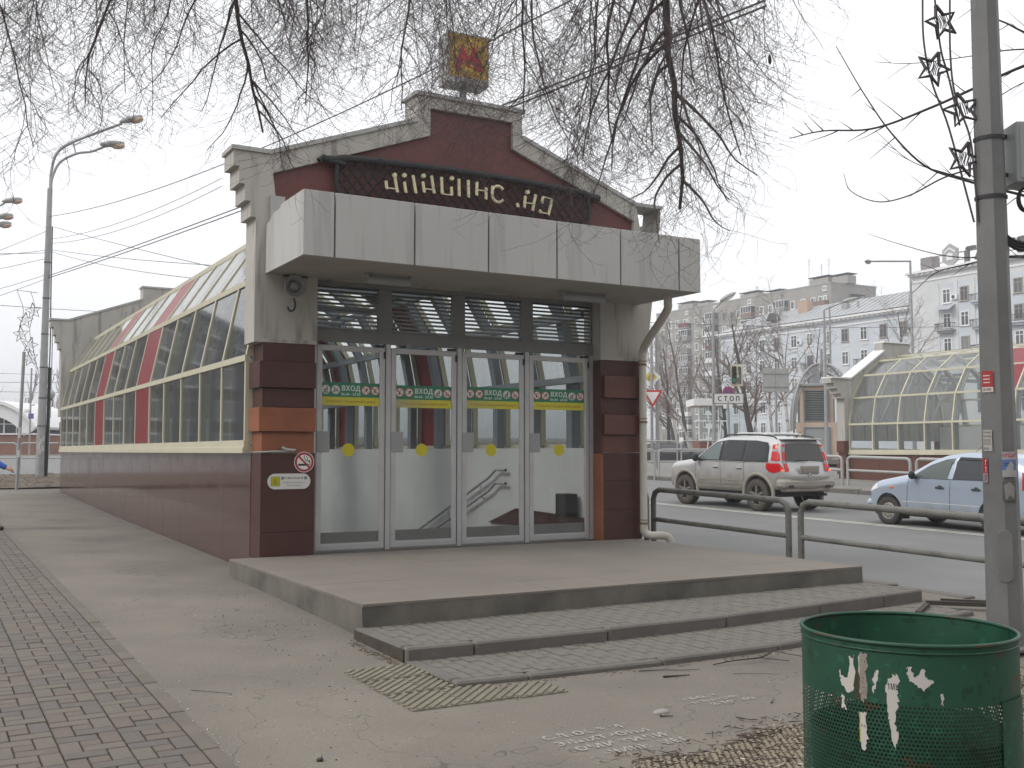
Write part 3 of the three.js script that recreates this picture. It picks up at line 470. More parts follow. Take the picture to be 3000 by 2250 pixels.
  const drawNotice = ([l, r, fade]) => (c, w, h) => {
    c.fillStyle = green; c.fillRect(0, 0, w, h); c.fillStyle = '#cdc63c'; c.fillRect(0, h * 0.63, w, h * 0.37);
    const cw = w * 0.162; l.forEach((k, i) => pictograms(c, cw * (i + 0.5), h * 0.32, h * 0.205, k)); r.forEach((k, i) => pictograms(c, w - cw * (1.5 - i), h * 0.32, h * 0.205, k));
    c.fillStyle = '#5da083'; for (const x of [cw, cw * 2, w - cw * 2, w - cw]) c.fillRect(x - 1, 0, 2, h * 0.63);
    c.fillStyle = '#cfd6cf'; c.textAlign = 'center'; c.font = 'bold ' + Math.round(h * 0.34) + 'px sans-serif'; c.fillText('ВХОД', w / 2, h * 0.36, w * 0.33); c.font = 'bold ' + Math.round(h * 0.155) + 'px sans-serif'; c.fillText('06.00 - 24.00', w / 2, h * 0.56, w * 0.34);
    c.fillStyle = '#a04d1c'; c.font = 'italic ' + Math.round(h * 0.16) + 'px sans-serif'; c.fillText('Осторожно! Придерживайте дверь!', w / 2, h * 0.87, w * 0.86);
    const gr = c.createLinearGradient(0, 0, w, 0); gr.addColorStop(0, 'rgba(158,155,150,' + fade + ')'); gr.addColorStop(0.75, 'rgba(158,155,150,0)'); c.fillStyle = gr; c.fillRect(0, h * 0.63, w, h * 0.37);
  };
  for (let i = 0; i < 4; i++) {
    const a = posts[i] + 0.045, b = posts[i + 1] - 0.04, w = b - a, y0 = 0.02, y1 = 2.585, f = 0.062, g = sub('door', t, [a, 0, zD]);
    obj('door_frame', [CBB(0, f, y0, y1, -0.022, 0.024, 0.005), CBB(w - f, w, y0, y1, -0.022, 0.024, 0.005), CBB(f, w - f, y0, y0 + 0.075, -0.021, 0.022, 0.004), CBB(f, w - f, y1 - 0.07, y1, -0.021, 0.022, 0.004)], M.alu, g);
    obj('glazing_bead', [BB(f, f + 0.01, y0 + 0.075, y1 - 0.07, 0.004, 0.018), BB(w - f - 0.01, w - f, y0 + 0.075, y1 - 0.07, 0.004, 0.018), BB(f + 0.01, w - f - 0.01, y0 + 0.075, y0 + 0.085, 0.004, 0.017)], M.alu, g);
    const pane = new THREE.PlaneGeometry(w - 2 * f, y1 - y0 - 0.145); obj('glass', pane.translate(w / 2, (y0 + y1) / 2 + 0.002, 0), M.doorGlass, g);
    const nw = w - 2 * f - 0.004, hN = 0.29, n = obj('entry_notice', plate(nw, hN, 0.004), printed(1024, 372, drawNotice(notices[i])), g); n.position.set(w / 2, 1.972 + (i === 1 ? -0.01 : i === 3 ? 0.005 : 0), 0); n.userData.label = 'green and yellow entry notice with round pictograms, opening hours 06.00 - 24.00';
    const dot = new THREE.CircleGeometry(0.083, 40); obj('warning_dot', dot.translate(w * (i === 3 ? 0.5 : 0.47), 1.267, 0.004), flat([0.55, 0.48, 0.02], 0.5), g);
    obj('lock_plate', CBB(0.003, 0.17, 1.235, 1.5, 0.026, 0.031, 0.002), M.greyPaint, g);
    obj('hinge', [CY(0.012, 0.012, 0.09, w - 0.01, y1 - 0.1, 0.03, 8), B(0.12, 0.03, 0.03, w - 0.08, y1 + 0.015, 0.03)], M.dark, g);
    obj('kick_strip', BB(f + 0.002, w - f - 0.002, y0 + 0.08, y0 + 0.22, -0.008, -0.003), M.louvre, g);
  }
  // plates and signs fixed on the left pillar
  const ns = obj('no_smoking_sign', (() => { const c = new THREE.CircleGeometry(0.125, 48); c.userData.uv = true; return c; })(), printed(256, 256, (c, w) => {
    c.fillStyle = '#ddd8d4'; c.fillRect(0, 0, w, w); c.strokeStyle = '#9d2233'; c.lineWidth = w * 0.105; c.beginPath(); c.arc(w / 2, w / 2, w * 0.415, 0, 7); c.stroke();
    c.fillStyle = '#1d2428'; c.fillRect(w * 0.2, w * 0.58, w * 0.5, w * 0.1); c.fillRect(w * 0.72, w * 0.58, w * 0.025, w * 0.1); c.fillRect(w * 0.77, w * 0.58, w * 0.025, w * 0.1);
    c.strokeStyle = '#1d2428'; c.lineWidth = w * 0.03; c.beginPath(); c.moveTo(w * 0.53, w * 0.18); c.bezierCurveTo(w * 0.42, w * 0.3, w * 0.58, w * 0.34, w * 0.58, w * 0.43); c.bezierCurveTo(w * 0.6, w * 0.5, w * 0.76, w * 0.4, w * 0.76, w * 0.55); c.stroke(); c.beginPath(); c.moveTo(w * 0.6, w * 0.22); c.bezierCurveTo(w * 0.74, w * 0.34, w * 0.56, w * 0.36, w * 0.68, w * 0.4); c.bezierCurveTo(w * 0.8, w * 0.42, w * 0.8, w * 0.5, w * 0.8, w * 0.56); c.stroke();
    c.strokeStyle = '#9d2233'; c.lineWidth = w * 0.09; c.beginPath(); c.moveTo(w * 0.21, w * 0.2); c.lineTo(w * 0.79, w * 0.8); c.stroke();
  }), t); ns.position.set(0.535, 1.12, 0.006);
  const rr = (x0, y0, w, h, r) => { const s = new THREE.Shape(); s.absarc(x0 + r, y0 + r, r, Math.PI / 2, Math.PI * 1.5); s.absarc(x0 + w - r, y0 + r, r, -Math.PI / 2, Math.PI / 2); return s; };
  const pg = new THREE.ShapeGeometry(rr(-0.265, -0.093, 0.53, 0.186, 0.093), 24), uv = pg.attributes.uv; for (let i = 0; i < uv.count; i++) uv.setXY(i, uv.getX(i) / 0.53 + 0.5, uv.getY(i) / 0.186 + 0.5); pg.userData.uv = true;
  obj('assistance_plate', pg, printed(640, 224, (c, w, h) => {
    c.fillStyle = '#cdccc9'; c.fillRect(0, 0, w, h); c.fillStyle = '#aaa62a'; c.fillRect(w * 0.08, h * 0.2, h * 0.6, h * 0.6); c.strokeStyle = '#6e6f30'; c.lineWidth = 3; c.strokeRect(w * 0.08, h * 0.2, h * 0.6, h * 0.6);
    c.strokeStyle = c.fillStyle = '#222'; c.lineWidth = 6; const x = w * 0.08 + h * 0.3, y = h * 0.5; c.beginPath(); c.arc(x - 2, y + h * 0.08, h * 0.11, 0.2, 4.4); c.stroke(); c.beginPath(); c.arc(x - 6, y - h * 0.19, 6, 0, 7); c.fill(); c.beginPath(); c.moveTo(x - 5, y - h * 0.14); c.lineTo(x - 2, y + h * 0.03); c.lineTo(x + 14, y + h * 0.03); c.lineTo(x + 24, y + h * 0.17); c.lineTo(x + 32, y + h * 0.15); c.stroke();
    c.fillStyle = '#5d6b6e'; c.fillRect(w * 0.32, h * 0.2, w * 0.06, h * 0.18); c.fillRect(w * 0.855, h * 0.2, w * 0.06, h * 0.18); c.fillStyle = '#3e4649'; c.font = 'bold ' + h * 0.17 + 'px sans-serif'; c.textAlign = 'center'; c.fillText('8 (902) 293-65-60', w * 0.62, h * 0.35, w * 0.43); c.font = h * 0.125 + 'px sans-serif'; c.fillText('Позвоните, Вам помогут', w * 0.62, h * 0.62, w * 0.54); c.fillText('Call for assistance', w * 0.62, h * 0.8, w * 0.36);
  }), t).position.set(0.35, 0.89, 0.006);
  obj('pipe_stub', [sweep([[-0.12, 1.235, 0.03], [0.18, 1.25, 0.035], [0.3, 1.25, 0.035], [0.42, 1.27, 0.03]], 0.012, 6), sweep([[0.24, 1.3, 0.04], [0.3, 1.27, 0.05], [0.4, 1.262, 0.035]], 0.02, 6)], M.coping, t);
  // station name: dark wrought-iron lattice with cream letters, several of them broken
  const gr = sub('name_grille', t);
  const topY = (x) => 4.965 - 0.05 * Math.pow((x - 2.75) / 2, 2) * 1.15, bx0 = 0.86, bx1 = 4.72, yb = 4.34, bars = [];
  const arc = []; for (let i = 0; i <= 30; i++) { const x = lerp(0.72, 4.86, i / 30); arc.push([x, topY(x) - (i < 2 || i > 28 ? 0.03 : 0), 0.03]); }
  bars.push(sweep(arc, 0.045, 6), sweep([[bx0 + 0.05, topY(bx0), 0.03], [bx0 + 0.03, 4.6, 0.03], [bx0 + 0.12, yb, 0.03]], 0.03, 6), sweep([[bx1 - 0.05, topY(bx1), 0.03], [bx1 - 0.03, 4.62, 0.03], [bx1 - 0.12, yb, 0.03]], 0.03, 6), sweep([[bx0, yb + 0.1, 0.03], [bx1, yb + 0.1, 0.03]], 0.028, 6));
  bars.push(sweep([[0.66, 4.84, 0.04], [0.72, 4.9, 0.04], [0.82, 4.86, 0.04], [1.0, 4.84, 0.04]], 0.035, 6), sweep([[1.36, 4.93, 0.045], [1.46, 4.96, 0.045], [1.6, 4.93, 0.045]], 0.035, 6));
  for (let k = -12; k < 50; k++) for (const s of [1, -1]) { // diamond lattice
    const P = []; for (let i = 0; i <= 20; i++) { const y = lerp(yb, 5, i / 20), x = 0.2 + k * 0.14 + s * 0.85 * (y - yb); if (x > bx0 + 0.06 && x < bx1 - 0.06 && y < topY(x)) P.push([x, y, 0.018 + s * 0.004]); }
    if (P.length > 1) bars.push(bar(P[0], P[P.length - 1], 0.026, 0.012));
  }
  obj('lattice', bars, M.grille, gr);
  const st = (ax, ay, bx, by, w = 0.036) => { const n = V3(bx - ax, by - ay, 0).normalize(), g = EX([[-w / 2, 0], [w / 2, 0], [w / 2, -Math.hypot(bx - ax, by - ay) - 0.0], [-w / 2, -Math.hypot(bx - ax, by - ay) + 0.012]], 0.07, 0.092); g.rotateZ(Math.atan2(n.x, -n.y)); return g.translate(ax, ay, 0); }, th = (ax, ay, bx, by) => bar([ax, ay, 0.09], [bx, by, 0.09], 0.011, 0.014), dotG = (x, y) => CY(0.028, 0.028, 0.04, x, y, 0.09, 14, 'z');
  const letters = [
    [st(1.54, 4.69, 1.555, 4.58), st(1.66, 4.77, 1.7, 4.555), th(1.555, 4.6, 1.69, 4.6), dotG(1.655, 4.775).scale(1, 1, 1)],
    [dotG(1.79, 4.79), st(1.795, 4.71, 1.82, 4.565), st(1.915, 4.81, 1.96, 4.575)],
    [dotG(2.06, 4.82), st(2.055, 4.745, 2.08, 4.6), st(2.18, 4.84, 2.22, 4.605), th(2.08, 4.655, 2.2, 4.655)],
    [st(2.325, 4.84, 2.335, 4.61), st(2.47, 4.73, 2.475, 4.615), th(2.335, 4.617, 2.48, 4.617), dotG(2.47, 4.84).scale(1, 1, 1)],
    [st(2.58, 4.85, 2.585, 4.615), st(2.72, 4.85, 2.725, 4.615)],
    [st(2.85, 4.845, 2.845, 4.655), st(2.99, 4.785, 2.985, 4.62), th(2.86, 4.735, 2.97, 4.735)],
    [(() => { const P = []; for (let i = 0; i <= 20; i++) { const a = 0.7 + (i / 20) * 4.9; P.push([3.17 + 0.095 * Math.cos(a), 4.715 + 0.11 * Math.sin(a), 0.09]); } return sweep(P, 0.02, 6); })(), st(3.09, 4.82, 3.085, 4.72, 0.04)],
    [st(3.47, 4.63, 3.49, 4.57, 0.04)],
    [dotG(3.63, 4.8), st(3.6, 4.745, 3.585, 4.575), st(3.765, 4.785, 3.715, 4.55), th(3.6, 4.65, 3.73, 4.65)],
    [st(3.885, 4.765, 3.865, 4.675), st(4.03, 4.745, 3.97, 4.52), th(3.875, 4.77, 4.04, 4.75), st(3.85, 4.575, 3.825, 4.54, 0.04), th(3.83, 4.545, 3.98, 4.535)],
  ];
  for (const g of letters) obj('letter', g, M.letter, gr);
  // small fixtures
  obj('tube_light', [CY(0.055, 0.055, 0.56, 1.36, 3.315, 0.62, 12, 'x'), B(0.5, 0.05, 0.05, 1.36, 3.365, 0.62), B(0.03, 0.09, 0.1, 1.08, 3.33, 0.62), B(0.03, 0.09, 0.1, 1.64, 3.33, 0.62)], M.greyPaint, t);
  obj('tube_light', [CY(0.055, 0.055, 0.66, 4.18, 3.315, 0.62, 12, 'x'), B(0.6, 0.05, 0.05, 4.18, 3.365, 0.62), B(0.03, 0.09, 0.1, 3.84, 3.33, 0.62), B(0.03, 0.09, 0.1, 4.52, 3.33, 0.62)], M.greyPaint, t);
}
{ // bell-mouthed horn speaker with its hook under the canopy
  const t = thing('horn_speaker', 'round grey horn speaker with hanging hook on the left pillar under the canopy', 'loudspeaker', [0.33, 3.23, 0]);
  const pr = [[0.02, 0.02], [0.05, 0.05], [0.07, 0.14], [0.125, 0.2], [0.135, 0.205], [0.13, 0.215], [0.1, 0.2], [0.055, 0.15], [0.06, 0.19], [0.035, 0.215], [0.001, 0.22]].map((p) => new THREE.Vector2(...p)), g = new THREE.LatheGeometry(pr, 28); g.rotateX(Math.PI / 2);
  obj('horn', g, M.louvre, t); obj('bracket', B(0.03, 0.16, 0.02, 0, 0.03, 0.012), M.dark, t); obj('cable_tray', B(0.3, 0.02, 0.03, 0.06, 0.142, 0.02), M.dark, t);
  obj('hook', sweep([[0.03, -0.13, 0.06], [0.045, -0.2, 0.07], [0.03, -0.27, 0.07], [-0.02, -0.29, 0.07], [-0.05, -0.24, 0.07]], 0.013, 7, 14), M.dark, t);
}
{ // rain pipe on the right corner
  const t = thing('rain_pipe', 'cream painted rain pipe from the canopy down the right pillar, kinked at its foot', 'drainpipe', [0, 0, 0]);
  obj('upper_bend', sweep([[5.36, 3.39, 0.95], [5.36, 3.3, 0.95], [5.4, 3.17, 0.86], [5.5, 2.86, 0.34], [5.545, 2.72, 0.14], [5.55, 2.6, 0.11]], 0.058, 14, 30), M.pipe, t);
  obj('downpipe', CY(0.054, 0.054, 2.44, 5.55, 1.4, 0.11, 16), M.pipe, t);
  obj('foot_bend', sweep([[5.55, 0.2, 0.11], [5.555, 0.1, 0.12], [5.62, 0.05, 0.16], [5.78, 0.045, 0.2], [5.88, 0.02, 0.24], [5.92, -0.06, 0.26]], 0.058, 14, 26), M.pipe, t);
  for (const y of [2.5, 1.67, 0.22]) obj('pipe_clamp', [CY(0.064, 0.064, 0.03, 5.55, y, 0.11, 16), CY(0.062, 0.062, 0.012, 5.55, y + 0.05, 0.11, 16)], flat([0.25, 0.16, 0.08], 0.8), t);
}
{ // metro sign on the gable
  const t = thing('metro_sign', 'square yellow box sign with a red letter M on a post above the gable', 'sign', [2.78, 5.92, -0.2]);
  obj('post', [CY(0.05, 0.05, 0.4, 0, 0.16, 0, 10), B(0.2, 0.02, 0.2, 0, 0.04, 0)], M.greyPaint, t);
  const bx = obj('sign_box', [CBB(-0.3, 0.32, 0.28, 0.98, -0.16, 0.16, 0.012)], M.coping, t); bx.rotation.y = -0.06;
  obj('sign_face', plate(0.56, 0.58, 0.163).translate(0.01, 0.66, 0), printed(256, 256, (c, w) => { c.fillStyle = '#c9a13c'; c.fillRect(0, 0, w, w); c.fillStyle = '#c2303a'; const p = [[0.12, 0.82], [0.34, 0.2], [0.5, 0.52], [0.66, 0.2], [0.9, 0.82], [0.7, 0.82], [0.62, 0.58], [0.5, 0.8], [0.37, 0.58], [0.29, 0.82]]; c.beginPath(); p.forEach(([a, b], i) => (i ? c.lineTo(a * w, b * w) : c.moveTo(a * w, b * w))); c.fill(); }), t).rotation.y = -0.06;
}
// ------------------------------------------------------------------ vehicles
const interp = (pts, x) => { if (x <= pts[0][0]) return pts[0][1]; for (let i = 0; i + 1 < pts.length; i++) if (x <= pts[i + 1][0]) return lerp(pts[i][1], pts[i + 1][1], (x - pts[i][0]) / (pts[i + 1][0] - pts[i][0])); return pts[pts.length - 1][1]; };
const evalr = new Evaluator(); evalr.attributes = ['position', 'normal']; evalr.useGroups = false;
function carBody(s) {
  // side columns along z, rows in y; x = half width with tumblehome, plan taper and rounded edges
  const z0 = s.top[0][0], z1 = s.top[s.top.length - 1][0], cols = [];
  const fine = (a, b, n) => { for (let i = 0; i < n; i++) cols.push(lerp(a, b, i / n)); };
  fine(z0, z0 + 0.25, 9); fine(z0 + 0.25, z1 - 0.25, 54); fine(z1 - 0.25, z1, 9); cols.push(z1);
  const ny = 16;
  const Wd = (z, y) => {
    const tz = (z - (z0 + z1) / 2) / ((z1 - z0) / 2), plan = 1 - s.plan * Math.pow(Math.abs(tz), 5) - 0.05 * Math.pow(Math.abs(tz), 14), b = interp(s.belt, z);
    let w = s.w * plan; if (y > b) w *= 1 - s.tumble * Math.pow((y - b) / 0.6, 1.15); else w *= 1 - 0.035 * Math.pow((b - y) / 0.6, 2) - 0.012 * Math.pow(Math.max(0, 1 - (b - y) / 0.12), 2);
    return w;
  };
  const edge = (z, y) => { const t = interp(s.top, z), bt = interp(s.bot, z), d = Math.min(t - y, (y - bt) * 1.4 + 0.02, (z - z0) * 1.3 + 0.015, (z1 - z) * 1.3 + 0.015), R = s.round, q = clamp(d / R); return 1 - s.edge * Math.pow(1 - q, 2.4); };
  s.X = (z, y) => Wd(z, y) * edge(z, y); s.Wd = Wd; s.z0 = z0; s.z1 = z1;
  const P = [], idx = [], grid = [[], []], push = (x, y, z) => (P.push(x, y, z), P.length / 3 - 1);
  for (const side of [0, 1]) cols.forEach((z, i) => { grid[side][i] = []; const t = interp(s.top, z), b = interp(s.bot, z); for (let j = 0; j <= ny; j++) { const q = j / ny, y = lerp(b, t, q < 0.5 ? q : 1 - Math.pow(1 - q, 1.25) * (0.5 / Math.pow(0.5, 1.25))); grid[side][i].push(push((side ? 1 : -1) * s.X(z, y), y, z)); } });
  const quad = (a, b, c, d) => idx.push(a, b, c, a, c, d), n = cols.length;
  for (let i = 0; i + 1 < n; i++) for (let j = 0; j < ny; j++) { quad(grid[0][i][j], grid[0][i + 1][j], grid[0][i + 1][j + 1], grid[0][i][j + 1]); quad(grid[1][i][j], grid[1][i][j + 1], grid[1][i + 1][j + 1], grid[1][i + 1][j]); }
  // rim loop (top, rear, bottom, front) carried across the car with a slight crown
  const rim = []; for (let i = 0; i < n; i++) rim.push([i, ny]); for (let j = ny - 1; j >= 0; j--) rim.push([n - 1, j]); for (let i = n - 2; i >= 0; i--) rim.push([i, 0]); for (let j = 1; j < ny; j++) rim.push([0, j]);
  const nx = 10, rows = rim.map(([i, j], k) => {
    const a = grid[0][i][j], b = grid[1][i][j], r = [a], xa = P[a * 3], y = P[a * 3 + 1], z = P[a * 3 + 2], top = j === ny, end = i === 0 ? -1 : i === n - 1 ? 1 : 0;
    for (let m = 1; m < nx; m++) { const f = -1 + (2 * m) / nx, c = 1 - f * f; r.push(push(-xa * f, y + (top ? s.crown * c : 0), z + end * s.bow * c)); }
    r.push(b); return r;
  });
  for (let k = 0; k < rows.length; k++) { const r = rows[k], q = rows[(k + 1) % rows.length]; for (let m = 0; m < nx; m++) quad(r[m], q[m], q[m + 1], r[m + 1]); }
  let g = new THREE.BufferGeometry(); g.setAttribute('position', new THREE.Float32BufferAttribute(P, 3)); g.setIndex(idx); g.computeVertexNormals();
  // make sure it faces outward
  let vol = 0; for (let i = 0; i < idx.length; i += 3) { const a = V3().fromArray(P, idx[i] * 3), b = V3().fromArray(P, idx[i + 1] * 3), c = V3().fromArray(P, idx[i + 2] * 3); vol += a.dot(b.cross(c)); }
  if (vol < 0) { for (let i = 0; i < idx.length; i += 3) [idx[i], idx[i + 1]] = [idx[i + 1], idx[i]]; g.setIndex(idx); g.computeVertexNormals(); }
  for (const z of s.axles) for (const sd of [-1, 1]) { const c = new Brush(CY(s.arch, s.arch, 0.34, sd * (s.w - 0.1), s.wr + s.archUp, z, 36, 'x')); c.updateMatrixWorld(); const a = new Brush(g); a.updateMatrixWorld(); g = evalr.evaluate(a, c, SUBTRACTION).geometry; }
  g = mergeVertices(g.index ? g : g, 1e-4); g.deleteAttribute('normal'); g.computeVertexNormals();
  g = toCreasedNormals(g, 0.62);
  return g;
}
// dirt: colour by height, kept in vertex colours
function dirty(g, clean, mud, h0, h1, seed) { const p = g.attributes.position, c = new Float32Array(p.count * 3); for (let i = 0; i < p.count; i++) { const n = fbm(p.getZ(i) / 8 + 0.5, p.getY(i) / 8 + 0.3, 40, 4, seed), k = clamp(1 - sstep(h0, h1, p.getY(i) + (n - 0.5) * 0.35)); for (let q = 0; q < 3; q++) c[i * 3 + q] = lerp(clean[q], mud[q], k); } g.setAttribute('color', new THREE.BufferAttribute(c, 3)); return g; }
// patch of a convex (z, y) outline laid on the flank
function flank(s, side, poly, off, nz = 14, ny = 5) {
  const zs = poly.map((p) => p[0]), a = Math.min(...zs), b = Math.max(...zs), P = [];
  const span = (z) => { let lo = 1e9, hi = -1e9; for (let i = 0; i < poly.length; i++) { const [x0, y0] = poly[i], [x1, y1] = poly[(i + 1) % poly.length]; if ((z - x0) * (z - x1) <= 1e-9) { const ys = Math.abs(x1 - x0) < 1e-6 ? [y0, y1] : [lerp(y0, y1, (z - x0) / (x1 - x0))]; for (const y of ys) { lo = Math.min(lo, y); hi = Math.max(hi, y); } } } return [lo, hi]; };
  const pt = (z, y) => [side * (s.X(z, y) + off), y, z], colsz = [...new Set([...range(a, b, (b - a) / nz), ...zs])].sort((x, y) => x - y);
  for (let i = 0; i + 1 < colsz.length; i++) { const za = colsz[i], zb = colsz[i + 1], A = span(za), Bq = span(zb); for (let j = 0; j < ny; j++) { const q = [pt(za, lerp(A[0], A[1], j / ny)), pt(zb, lerp(Bq[0], Bq[1], j / ny)), pt(zb, lerp(Bq[0], Bq[1], (j + 1) / ny)), pt(za, lerp(A[0], A[1], (j + 1) / ny))]; P.push(...q[0], ...q[1], ...q[2], ...q[0], ...q[2], ...q[3]); } }
  let g = new THREE.BufferGeometry(); g.setAttribute('position', new THREE.Float32BufferAttribute(P, 3)); g = mergeVertices(g, 1e-5); g.computeVertexNormals(); return g;
}
// patch across the car over the top outline between two stations
function across(s, za, zb, fa, fb, off, n = 12, g0 = -1, g1 = 1) {
  const P = [], m = 12, pt = (t, f) => { const z = lerp(za, zb, t), y = interp(s.top, z), e = 0.02, dy = interp(s.top, z + e) - interp(s.top, z - e), N = V3(0, 2 * e, -dy).normalize(), x = f * s.X(z, y) * lerp(fa, fb, t); return [x, y + s.crown * (1 - f * f) + N.y * off, z + N.z * off]; };
  for (let i = 0; i < n; i++) for (let j = 0; j < m; j++) { const f0 = lerp(g0, g1, j / m), f1 = lerp(g0, g1, (j + 1) / m), q = [pt(i / n, f0), pt((i + 1) / n, f0), pt((i + 1) / n, f1), pt(i / n, f1)]; P.push(...q[0], ...q[1], ...q[2], ...q[0], ...q[2], ...q[3]); }
  let g = new THREE.BufferGeometry(); g.setAttribute('position', new THREE.Float32BufferAttribute(P, 3)); g = mergeVertices(g, 1e-5); g.computeVertexNormals(); return g;
}
function wheel(parent, x, z, r, w, side, rimMat, spokes, tyreMat) {
  const g = new THREE.Group(); g.name = numbered('wheel'); g.position.set(x, r, z); parent.add(g);
  const tp = [[r * 0.62, -w / 2 + 0.015], [r * 0.7, -w / 2], [r * 0.9, -w / 2 + 0.004], [r * 0.975, -w / 2 + 0.03], [r, -w / 2 + 0.06], [r, w / 2 - 0.06], [r * 0.975, w / 2 - 0.03], [r * 0.9, w / 2 - 0.004], [r * 0.7, w / 2], [r * 0.62, w / 2 - 0.015]].map((p) => new THREE.Vector2(...p));
  const tg = new THREE.LatheGeometry(tp, 40); tg.rotateZ(Math.PI / 2); const lugs = []; for (let i = 0; i < 36; i++) { const a = (i / 36) * Math.PI * 2; lugs.push(B(w * 0.86, 0.016, r * 0.09, 0, r, 0).applyMatrix4(new THREE.Matrix4().makeRotationX(a))); }
  obj('tyre', [tg, ...lugs], tyreMat, g);
  const o = side * (w / 2 - 0.03), rp = [[0.03, 0.03], [r * 0.14, 0.03], [r * 0.5, -0.02], [r * 0.58, -0.005], [r * 0.63, 0.012], [r * 0.64, -0.02], [r * 0.56, -0.12]].map((p) => new THREE.Vector2(...p));
  const ring = new THREE.LatheGeometry(rp.slice(3), 36); ring.rotateZ(-Math.PI / 2 * side); ring.translate(o, 0, 0);
  const parts = [ring];
  if (spokes) { for (let i = 0; i < spokes; i++) { const a = (i / spokes) * Math.PI * 2; parts.push(B(0.035, r * 0.56, r * 0.13, o + side * 0.004, r * 0.32, 0).applyMatrix4(new THREE.Matrix4().makeRotationX(a))); } parts.push(CY(r * 0.16, r * 0.14, 0.05, o + side * 0.01, 0, 0, 18, 'x')); }
  else { const d = new THREE.LatheGeometry([[0.001, 0.04], [r * 0.16, 0.035], [r * 0.2, 0.0], [r * 0.4, 0.012], [r * 0.58, -0.01]].map((p) => new THREE.Vector2(...p)), 30); d.rotateZ(-Math.PI / 2 * side); parts.push(d.translate(o, 0, 0)); const hl = []; for (let i = 0; i < 10; i++) { const a = (i / 10) * Math.PI * 2; hl.push(CY(r * 0.055, r * 0.055, 0.006, o + side * 0.014, Math.cos(a) * r * 0.42, Math.sin(a) * r * 0.42, 8, 'x')); } obj('rim_hole', hl, M.black, g); }
  obj('rim', parts, rimMat, g);
  obj('brake_disc', CY(r * 0.54, r * 0.54, 0.02, o - side * 0.07, 0, 0, 24, 'x'), M.dark, g);
}
function archTrim(s, side, z, r0, w, out) { // raised wheel arch lip
  const P = [], n = 26; for (let i = 0; i <= n; i++) { const a = Math.PI * (-0.12 + 1.24 * (i / n)), y = s.wr + s.archUp + r0 * Math.sin(a), zz = z + r0 * Math.cos(a); P.push([side * (s.Wd(zz, Math.max(y, 0.5)) + out - w), y, zz]); } return sweep(P, w, 8);
}
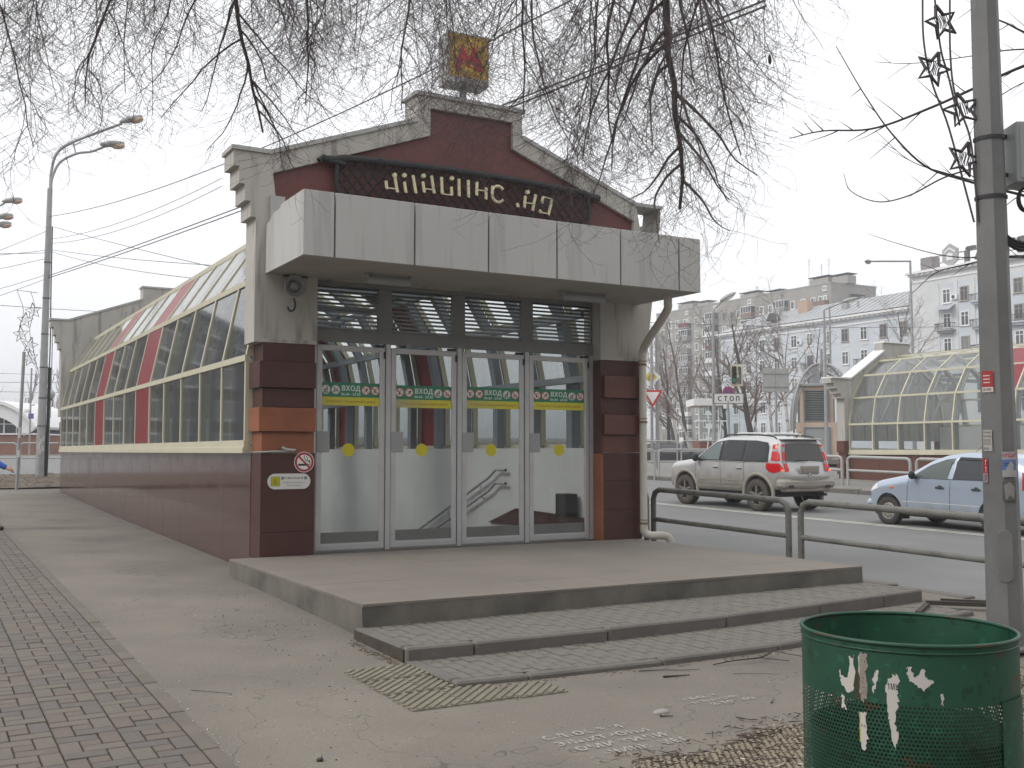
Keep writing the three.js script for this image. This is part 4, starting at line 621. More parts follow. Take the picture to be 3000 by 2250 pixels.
function makeSUV() {
  const t = thing('suv', 'silver beige dirty off-road car with lit red tail lamps driving away on the road', 'car', [14.99, gR(-8.17), -8.17]); t.rotation.x = 0.02;
  const s = { w: 0.9, wr: 0.385, arch: 0.455, archUp: 0.03, axles: [-1.35, 1.35], plan: 0.1, tumble: 0.2, round: 0.16, edge: 0.09, crown: 0.025, bow: 0.07,
    top: [[-2.12, 0.78], [-2.09, 0.92], [-1.98, 1.05], [-1.8, 1.1], [-1.1, 1.19], [-0.96, 1.22], [-0.56, 1.5], [-0.26, 1.69], [-0.05, 1.75], [0.3, 1.785], [1.0, 1.785], [1.6, 1.755], [1.86, 1.71], [1.93, 1.65], [2.03, 1.24], [2.06, 1.13], [2.1, 1.03], [2.14, 0.85]],
    bot: [[-2.12, 0.47], [-1.8, 0.42], [-0.8, 0.44], [0.8, 0.46], [1.8, 0.5], [2.14, 0.58]], belt: [[-2.2, 1.03], [-1, 1.14], [2.2, 1.18]] };
  const paint = new THREE.MeshPhysicalMaterial({ vertexColors: true, roughness: 0.36, metalness: 0.25, clearcoat: 0.5, clearcoatRoughness: 0.2 });
  const body = dirty(carBody(s), [0.53, 0.53, 0.53], [0.27, 0.243, 0.208], 0.5, 1.2, 3);
  obj('body', body, paint, t);
  const trim = surf([0.31, 0.285, 0.248], { size: 128, scale: 1.2, f: 5, amp: 0.2, grain: 0.08, bump: 0, rough: 0.6, seed: 70 });
  for (const sd of [-1, 1]) {
    obj('window_trim', flank(s, sd, [[-0.92, 1.17], [-0.5, 1.49], [-0.23, 1.645], [0.2, 1.7], [1.2, 1.695], [1.6, 1.65], [1.68, 1.54], [1.72, 1.18]], 0.006, 30), M.black, t);
    const panes = [['window', [[-0.8, 1.2], [-0.42, 1.49], [-0.18, 1.625], [-0.02, 1.655], [0.0, 1.2]], 0], ['window', [[0.09, 1.2], [0.1, 1.67], [0.84, 1.67], [0.82, 1.2]], 1], ['window', [[0.9, 1.2], [0.92, 1.665], [1.5, 1.63], [1.6, 1.54], [1.65, 1.21]], 1]];
    for (const [n, p, k] of panes) obj(n, flank(s, sd, p, 0.011), k ? M.darkGlass : M.sideGlass || (M.sideGlass = flat([0.13, 0.165, 0.16], 0.08)), t);
    for (const z of s.axles) obj('wheel_arch', archTrim(s, sd, z, 0.48, 0.05, 0.03), trim, t);
    obj('sill', [flank(s, sd, [[-0.9, 0.43], [-0.9, 0.56], [0.88, 0.58], [0.88, 0.45]], 0.035, 10, 2), flank(s, sd, [[-0.86, 0.68], [-0.86, 0.72], [0.84, 0.75], [0.84, 0.71]], 0.014, 10, 1)], trim, t);
    for (const z of [-0.92, 0.045, 0.9]) obj('door_gap', flank(s, sd, [[z - 0.005, 0.6], [z - 0.005, 1.16], [z + 0.005, 1.16], [z + 0.005, 0.6]], 0.003, 2, 6), M.black, t);
    obj('belt_strip', flank(s, sd, [[-0.92, 1.158], [-0.92, 1.172], [1.72, 1.182], [1.72, 1.168]], 0.012, 24, 1), M.chrome, t);
    for (const z of [-0.12, 0.74]) { const x = s.X(z, 1.03); obj('door_handle', [CB(0.04, 0.035, 0.19, 0.012, sd * (x + 0.022), 1.02, z)], M.chrome, t); }
    const mx = s.X(-0.72, 1.24); obj('mirror', [(() => { const g = new THREE.SphereGeometry(0.11, 16, 12); g.scale(0.9, 0.95, 0.7); return g.translate(sd * (mx + 0.14), 1.24, -0.78); })(), B(0.12, 0.06, 0.07, sd * (mx + 0.05), 1.19, -0.78)], M.dark, t);
    obj('roof_rail', sweep([[sd * 0.62, 1.74, -0.15], [sd * 0.63, 1.82, 0.05], [sd * 0.63, 1.835, 0.9], [sd * 0.62, 1.8, 1.6], [sd * 0.61, 1.73, 1.76]], 0.018, 8, 24), M.dark, t);
    // tail lamps: tall upper strip and wide lower bowl wrapping the corner
    const lamp = flat([0.5, 0.012, 0.015], 0.15, 0, { emissive: new THREE.Color(0.5, 0.02, 0.015), emissiveIntensity: 0.12 });
    const G = sd > 0 ? [0.86, 0.995] : [-0.995, -0.86], G2 = sd > 0 ? [0.82, 0.995] : [-0.995, -0.82];
    obj('tail_lamp', [sweep([1.21, 1.3, 1.4, 1.5, 1.61].map((y) => [sd * (s.X(1.88, y) - 0.05), y, s.z1 - 0.105 - (y - 1.05) * 0.3]), 0.045, 8), flank(s, sd, [[1.8, 1.22], [1.78, 1.44], [1.93, 1.44], [1.985, 1.22]], 0.012, 6), flank(s, sd, [[1.78, 1.5], [1.77, 1.6], [1.9, 1.62], [1.93, 1.5]], 0.012, 6), across(s, 1.94, 1.955, 1, 1, 0.014, 3, ...G), across(s, 1.985, 2.035, 1, 1, 0.014, 4, ...G), flank(s, sd, [[1.66, 1.03], [1.66, 1.16], [2.03, 1.16], [2.115, 1.0], [1.9, 0.93], [1.75, 0.95]], 0.013, 10), across(s, 2.055, 2.115, 1, 1, 0.014, 4, ...G2)], lamp, t);
    obj('reverse_lamp', [flank(s, sd, [[1.785, 1.44], [1.78, 1.5], [1.93, 1.5], [1.945, 1.44]], 0.011, 4), across(s, 1.955, 1.985, 1, 1, 0.012, 2, ...G), across(s, 2.035, 2.055, 1, 1, 0.012, 2, ...G2)], M.railFar, t);
    const glow = flat([0.8, 0.1, 0.05], 0.3, 0, { emissive: new THREE.Color(1, 0.16, 0.05), emissiveIntensity: 1.6 });
    obj('brake_bulb', [flank(s, sd, [[1.86, 1.52], [1.86, 1.58], [1.91, 1.58], [1.92, 1.52]], 0.016, 3), CY(0.015, 0.015, 0.02, sd * 0.74, 1.0, 2.105, 10, 'z'), CY(0.015, 0.015, 0.02, sd * 0.79, 1.0, 2.1, 10, 'z')], glow, t);
    for (const z of s.axles) wheel(t, sd * 0.785, z, 0.385, 0.25, sd, M.rimMud || (M.rimMud = flat([0.19, 0.175, 0.15], 0.6, 0.2)), 5, flat([0.075, 0.066, 0.055], 0.95));
  }
  obj('windscreen', across(s, -0.94, -0.24, 0.9, 0.9, 0.008), M.darkGlass, t);
  obj('rear_window', across(s, 1.938, 2.042, 0.84, 0.86, 0.022), flat([0.07, 0.066, 0.06], 0.3), t);
  obj('rear_spoiler', [CB(1.26, 0.035, 0.2, 0.015, 0, 1.735, 1.9), CB(0.9, 0.03, 0.12, 0.012, 0, 1.738, 1.97)], paint2(0.5), t);
  obj('bumper', [CB(1.74, 0.22, 0.28, 0.06, 0, 0.68, 2.08), CB(1.5, 0.1, 0.2, 0.03, 0, 0.54, 2.08)], trim, t);
  obj('bumper_vent', [B(0.16, 0.06, 0.02, -0.6, 0.62, 2.218), B(0.16, 0.06, 0.02, 0.6, 0.62, 2.218)], M.dark, t);
  obj('tailgate_panel', [CB(0.62, 0.19, 0.03, 0.01, 0.02, 1.01, 2.185), B(1.3, 0.006, 0.01, 0, 0.81, 2.208)], trim, t);
  obj('number_plate', CB(0.5, 0.11, 0.012, 0.004, 0.02, 1.01, 2.206), flat([0.27, 0.245, 0.2], 0.8), t);
  obj('badge', [new THREE.TorusGeometry(0.045, 0.01, 6, 18).translate(0, 0.88, 2.215)], M.chrome, t);
  obj('wiper', sweep([[0.05, 1.22, 2.1], [-0.2, 1.24, 2.11], [-0.38, 1.22, 2.1]], 0.012, 5), M.black, t);
  obj('roof_bar', [0.35, 1.3].map((z) => sweep([[-0.62, 1.835, z], [-0.4, 1.865, z], [0.4, 1.865, z], [0.62, 1.835, z]], 0.022, 8, 12)), M.white, t);
  obj('antenna', [sweep([[0.2, 1.78, 1.55], [0.2, 1.91, 1.72]], 0.006, 5), B(0.06, 0.03, 0.08, 0.2, 1.785, 1.55)], M.black, t);
  obj('underbody', [BB(-0.78, 0.78, 0.36, 0.6, -1.9, 1.9)], M.black, t);
  obj('exhaust', CY(0.035, 0.035, 0.3, 0.55, 0.42, 2.05, 10, 'z'), M.dark, t);
  return t;
}
function paint2(v) { return flat([v, v, v * 0.98], 0.35, 0.2); }
function makeHatch() {
  const t = thing('hatchback_car', 'pale blue small car behind the railing, partly hidden by the grey lamp post', 'car', [14.9, gR(-1.6), -1.66]); t.rotation.x = 0.02;
  const s = { w: 0.83, wr: 0.29, arch: 0.345, archUp: 0.02, axles: [-1.235, 1.235], plan: 0.13, tumble: 0.22, round: 0.2, edge: 0.12, crown: 0.03, bow: 0.1,
    top: [[-1.84, 0.6], [-1.81, 0.72], [-1.72, 0.81], [-1.5, 0.9], [-0.95, 1.01], [-0.75, 1.05], [-0.25, 1.33], [0.1, 1.455], [0.45, 1.51], [0.9, 1.515], [1.3, 1.49], [1.7, 1.44], [1.82, 1.38], [1.93, 1.05], [1.97, 0.95], [2.02, 0.8]],
    bot: [[-1.84, 0.3], [-1.5, 0.24], [0, 0.26], [1.6, 0.27], [2.02, 0.36]], belt: [[-2, 0.8], [-0.9, 0.95], [2, 1.02]] };
  const paint = new THREE.MeshPhysicalMaterial({ vertexColors: true, roughness: 0.3, metalness: 0.3, clearcoat: 0.6, clearcoatRoughness: 0.12 });
  obj('body', dirty(carBody(s), [0.4, 0.47, 0.56], [0.33, 0.36, 0.39], 0.25, 0.6, 5), paint, t);
  for (const sd of [-1, 1]) {
    obj('window_trim', flank(s, sd, [[-0.66, 0.985], [-0.22, 1.255], [0.13, 1.375], [0.5, 1.43], [1.05, 1.425], [1.55, 1.37], [1.64, 1.26], [1.68, 1.01]], 0.005, 30), M.black, t);
    obj('window_pillar', flank(s, sd, [[0.24, 1.0], [0.34, 1.41], [0.42, 1.42], [0.36, 1.0]], 0.008, 5), paint2(0.5), t).material = flat([0.42, 0.48, 0.56], 0.3, 0.3);
    for (const [p, k] of [[[[-0.6, 0.995], [-0.2, 1.245], [0.14, 1.36], [0.32, 1.39], [0.23, 0.995]], 0], [[[0.37, 1.0], [0.44, 1.41], [1.03, 1.405], [1.08, 1.01]], 1], [[[1.16, 1.02], [1.12, 1.395], [1.5, 1.345], [1.58, 1.25], [1.62, 1.03]], 1]]) obj('window', flank(s, sd, p, 0.011), k ? M.winGlass : M.hatchGlass || (M.hatchGlass = flat([0.1, 0.12, 0.11], 0.07)), t);
    for (const [a, b] of [[-0.7, -0.76], [0.3, 0.26], [1.12, 1.0]]) obj('door_gap', flank(s, sd, [[b - 0.004, 0.36], [a - 0.004, 0.96], [a + 0.004, 0.96], [b + 0.004, 0.36]], 0.003, 3, 6), M.black, t);
    obj('rubbing_strip', flank(s, sd, [[-0.86, 0.5], [-0.86, 0.51], [0.93, 0.51], [0.93, 0.5]], 0.008, 12, 1), M.white, t);
    obj('side_marker', CB(0.012, 0.035, 0.1, 0.005, sd * (s.X(-1.12, 0.77) + 0.006), 0.77, -1.12), flat([0.75, 0.16, 0.03], 0.3), t);
    for (const z of [0.06, 0.88]) { const x = s.X(z, 0.82); obj('door_handle', [CB(0.03, 0.032, 0.2, 0.01, sd * (x + 0.018), 0.82, z), (() => { const g = new THREE.SphereGeometry(0.05, 10, 8); g.scale(0.3, 0.7, 1.1); return g.translate(sd * (x + 0.004), 0.835, z); })()], M.dark, t); }
    const mx = s.X(-0.48, 1.02); obj('mirror', [(() => { const g = new THREE.SphereGeometry(0.1, 14, 10); g.scale(0.85, 0.85, 0.6); return g.translate(sd * (mx + 0.12), 1.05, -0.52); })(), B(0.1, 0.05, 0.06, sd * (mx + 0.04), 1.0, -0.52)], M.black, t);
    obj('wind_deflector', flank(s, sd, [[0.43, 1.39], [0.46, 1.435], [1.02, 1.425], [1.05, 1.375]], 0.028, 8, 2), M.black, t);
    obj('headlamp', flank(s, sd, [[-1.8, 0.64], [-1.76, 0.75], [-1.56, 0.82], [-1.5, 0.74]], 0.008, 8), flat([0.75, 0.76, 0.76], 0.1), t);
    obj('tail_lamp', flank(s, sd, [[1.8, 0.85], [1.78, 1.2], [1.9, 1.1], [1.97, 0.86]], 0.01, 8), flat([0.5, 0.02, 0.03], 0.2), t);
    obj('sill', flank(s, sd, [[-0.86, 0.25], [-0.86, 0.31], [0.86, 0.33], [0.86, 0.27]], 0.03, 8, 2), M.dark, t);
    obj('mud_flap', B(0.2, 0.2, 0.012, sd * 0.7, 0.24, -0.86), M.black, t);
    for (const z of s.axles) wheel(t, sd * 0.725, z, 0.29, 0.185, sd, flat([0.36, 0.34, 0.3], 0.5, 0.3), 0, flat([0.05, 0.047, 0.043], 0.92));
  }
  obj('windscreen', across(s, -0.73, 0.14, 0.9, 0.9, 0.007), M.darkGlass, t);
  obj('rear_window', across(s, 1.835, 1.925, 0.85, 0.85, 0.01), M.darkGlass, t);
  obj('bumper', CB(1.46, 0.16, 0.2, 0.06, 0, 0.42, -1.8), flat([0.4, 0.47, 0.55], 0.4, 0.1), t);
  obj('underbody', BB(-0.7, 0.7, 0.2, 0.4, -1.65, 1.8), M.black, t);
  obj('exhaust', CY(0.03, 0.03, 1.5, -0.3, 0.2, 0.9, 8, 'z'), M.dark, t);
  obj('antenna', sweep([[0, 1.48, 0.2], [0, 1.7, 0.5]], 0.005, 5), M.black, t);
  return t;
}
function makeDarkCar() {
  const t = thing('dark_suv', 'black large car parked beyond the far railing, left of the silver one', 'car', [38.8, 0, -40.8], null, -2.09);
  const s = { w: 0.94, wr: 0.37, arch: 0.44, archUp: 0.03, axles: [-1.42, 1.42], plan: 0.1, tumble: 0.22, round: 0.2, edge: 0.1, crown: 0.03, bow: 0.08,
    top: [[-2.42, 0.85], [-2.36, 1.0], [-2.1, 1.1], [-1.2, 1.2], [-1.05, 1.23], [-0.3, 1.68], [0.2, 1.78], [1.4, 1.78], [2.05, 1.7], [2.2, 1.6], [2.36, 1.2], [2.42, 0.9]], bot: [[-2.42, 0.42], [0, 0.4], [2.42, 0.5]], belt: [[-2.4, 1.05], [2.4, 1.2]] };
  obj('body', dirty(carBody(s), [0.035, 0.036, 0.04], [0.06, 0.055, 0.05], 0.4, 0.8, 7), new THREE.MeshPhysicalMaterial({ vertexColors: true, roughness: 0.25, clearcoat: 0.6 }), t);
  for (const sd of [-1, 1]) {
    for (const p of [[[-0.85, 1.24], [-0.35, 1.55], [-0.1, 1.64], [0.1, 1.24]], [[0.17, 1.24], [0.14, 1.67], [1.0, 1.68], [1.04, 1.25]], [[1.1, 1.25], [1.08, 1.68], [1.75, 1.62], [1.95, 1.27]]]) obj('window', flank(s, sd, p, 0.008), M.winGlass2, t);
    obj('roof_rail', sweep([[sd * 0.66, 1.76, -0.1], [sd * 0.67, 1.84, 0.2], [sd * 0.67, 1.84, 1.4], [sd * 0.65, 1.74, 1.8]], 0.02, 6, 16), M.chrome, t);
    const mx = s.X(-0.8, 1.25); obj('mirror', (() => { const g = new THREE.SphereGeometry(0.12, 12, 8); return g.translate(sd * (mx + 0.14), 1.28, -0.82); })(), M.dark, t);
    for (const z of s.axles) wheel(t, sd * 0.83, z, 0.37, 0.25, sd, M.chrome, 6, M.rubber);
    obj('tail_lamp', flank(s, sd, [[2.2, 1.0], [2.2, 1.25], [2.3, 1.2], [2.36, 1.0]], 0.01, 4), M.redPaint, t);
  }
  obj('windscreen', across(s, -1.0, -0.32, 0.9, 0.9, 0.008), M.winGlass2, t);
  return t;
}
makeSUV(); const hatch = makeHatch(); const darkCar = makeDarkCar();
// ------------------------------------------------------------------ far side: ground levels
const gF = (x, z) => gR(z) + 0.14 + 0.42 * sstep(23.6, 27, x) * sstep(-20, -24, z);

// ------------------------------------------------------------------ second pavilion across the road
{
  const t = thing('metro_pavilion', 'second glazed pavilion across the road with white stepped gable and dark red plinth', 'pavilion', [28.86, -0.08, -17.4]);
  const kx = 2.6, oldL = corbL(4.22).map(([x, y]) => [x * kx, y]), R = oldL.map(([x, y]) => [W - x, y]).reverse(), top = gableTop(4.22, 5.42, 5.78);
  obj('wall', EX([[-0.26, 1.75], [W + 0.26, 1.75], ...R, ...top.slice().reverse(), ...oldL.slice().reverse()], -0.42, 0), M.render, t);
  const path = [[-1.0, 4.22], ...top, [W + 1.0, 4.22]];
  for (let i = 0; i + 1 < path.length; i++) { const [ax, ay] = path[i], [bx, by] = path[i + 1]; if (Math.abs(bx - ax) < 1e-6) continue; const g = new THREE.BoxGeometry(Math.hypot(bx - ax, by - ay), 0.06, 0.6 - i * 0.004); g.rotateZ(Math.atan2(by - ay, bx - ax)); obj('coping', g.translate((ax + bx) / 2, (ay + by) / 2 + 0.03, -0.21), M.white, t); }
  for (const s of [0, 1]) for (const [a, b, p] of [[0, 0.42, 0], [0.42, 0.85, 0.1], [0.85, 1.28, 0], [1.28, 1.745, 0.1]]) obj('stone_block', CBB(s ? W - 0.1 : -0.22 - p, s ? W + 0.22 + p : 0.1, a + 0.003, b, -0.4, -0.01, 0.01), M.brownStone, t);
  const zs = []; for (let i = 0; i <= 16; i++) zs.push(i * 1.205); zs[0] = 0.01;
  glazing(t, zs.slice().reverse().map((z) => z), [7, 11], M.farGlass, false);
  for (const s of [0, 1]) { for (let i = 0; i < 13; i++) obj('granite_slab', CBB(s ? W - 0.12 : -0.03, s ? W + 0.03 : 0.12, -0.5, 1.2, i * 1.483 + 0.004, (i + 1) * 1.483, 0.004), M.brownStone, t); obj('sill', BB(s ? W - 0.05 : -0.12, s ? W + 0.12 : 0.05, 1.205, 1.26, 0.02, 19.25), M.cream, t); obj('inner_wall', BB(s ? W - 0.25 : 0.125, s ? W - 0.125 : 0.25, -0.5, s ? 2.35 : 1.2, 0.02, 19.2), M.innerWall, t); }
  obj('inner_floor', BB(0.26, W - 0.26, -0.1, 0.3, 0.02, 19.2), M.innerFloor, t); obj('inner_wall', BB(0.26, W - 0.26, 0.31, 3.2, 19.1, 19.2), M.innerWall, t);
  for (let i = 1; i < 16; i += 1) { const rb = []; for (let r = 0; r < 10; r++) { const [ax, ay] = vault[r], [bx, by] = vault[r + 1], s = (x) => 2.8 + (x - 2.8) * 0.93; rb.push(bar([s(ax), ay - 0.1 * (r > 0), i * 1.205], [s(bx), by - 0.1, i * 1.205], 0.13, 0.12)); } if (i % 2) { rb.push(BB(0.7, 4.9, 3.95, 4.07, i * 1.205 - 0.05, i * 1.205 + 0.05), bar([0.35, 2.4, i * 1.205], [1.4, 3.98, i * 1.205], 0.08)); } obj('steel_rib', rb, M.poleLight, t); }
}

// ------------------------------------------------------------------ railings
function railing(label, group, sections, r, mat, yBase, yTop, name = 'railing') {
  const t = thing(name, label, 'railing', [0, 0, 0], group);
  for (const [a, b] of sections) { // hoop from a to b (x, z)
    const A = V3(a[0], yBase(...a), a[1]), Bv = V3(b[0], yBase(...b), b[1]), d = Bv.clone().sub(A).setY(0).normalize(), h = yTop, k = Math.min(0.14, h * 0.16), ins = (p, s, y) => [p.x + d.x * s, p.y + y, p.z + d.z * s];
    obj('rail_hoop', sweep([ins(A, 0, -0.3), ins(A, 0, h - k), ins(A, k * 0.3, h - k * 0.3), ins(A, k, h), ins(Bv, -k, h), ins(Bv, -k * 0.3, h - k * 0.3), ins(Bv, 0, h - k), ins(Bv, 0, -0.3)], r, 12), mat, t);
    obj('mid_rail', sweep([ins(A, 0.01, h * 0.53), ins(Bv, -0.01, h * 0.53)], r * 0.86, 12), mat, t);
  }
  return t;
}
railing('weathered grey tubular railing nearest the camera, between the platform and the road', 'road railings', [[[6, -2.95], [6, -0.42]].map((p) => p), [[6, -0.25], [6, 2.52]], [[6, 2.73], [6, 5.42]], [[6, 5.6], [6, 8.3]]], 0.04, M.rail, (x, z) => -0.25 - 0.02 * z, 0.93);
railing('grey railing across the road in front of the second pavilion', 'road railings', [[[24.5, -16.45], [24.5, -13.78]], [[24.5, -13.52], [24.5, -10.9]], [[24.5, -10.65], [24.5, -8]], [[24.5, -7.8], [24.5, -5.2]]], 0.052, M.railFar, (x, z) => gR(z) + 0.13, 0.98);
railing('upper pale railing left of the silver car, before the dark parked car', 'road railings', [[[24.2, -27.2], [26.8, -25.7]], [[26.95, -25.6], [28.4, -24.8]], [[28.5, -24.7], [31, -23.3]]], 0.035, M.railFar, () => 0.72, 1.0);
railing('lower pale railing behind the silver car by the road signs', 'road railings', [[[20.8, -22.2], [22.2, -21.4]], [[22.35, -21.3], [24.1, -20.3]]], 0.04, M.railFar, () => 0.3, 1.02);
railing('pale railing far left beyond the lamp post and bare earth', 'road railings', [[[-6, -34.8], [-3.1, -33.3]], [[-3, -33.2], [-0.1, -31.7]], [[0, -31.7], [0.75, -31.3]], [[0.88, -31.2], [3.4, -29.9]]], 0.035, M.railFar, (x, z) => 0.36, 1.2);

// ------------------------------------------------------------------ big lamp post on the right
{
  const t = thing('lamp_post', 'big grey faceted lamp post at the right edge with torn posters', 'lamp post', [4.02, -0.32, 6.92]);
  const sh = CY(0.142, 0.082, 8.5, 0, 4.25, 0, 8); t.rotation.z = 0.024; t.rotation.x = 0.012;
  obj('shaft', toCreasedNormals(sh, 0.3), M.pole, t); obj('base_plate', CB(0.42, 0.03, 0.42, 0.006, 0, 0.03, 0), M.pole, t);
  const fa = -0.953, rad = (y) => lerp(0.142, 0.082, y / 8.5), onP = (g, a, y, out = 0.002) => { const m = new THREE.Matrix4().makeRotationY(fa + a).multiply(new THREE.Matrix4().makeTranslation(0, y, rad(y) * 0.99 + out)); return g.applyMatrix4(m); };
  { const s = new THREE.Shape(); s.absarc(0, 0.15, 0.052, 0, Math.PI); s.absarc(0, -0.15, 0.052, Math.PI, Math.PI * 2); obj('hatch', onP(new THREE.ExtrudeGeometry(s, { depth: 0.008, bevelEnabled: true, bevelSize: 0.004, bevelThickness: 0.004, curveSegments: 10 }), 0.12, 0.75, -0.004), M.poleLight.clone(), t).material = M.pole; }
  const poster = (name, a, y, w, h, draw, label) => { const seg = 6, g = new THREE.CylinderGeometry(rad(y) + 0.004, rad(y) + 0.004, h, seg, 1, true, fa + a - w / rad(y) / 2, w / rad(y)); g.userData.uv = true; const m = obj(name, g.translate(0, y, 0), printed(128, 192, draw, 0.8, { side: THREE.DoubleSide }), t); m.userData.label = label; };
  poster('poster', -0.62, 2.13, 0.1, 0.17, (c, w, h) => { c.fillStyle = '#a33a3a'; c.fillRect(0, 0, w, h); c.fillStyle = '#c9bdb8'; c.fillRect(0, h * 0.76, w, h * 0.24); c.fillStyle = '#d8c4c0'; for (let i = 0; i < 3; i++) c.fillRect(w * 0.15, h * (0.2 + i * 0.16), w * 0.6, h * 0.05); c.fillStyle = '#2a2a2a'; c.font = 'bold 30px sans-serif'; c.fillText('28-506', w * 0.1, h * 0.93, w * 0.8); }, 'torn red poster with a white number strip');
  poster('poster', -0.72, 1.66, 0.085, 0.17, (c, w, h) => { c.fillStyle = '#a9a6a0'; c.fillRect(0, 0, w, h); c.fillStyle = '#4a4a4a'; c.font = 'bold 26px sans-serif'; c.fillText('РОЧНАЯ', 8, 34, w - 12); c.fillText('ПОМОЩЬ', 8, 68, w - 12); for (let i = 0; i < 5; i++) c.fillRect(10, 86 + i * 11, w - 22, 4); c.fillText('200-50', 8, h - 14, w - 12); }, 'small grey paper notice');
  poster('poster', 0.6, 1.47, 0.13, 0.2, (c, w, h) => { c.fillStyle = '#a7a3a6'; c.fillRect(0, 0, w, h); c.fillStyle = '#a8323e'; c.font = 'bold 38px sans-serif'; c.fillText('КРЕДИТ', 2, 40, w - 4); c.fillStyle = '#5d77a8'; c.fillRect(0, 60, w * 0.9, 80); c.fillStyle = '#26304a'; c.fillRect(w * 0.1, 84, w * 0.8, 6); c.fillRect(w * 0.1, 98, w * 0.8, 6); c.fillStyle = '#a9a6a2'; c.beginPath(); c.moveTo(w * 0.2, 130); c.lineTo(w * 0.5, 70); c.lineTo(w * 0.75, 96); c.lineTo(w * 0.5, 192); c.lineTo(w * 0.2, 192); c.fill(); }, 'torn credit advert reading КРЕДИТ in red');
  poster('poster', -0.95, 1.42, 0.06, 0.19, (c, w, h) => { c.fillStyle = '#98808c'; c.fillRect(0, 0, w, h); c.fillStyle = '#9e2f3c'; c.fillRect(0, 0, w, h * 0.62); c.fillStyle = '#d8cccc'; c.font = 'bold 60px sans-serif'; c.fillText('Г', w * 0.55, h * 0.28); c.fillText('Т', w * 0.55, h * 0.58); c.fillStyle = '#26222a'; c.fillText('57', w * 0.35, h * 0.92); }, 'narrow red sticker with white letters');
  poster('paper_scrap', 0.5, 1.26, 0.11, 0.16, (c, w, h) => { c.fillStyle = '#5c5a57'; c.fillRect(0, 0, w, h); c.fillStyle = '#8d8a86'; c.beginPath(); [[0.1, 0.2], [0.5, 0.05], [0.9, 0.3], [0.8, 0.9], [0.5, 0.7], [0.2, 0.95]].forEach(([a, b], i) => (i ? c.lineTo(a * w, b * h) : c.moveTo(a * w, b * h))); c.fill(); }, 'grey scrap of a torn poster');
  obj('clamp', [CY(rad(3.4) + 0.008, rad(3.4) + 0.008, 0.03, 0, 3.62, 0, 8), CY(rad(4) + 0.008, rad(4) + 0.008, 0.03, 0, 4.1, 0, 8)], M.dark, t);
}
{ // cabinet fixed to the right of the lamp post, with hanging cables
  const t = thing('cable_cabinet', 'grey metal box strapped to the right of the big lamp post with hanging cables', 'cabinet', [4.12, 3.42, 6.99], null, -0.52);
  obj('box', CBB(0.02, 0.5, 0, 0.5, -0.16, 0.12, 0.01), M.greyPaint, t); obj('door_panel', CBB(0.05, 0.47, 0.03, 0.47, 0.121, 0.13, 0.004), M.greyPaint, t);
  for (const y of [0.42, 0.1]) obj('bracket', B(0.2, 0.03, 0.03, -0.02, y, -0.05), M.dark, t);
  for (const [k, dx, dz] of [[0, 0, 0], [1, 0.025, 0.02], [2, 0.05, -0.02]]) obj('cable', sweep([[0.16 + dx, 0.01, -0.02], [0.22 + dx, -0.12, 0], [0.25 + dx * 0.5, -0.32, 0.03 + dz], [0.12, -0.48 - dx, 0.06], [-0.06, -0.45 - dx, 0.1], [-0.2, -0.25, 0.07], [-0.24, -0.05, 0.03], [-0.22, 0.2, 0]], 0.016, 7, 40), M.black, t);
  obj('cable_coil', [0, 1, 2].map((i) => { const P = []; for (let k = 0; k <= 18; k++) { const a = (k / 18) * 6.5; P.push([0.14 + 0.07 * Math.cos(a), -0.12 + 0.1 * Math.sin(a), 0.02 * i]); } return sweep(P, 0.009, 5); }), M.dark, t);
}
function garland(name, label, pos, turn, R, tube, stars, wires, wr) {
  const t = thing(name, label, 'garland', pos, 'star garlands', turn);
  const rnd = rngOf(Math.round(pos[0] * 10) + 99);
  for (const [x, y, rot, yaw] of stars) {
    const s = sub('star', t, [x, y, 0]); s.rotation.set(0, yaw, rot);
    const P = []; for (let i = 0; i <= 10; i++) { const a = Math.PI / 2 + (i / 10) * Math.PI * 2, r = i % 2 ? R * 0.44 : R; P.push([r * Math.cos(a), r * Math.sin(a), 0]); }
    obj('star_outline', sweep(P, tube, 7), M.stringDark || (M.stringDark = flat([0.075, 0.06, 0.068], 0.7)), s);
    const wv = []; for (let k = -4; k <= 4; k++) { const x0 = k * R * 0.1, hh = R * (0.42 - Math.abs(k) * 0.03); wv.push(sweep([[x0 * 1.1, -hh, 0.004], [x0 * 0.9 + (rnd() - 0.5) * 0.02 * R * 5, 0, 0.008], [x0, hh, 0.004]], tube * 0.28, 4)); } obj('star_wires', wv, M.stringDark, s);
  }
  for (const w of wires) obj('wire', sweep(w, wr, 5, w.length * 6), M.stringDark, t);
  return t;
}
garland('star_garland', 'dark string of star outlines hanging down the left side of the big lamp post', [3.92, 0, 6.96], -0.52, 0.145, 0.0155,
  [[-0.35, 4.76, 0.35, 0.2], [-0.43, 4.37, -0.35, 0.1], [-0.205, 4.03, 0.25, -0.2], [-0.2, 3.62, -0.3, 0.15]],
  [[[-0.5, 5.0, 0], [-0.5, 4.6, 0], [-0.44, 4.25, 0], [-0.32, 3.9, 0], [-0.2, 3.4, 0], [-0.13, 3.1, 0]], [[-0.28, 5.0, 0.01], [-0.29, 4.5, 0.01], [-0.26, 4.15, 0.01], [-0.15, 3.8, 0.01], [-0.12, 3.45, 0.01], [-0.1, 3.1, 0.01]], [[-0.4, 5.0, -0.01], [-0.36, 4.55, -0.01], [-0.3, 4.3, -0.01], [-0.22, 3.9, -0.01]]], 0.0085);
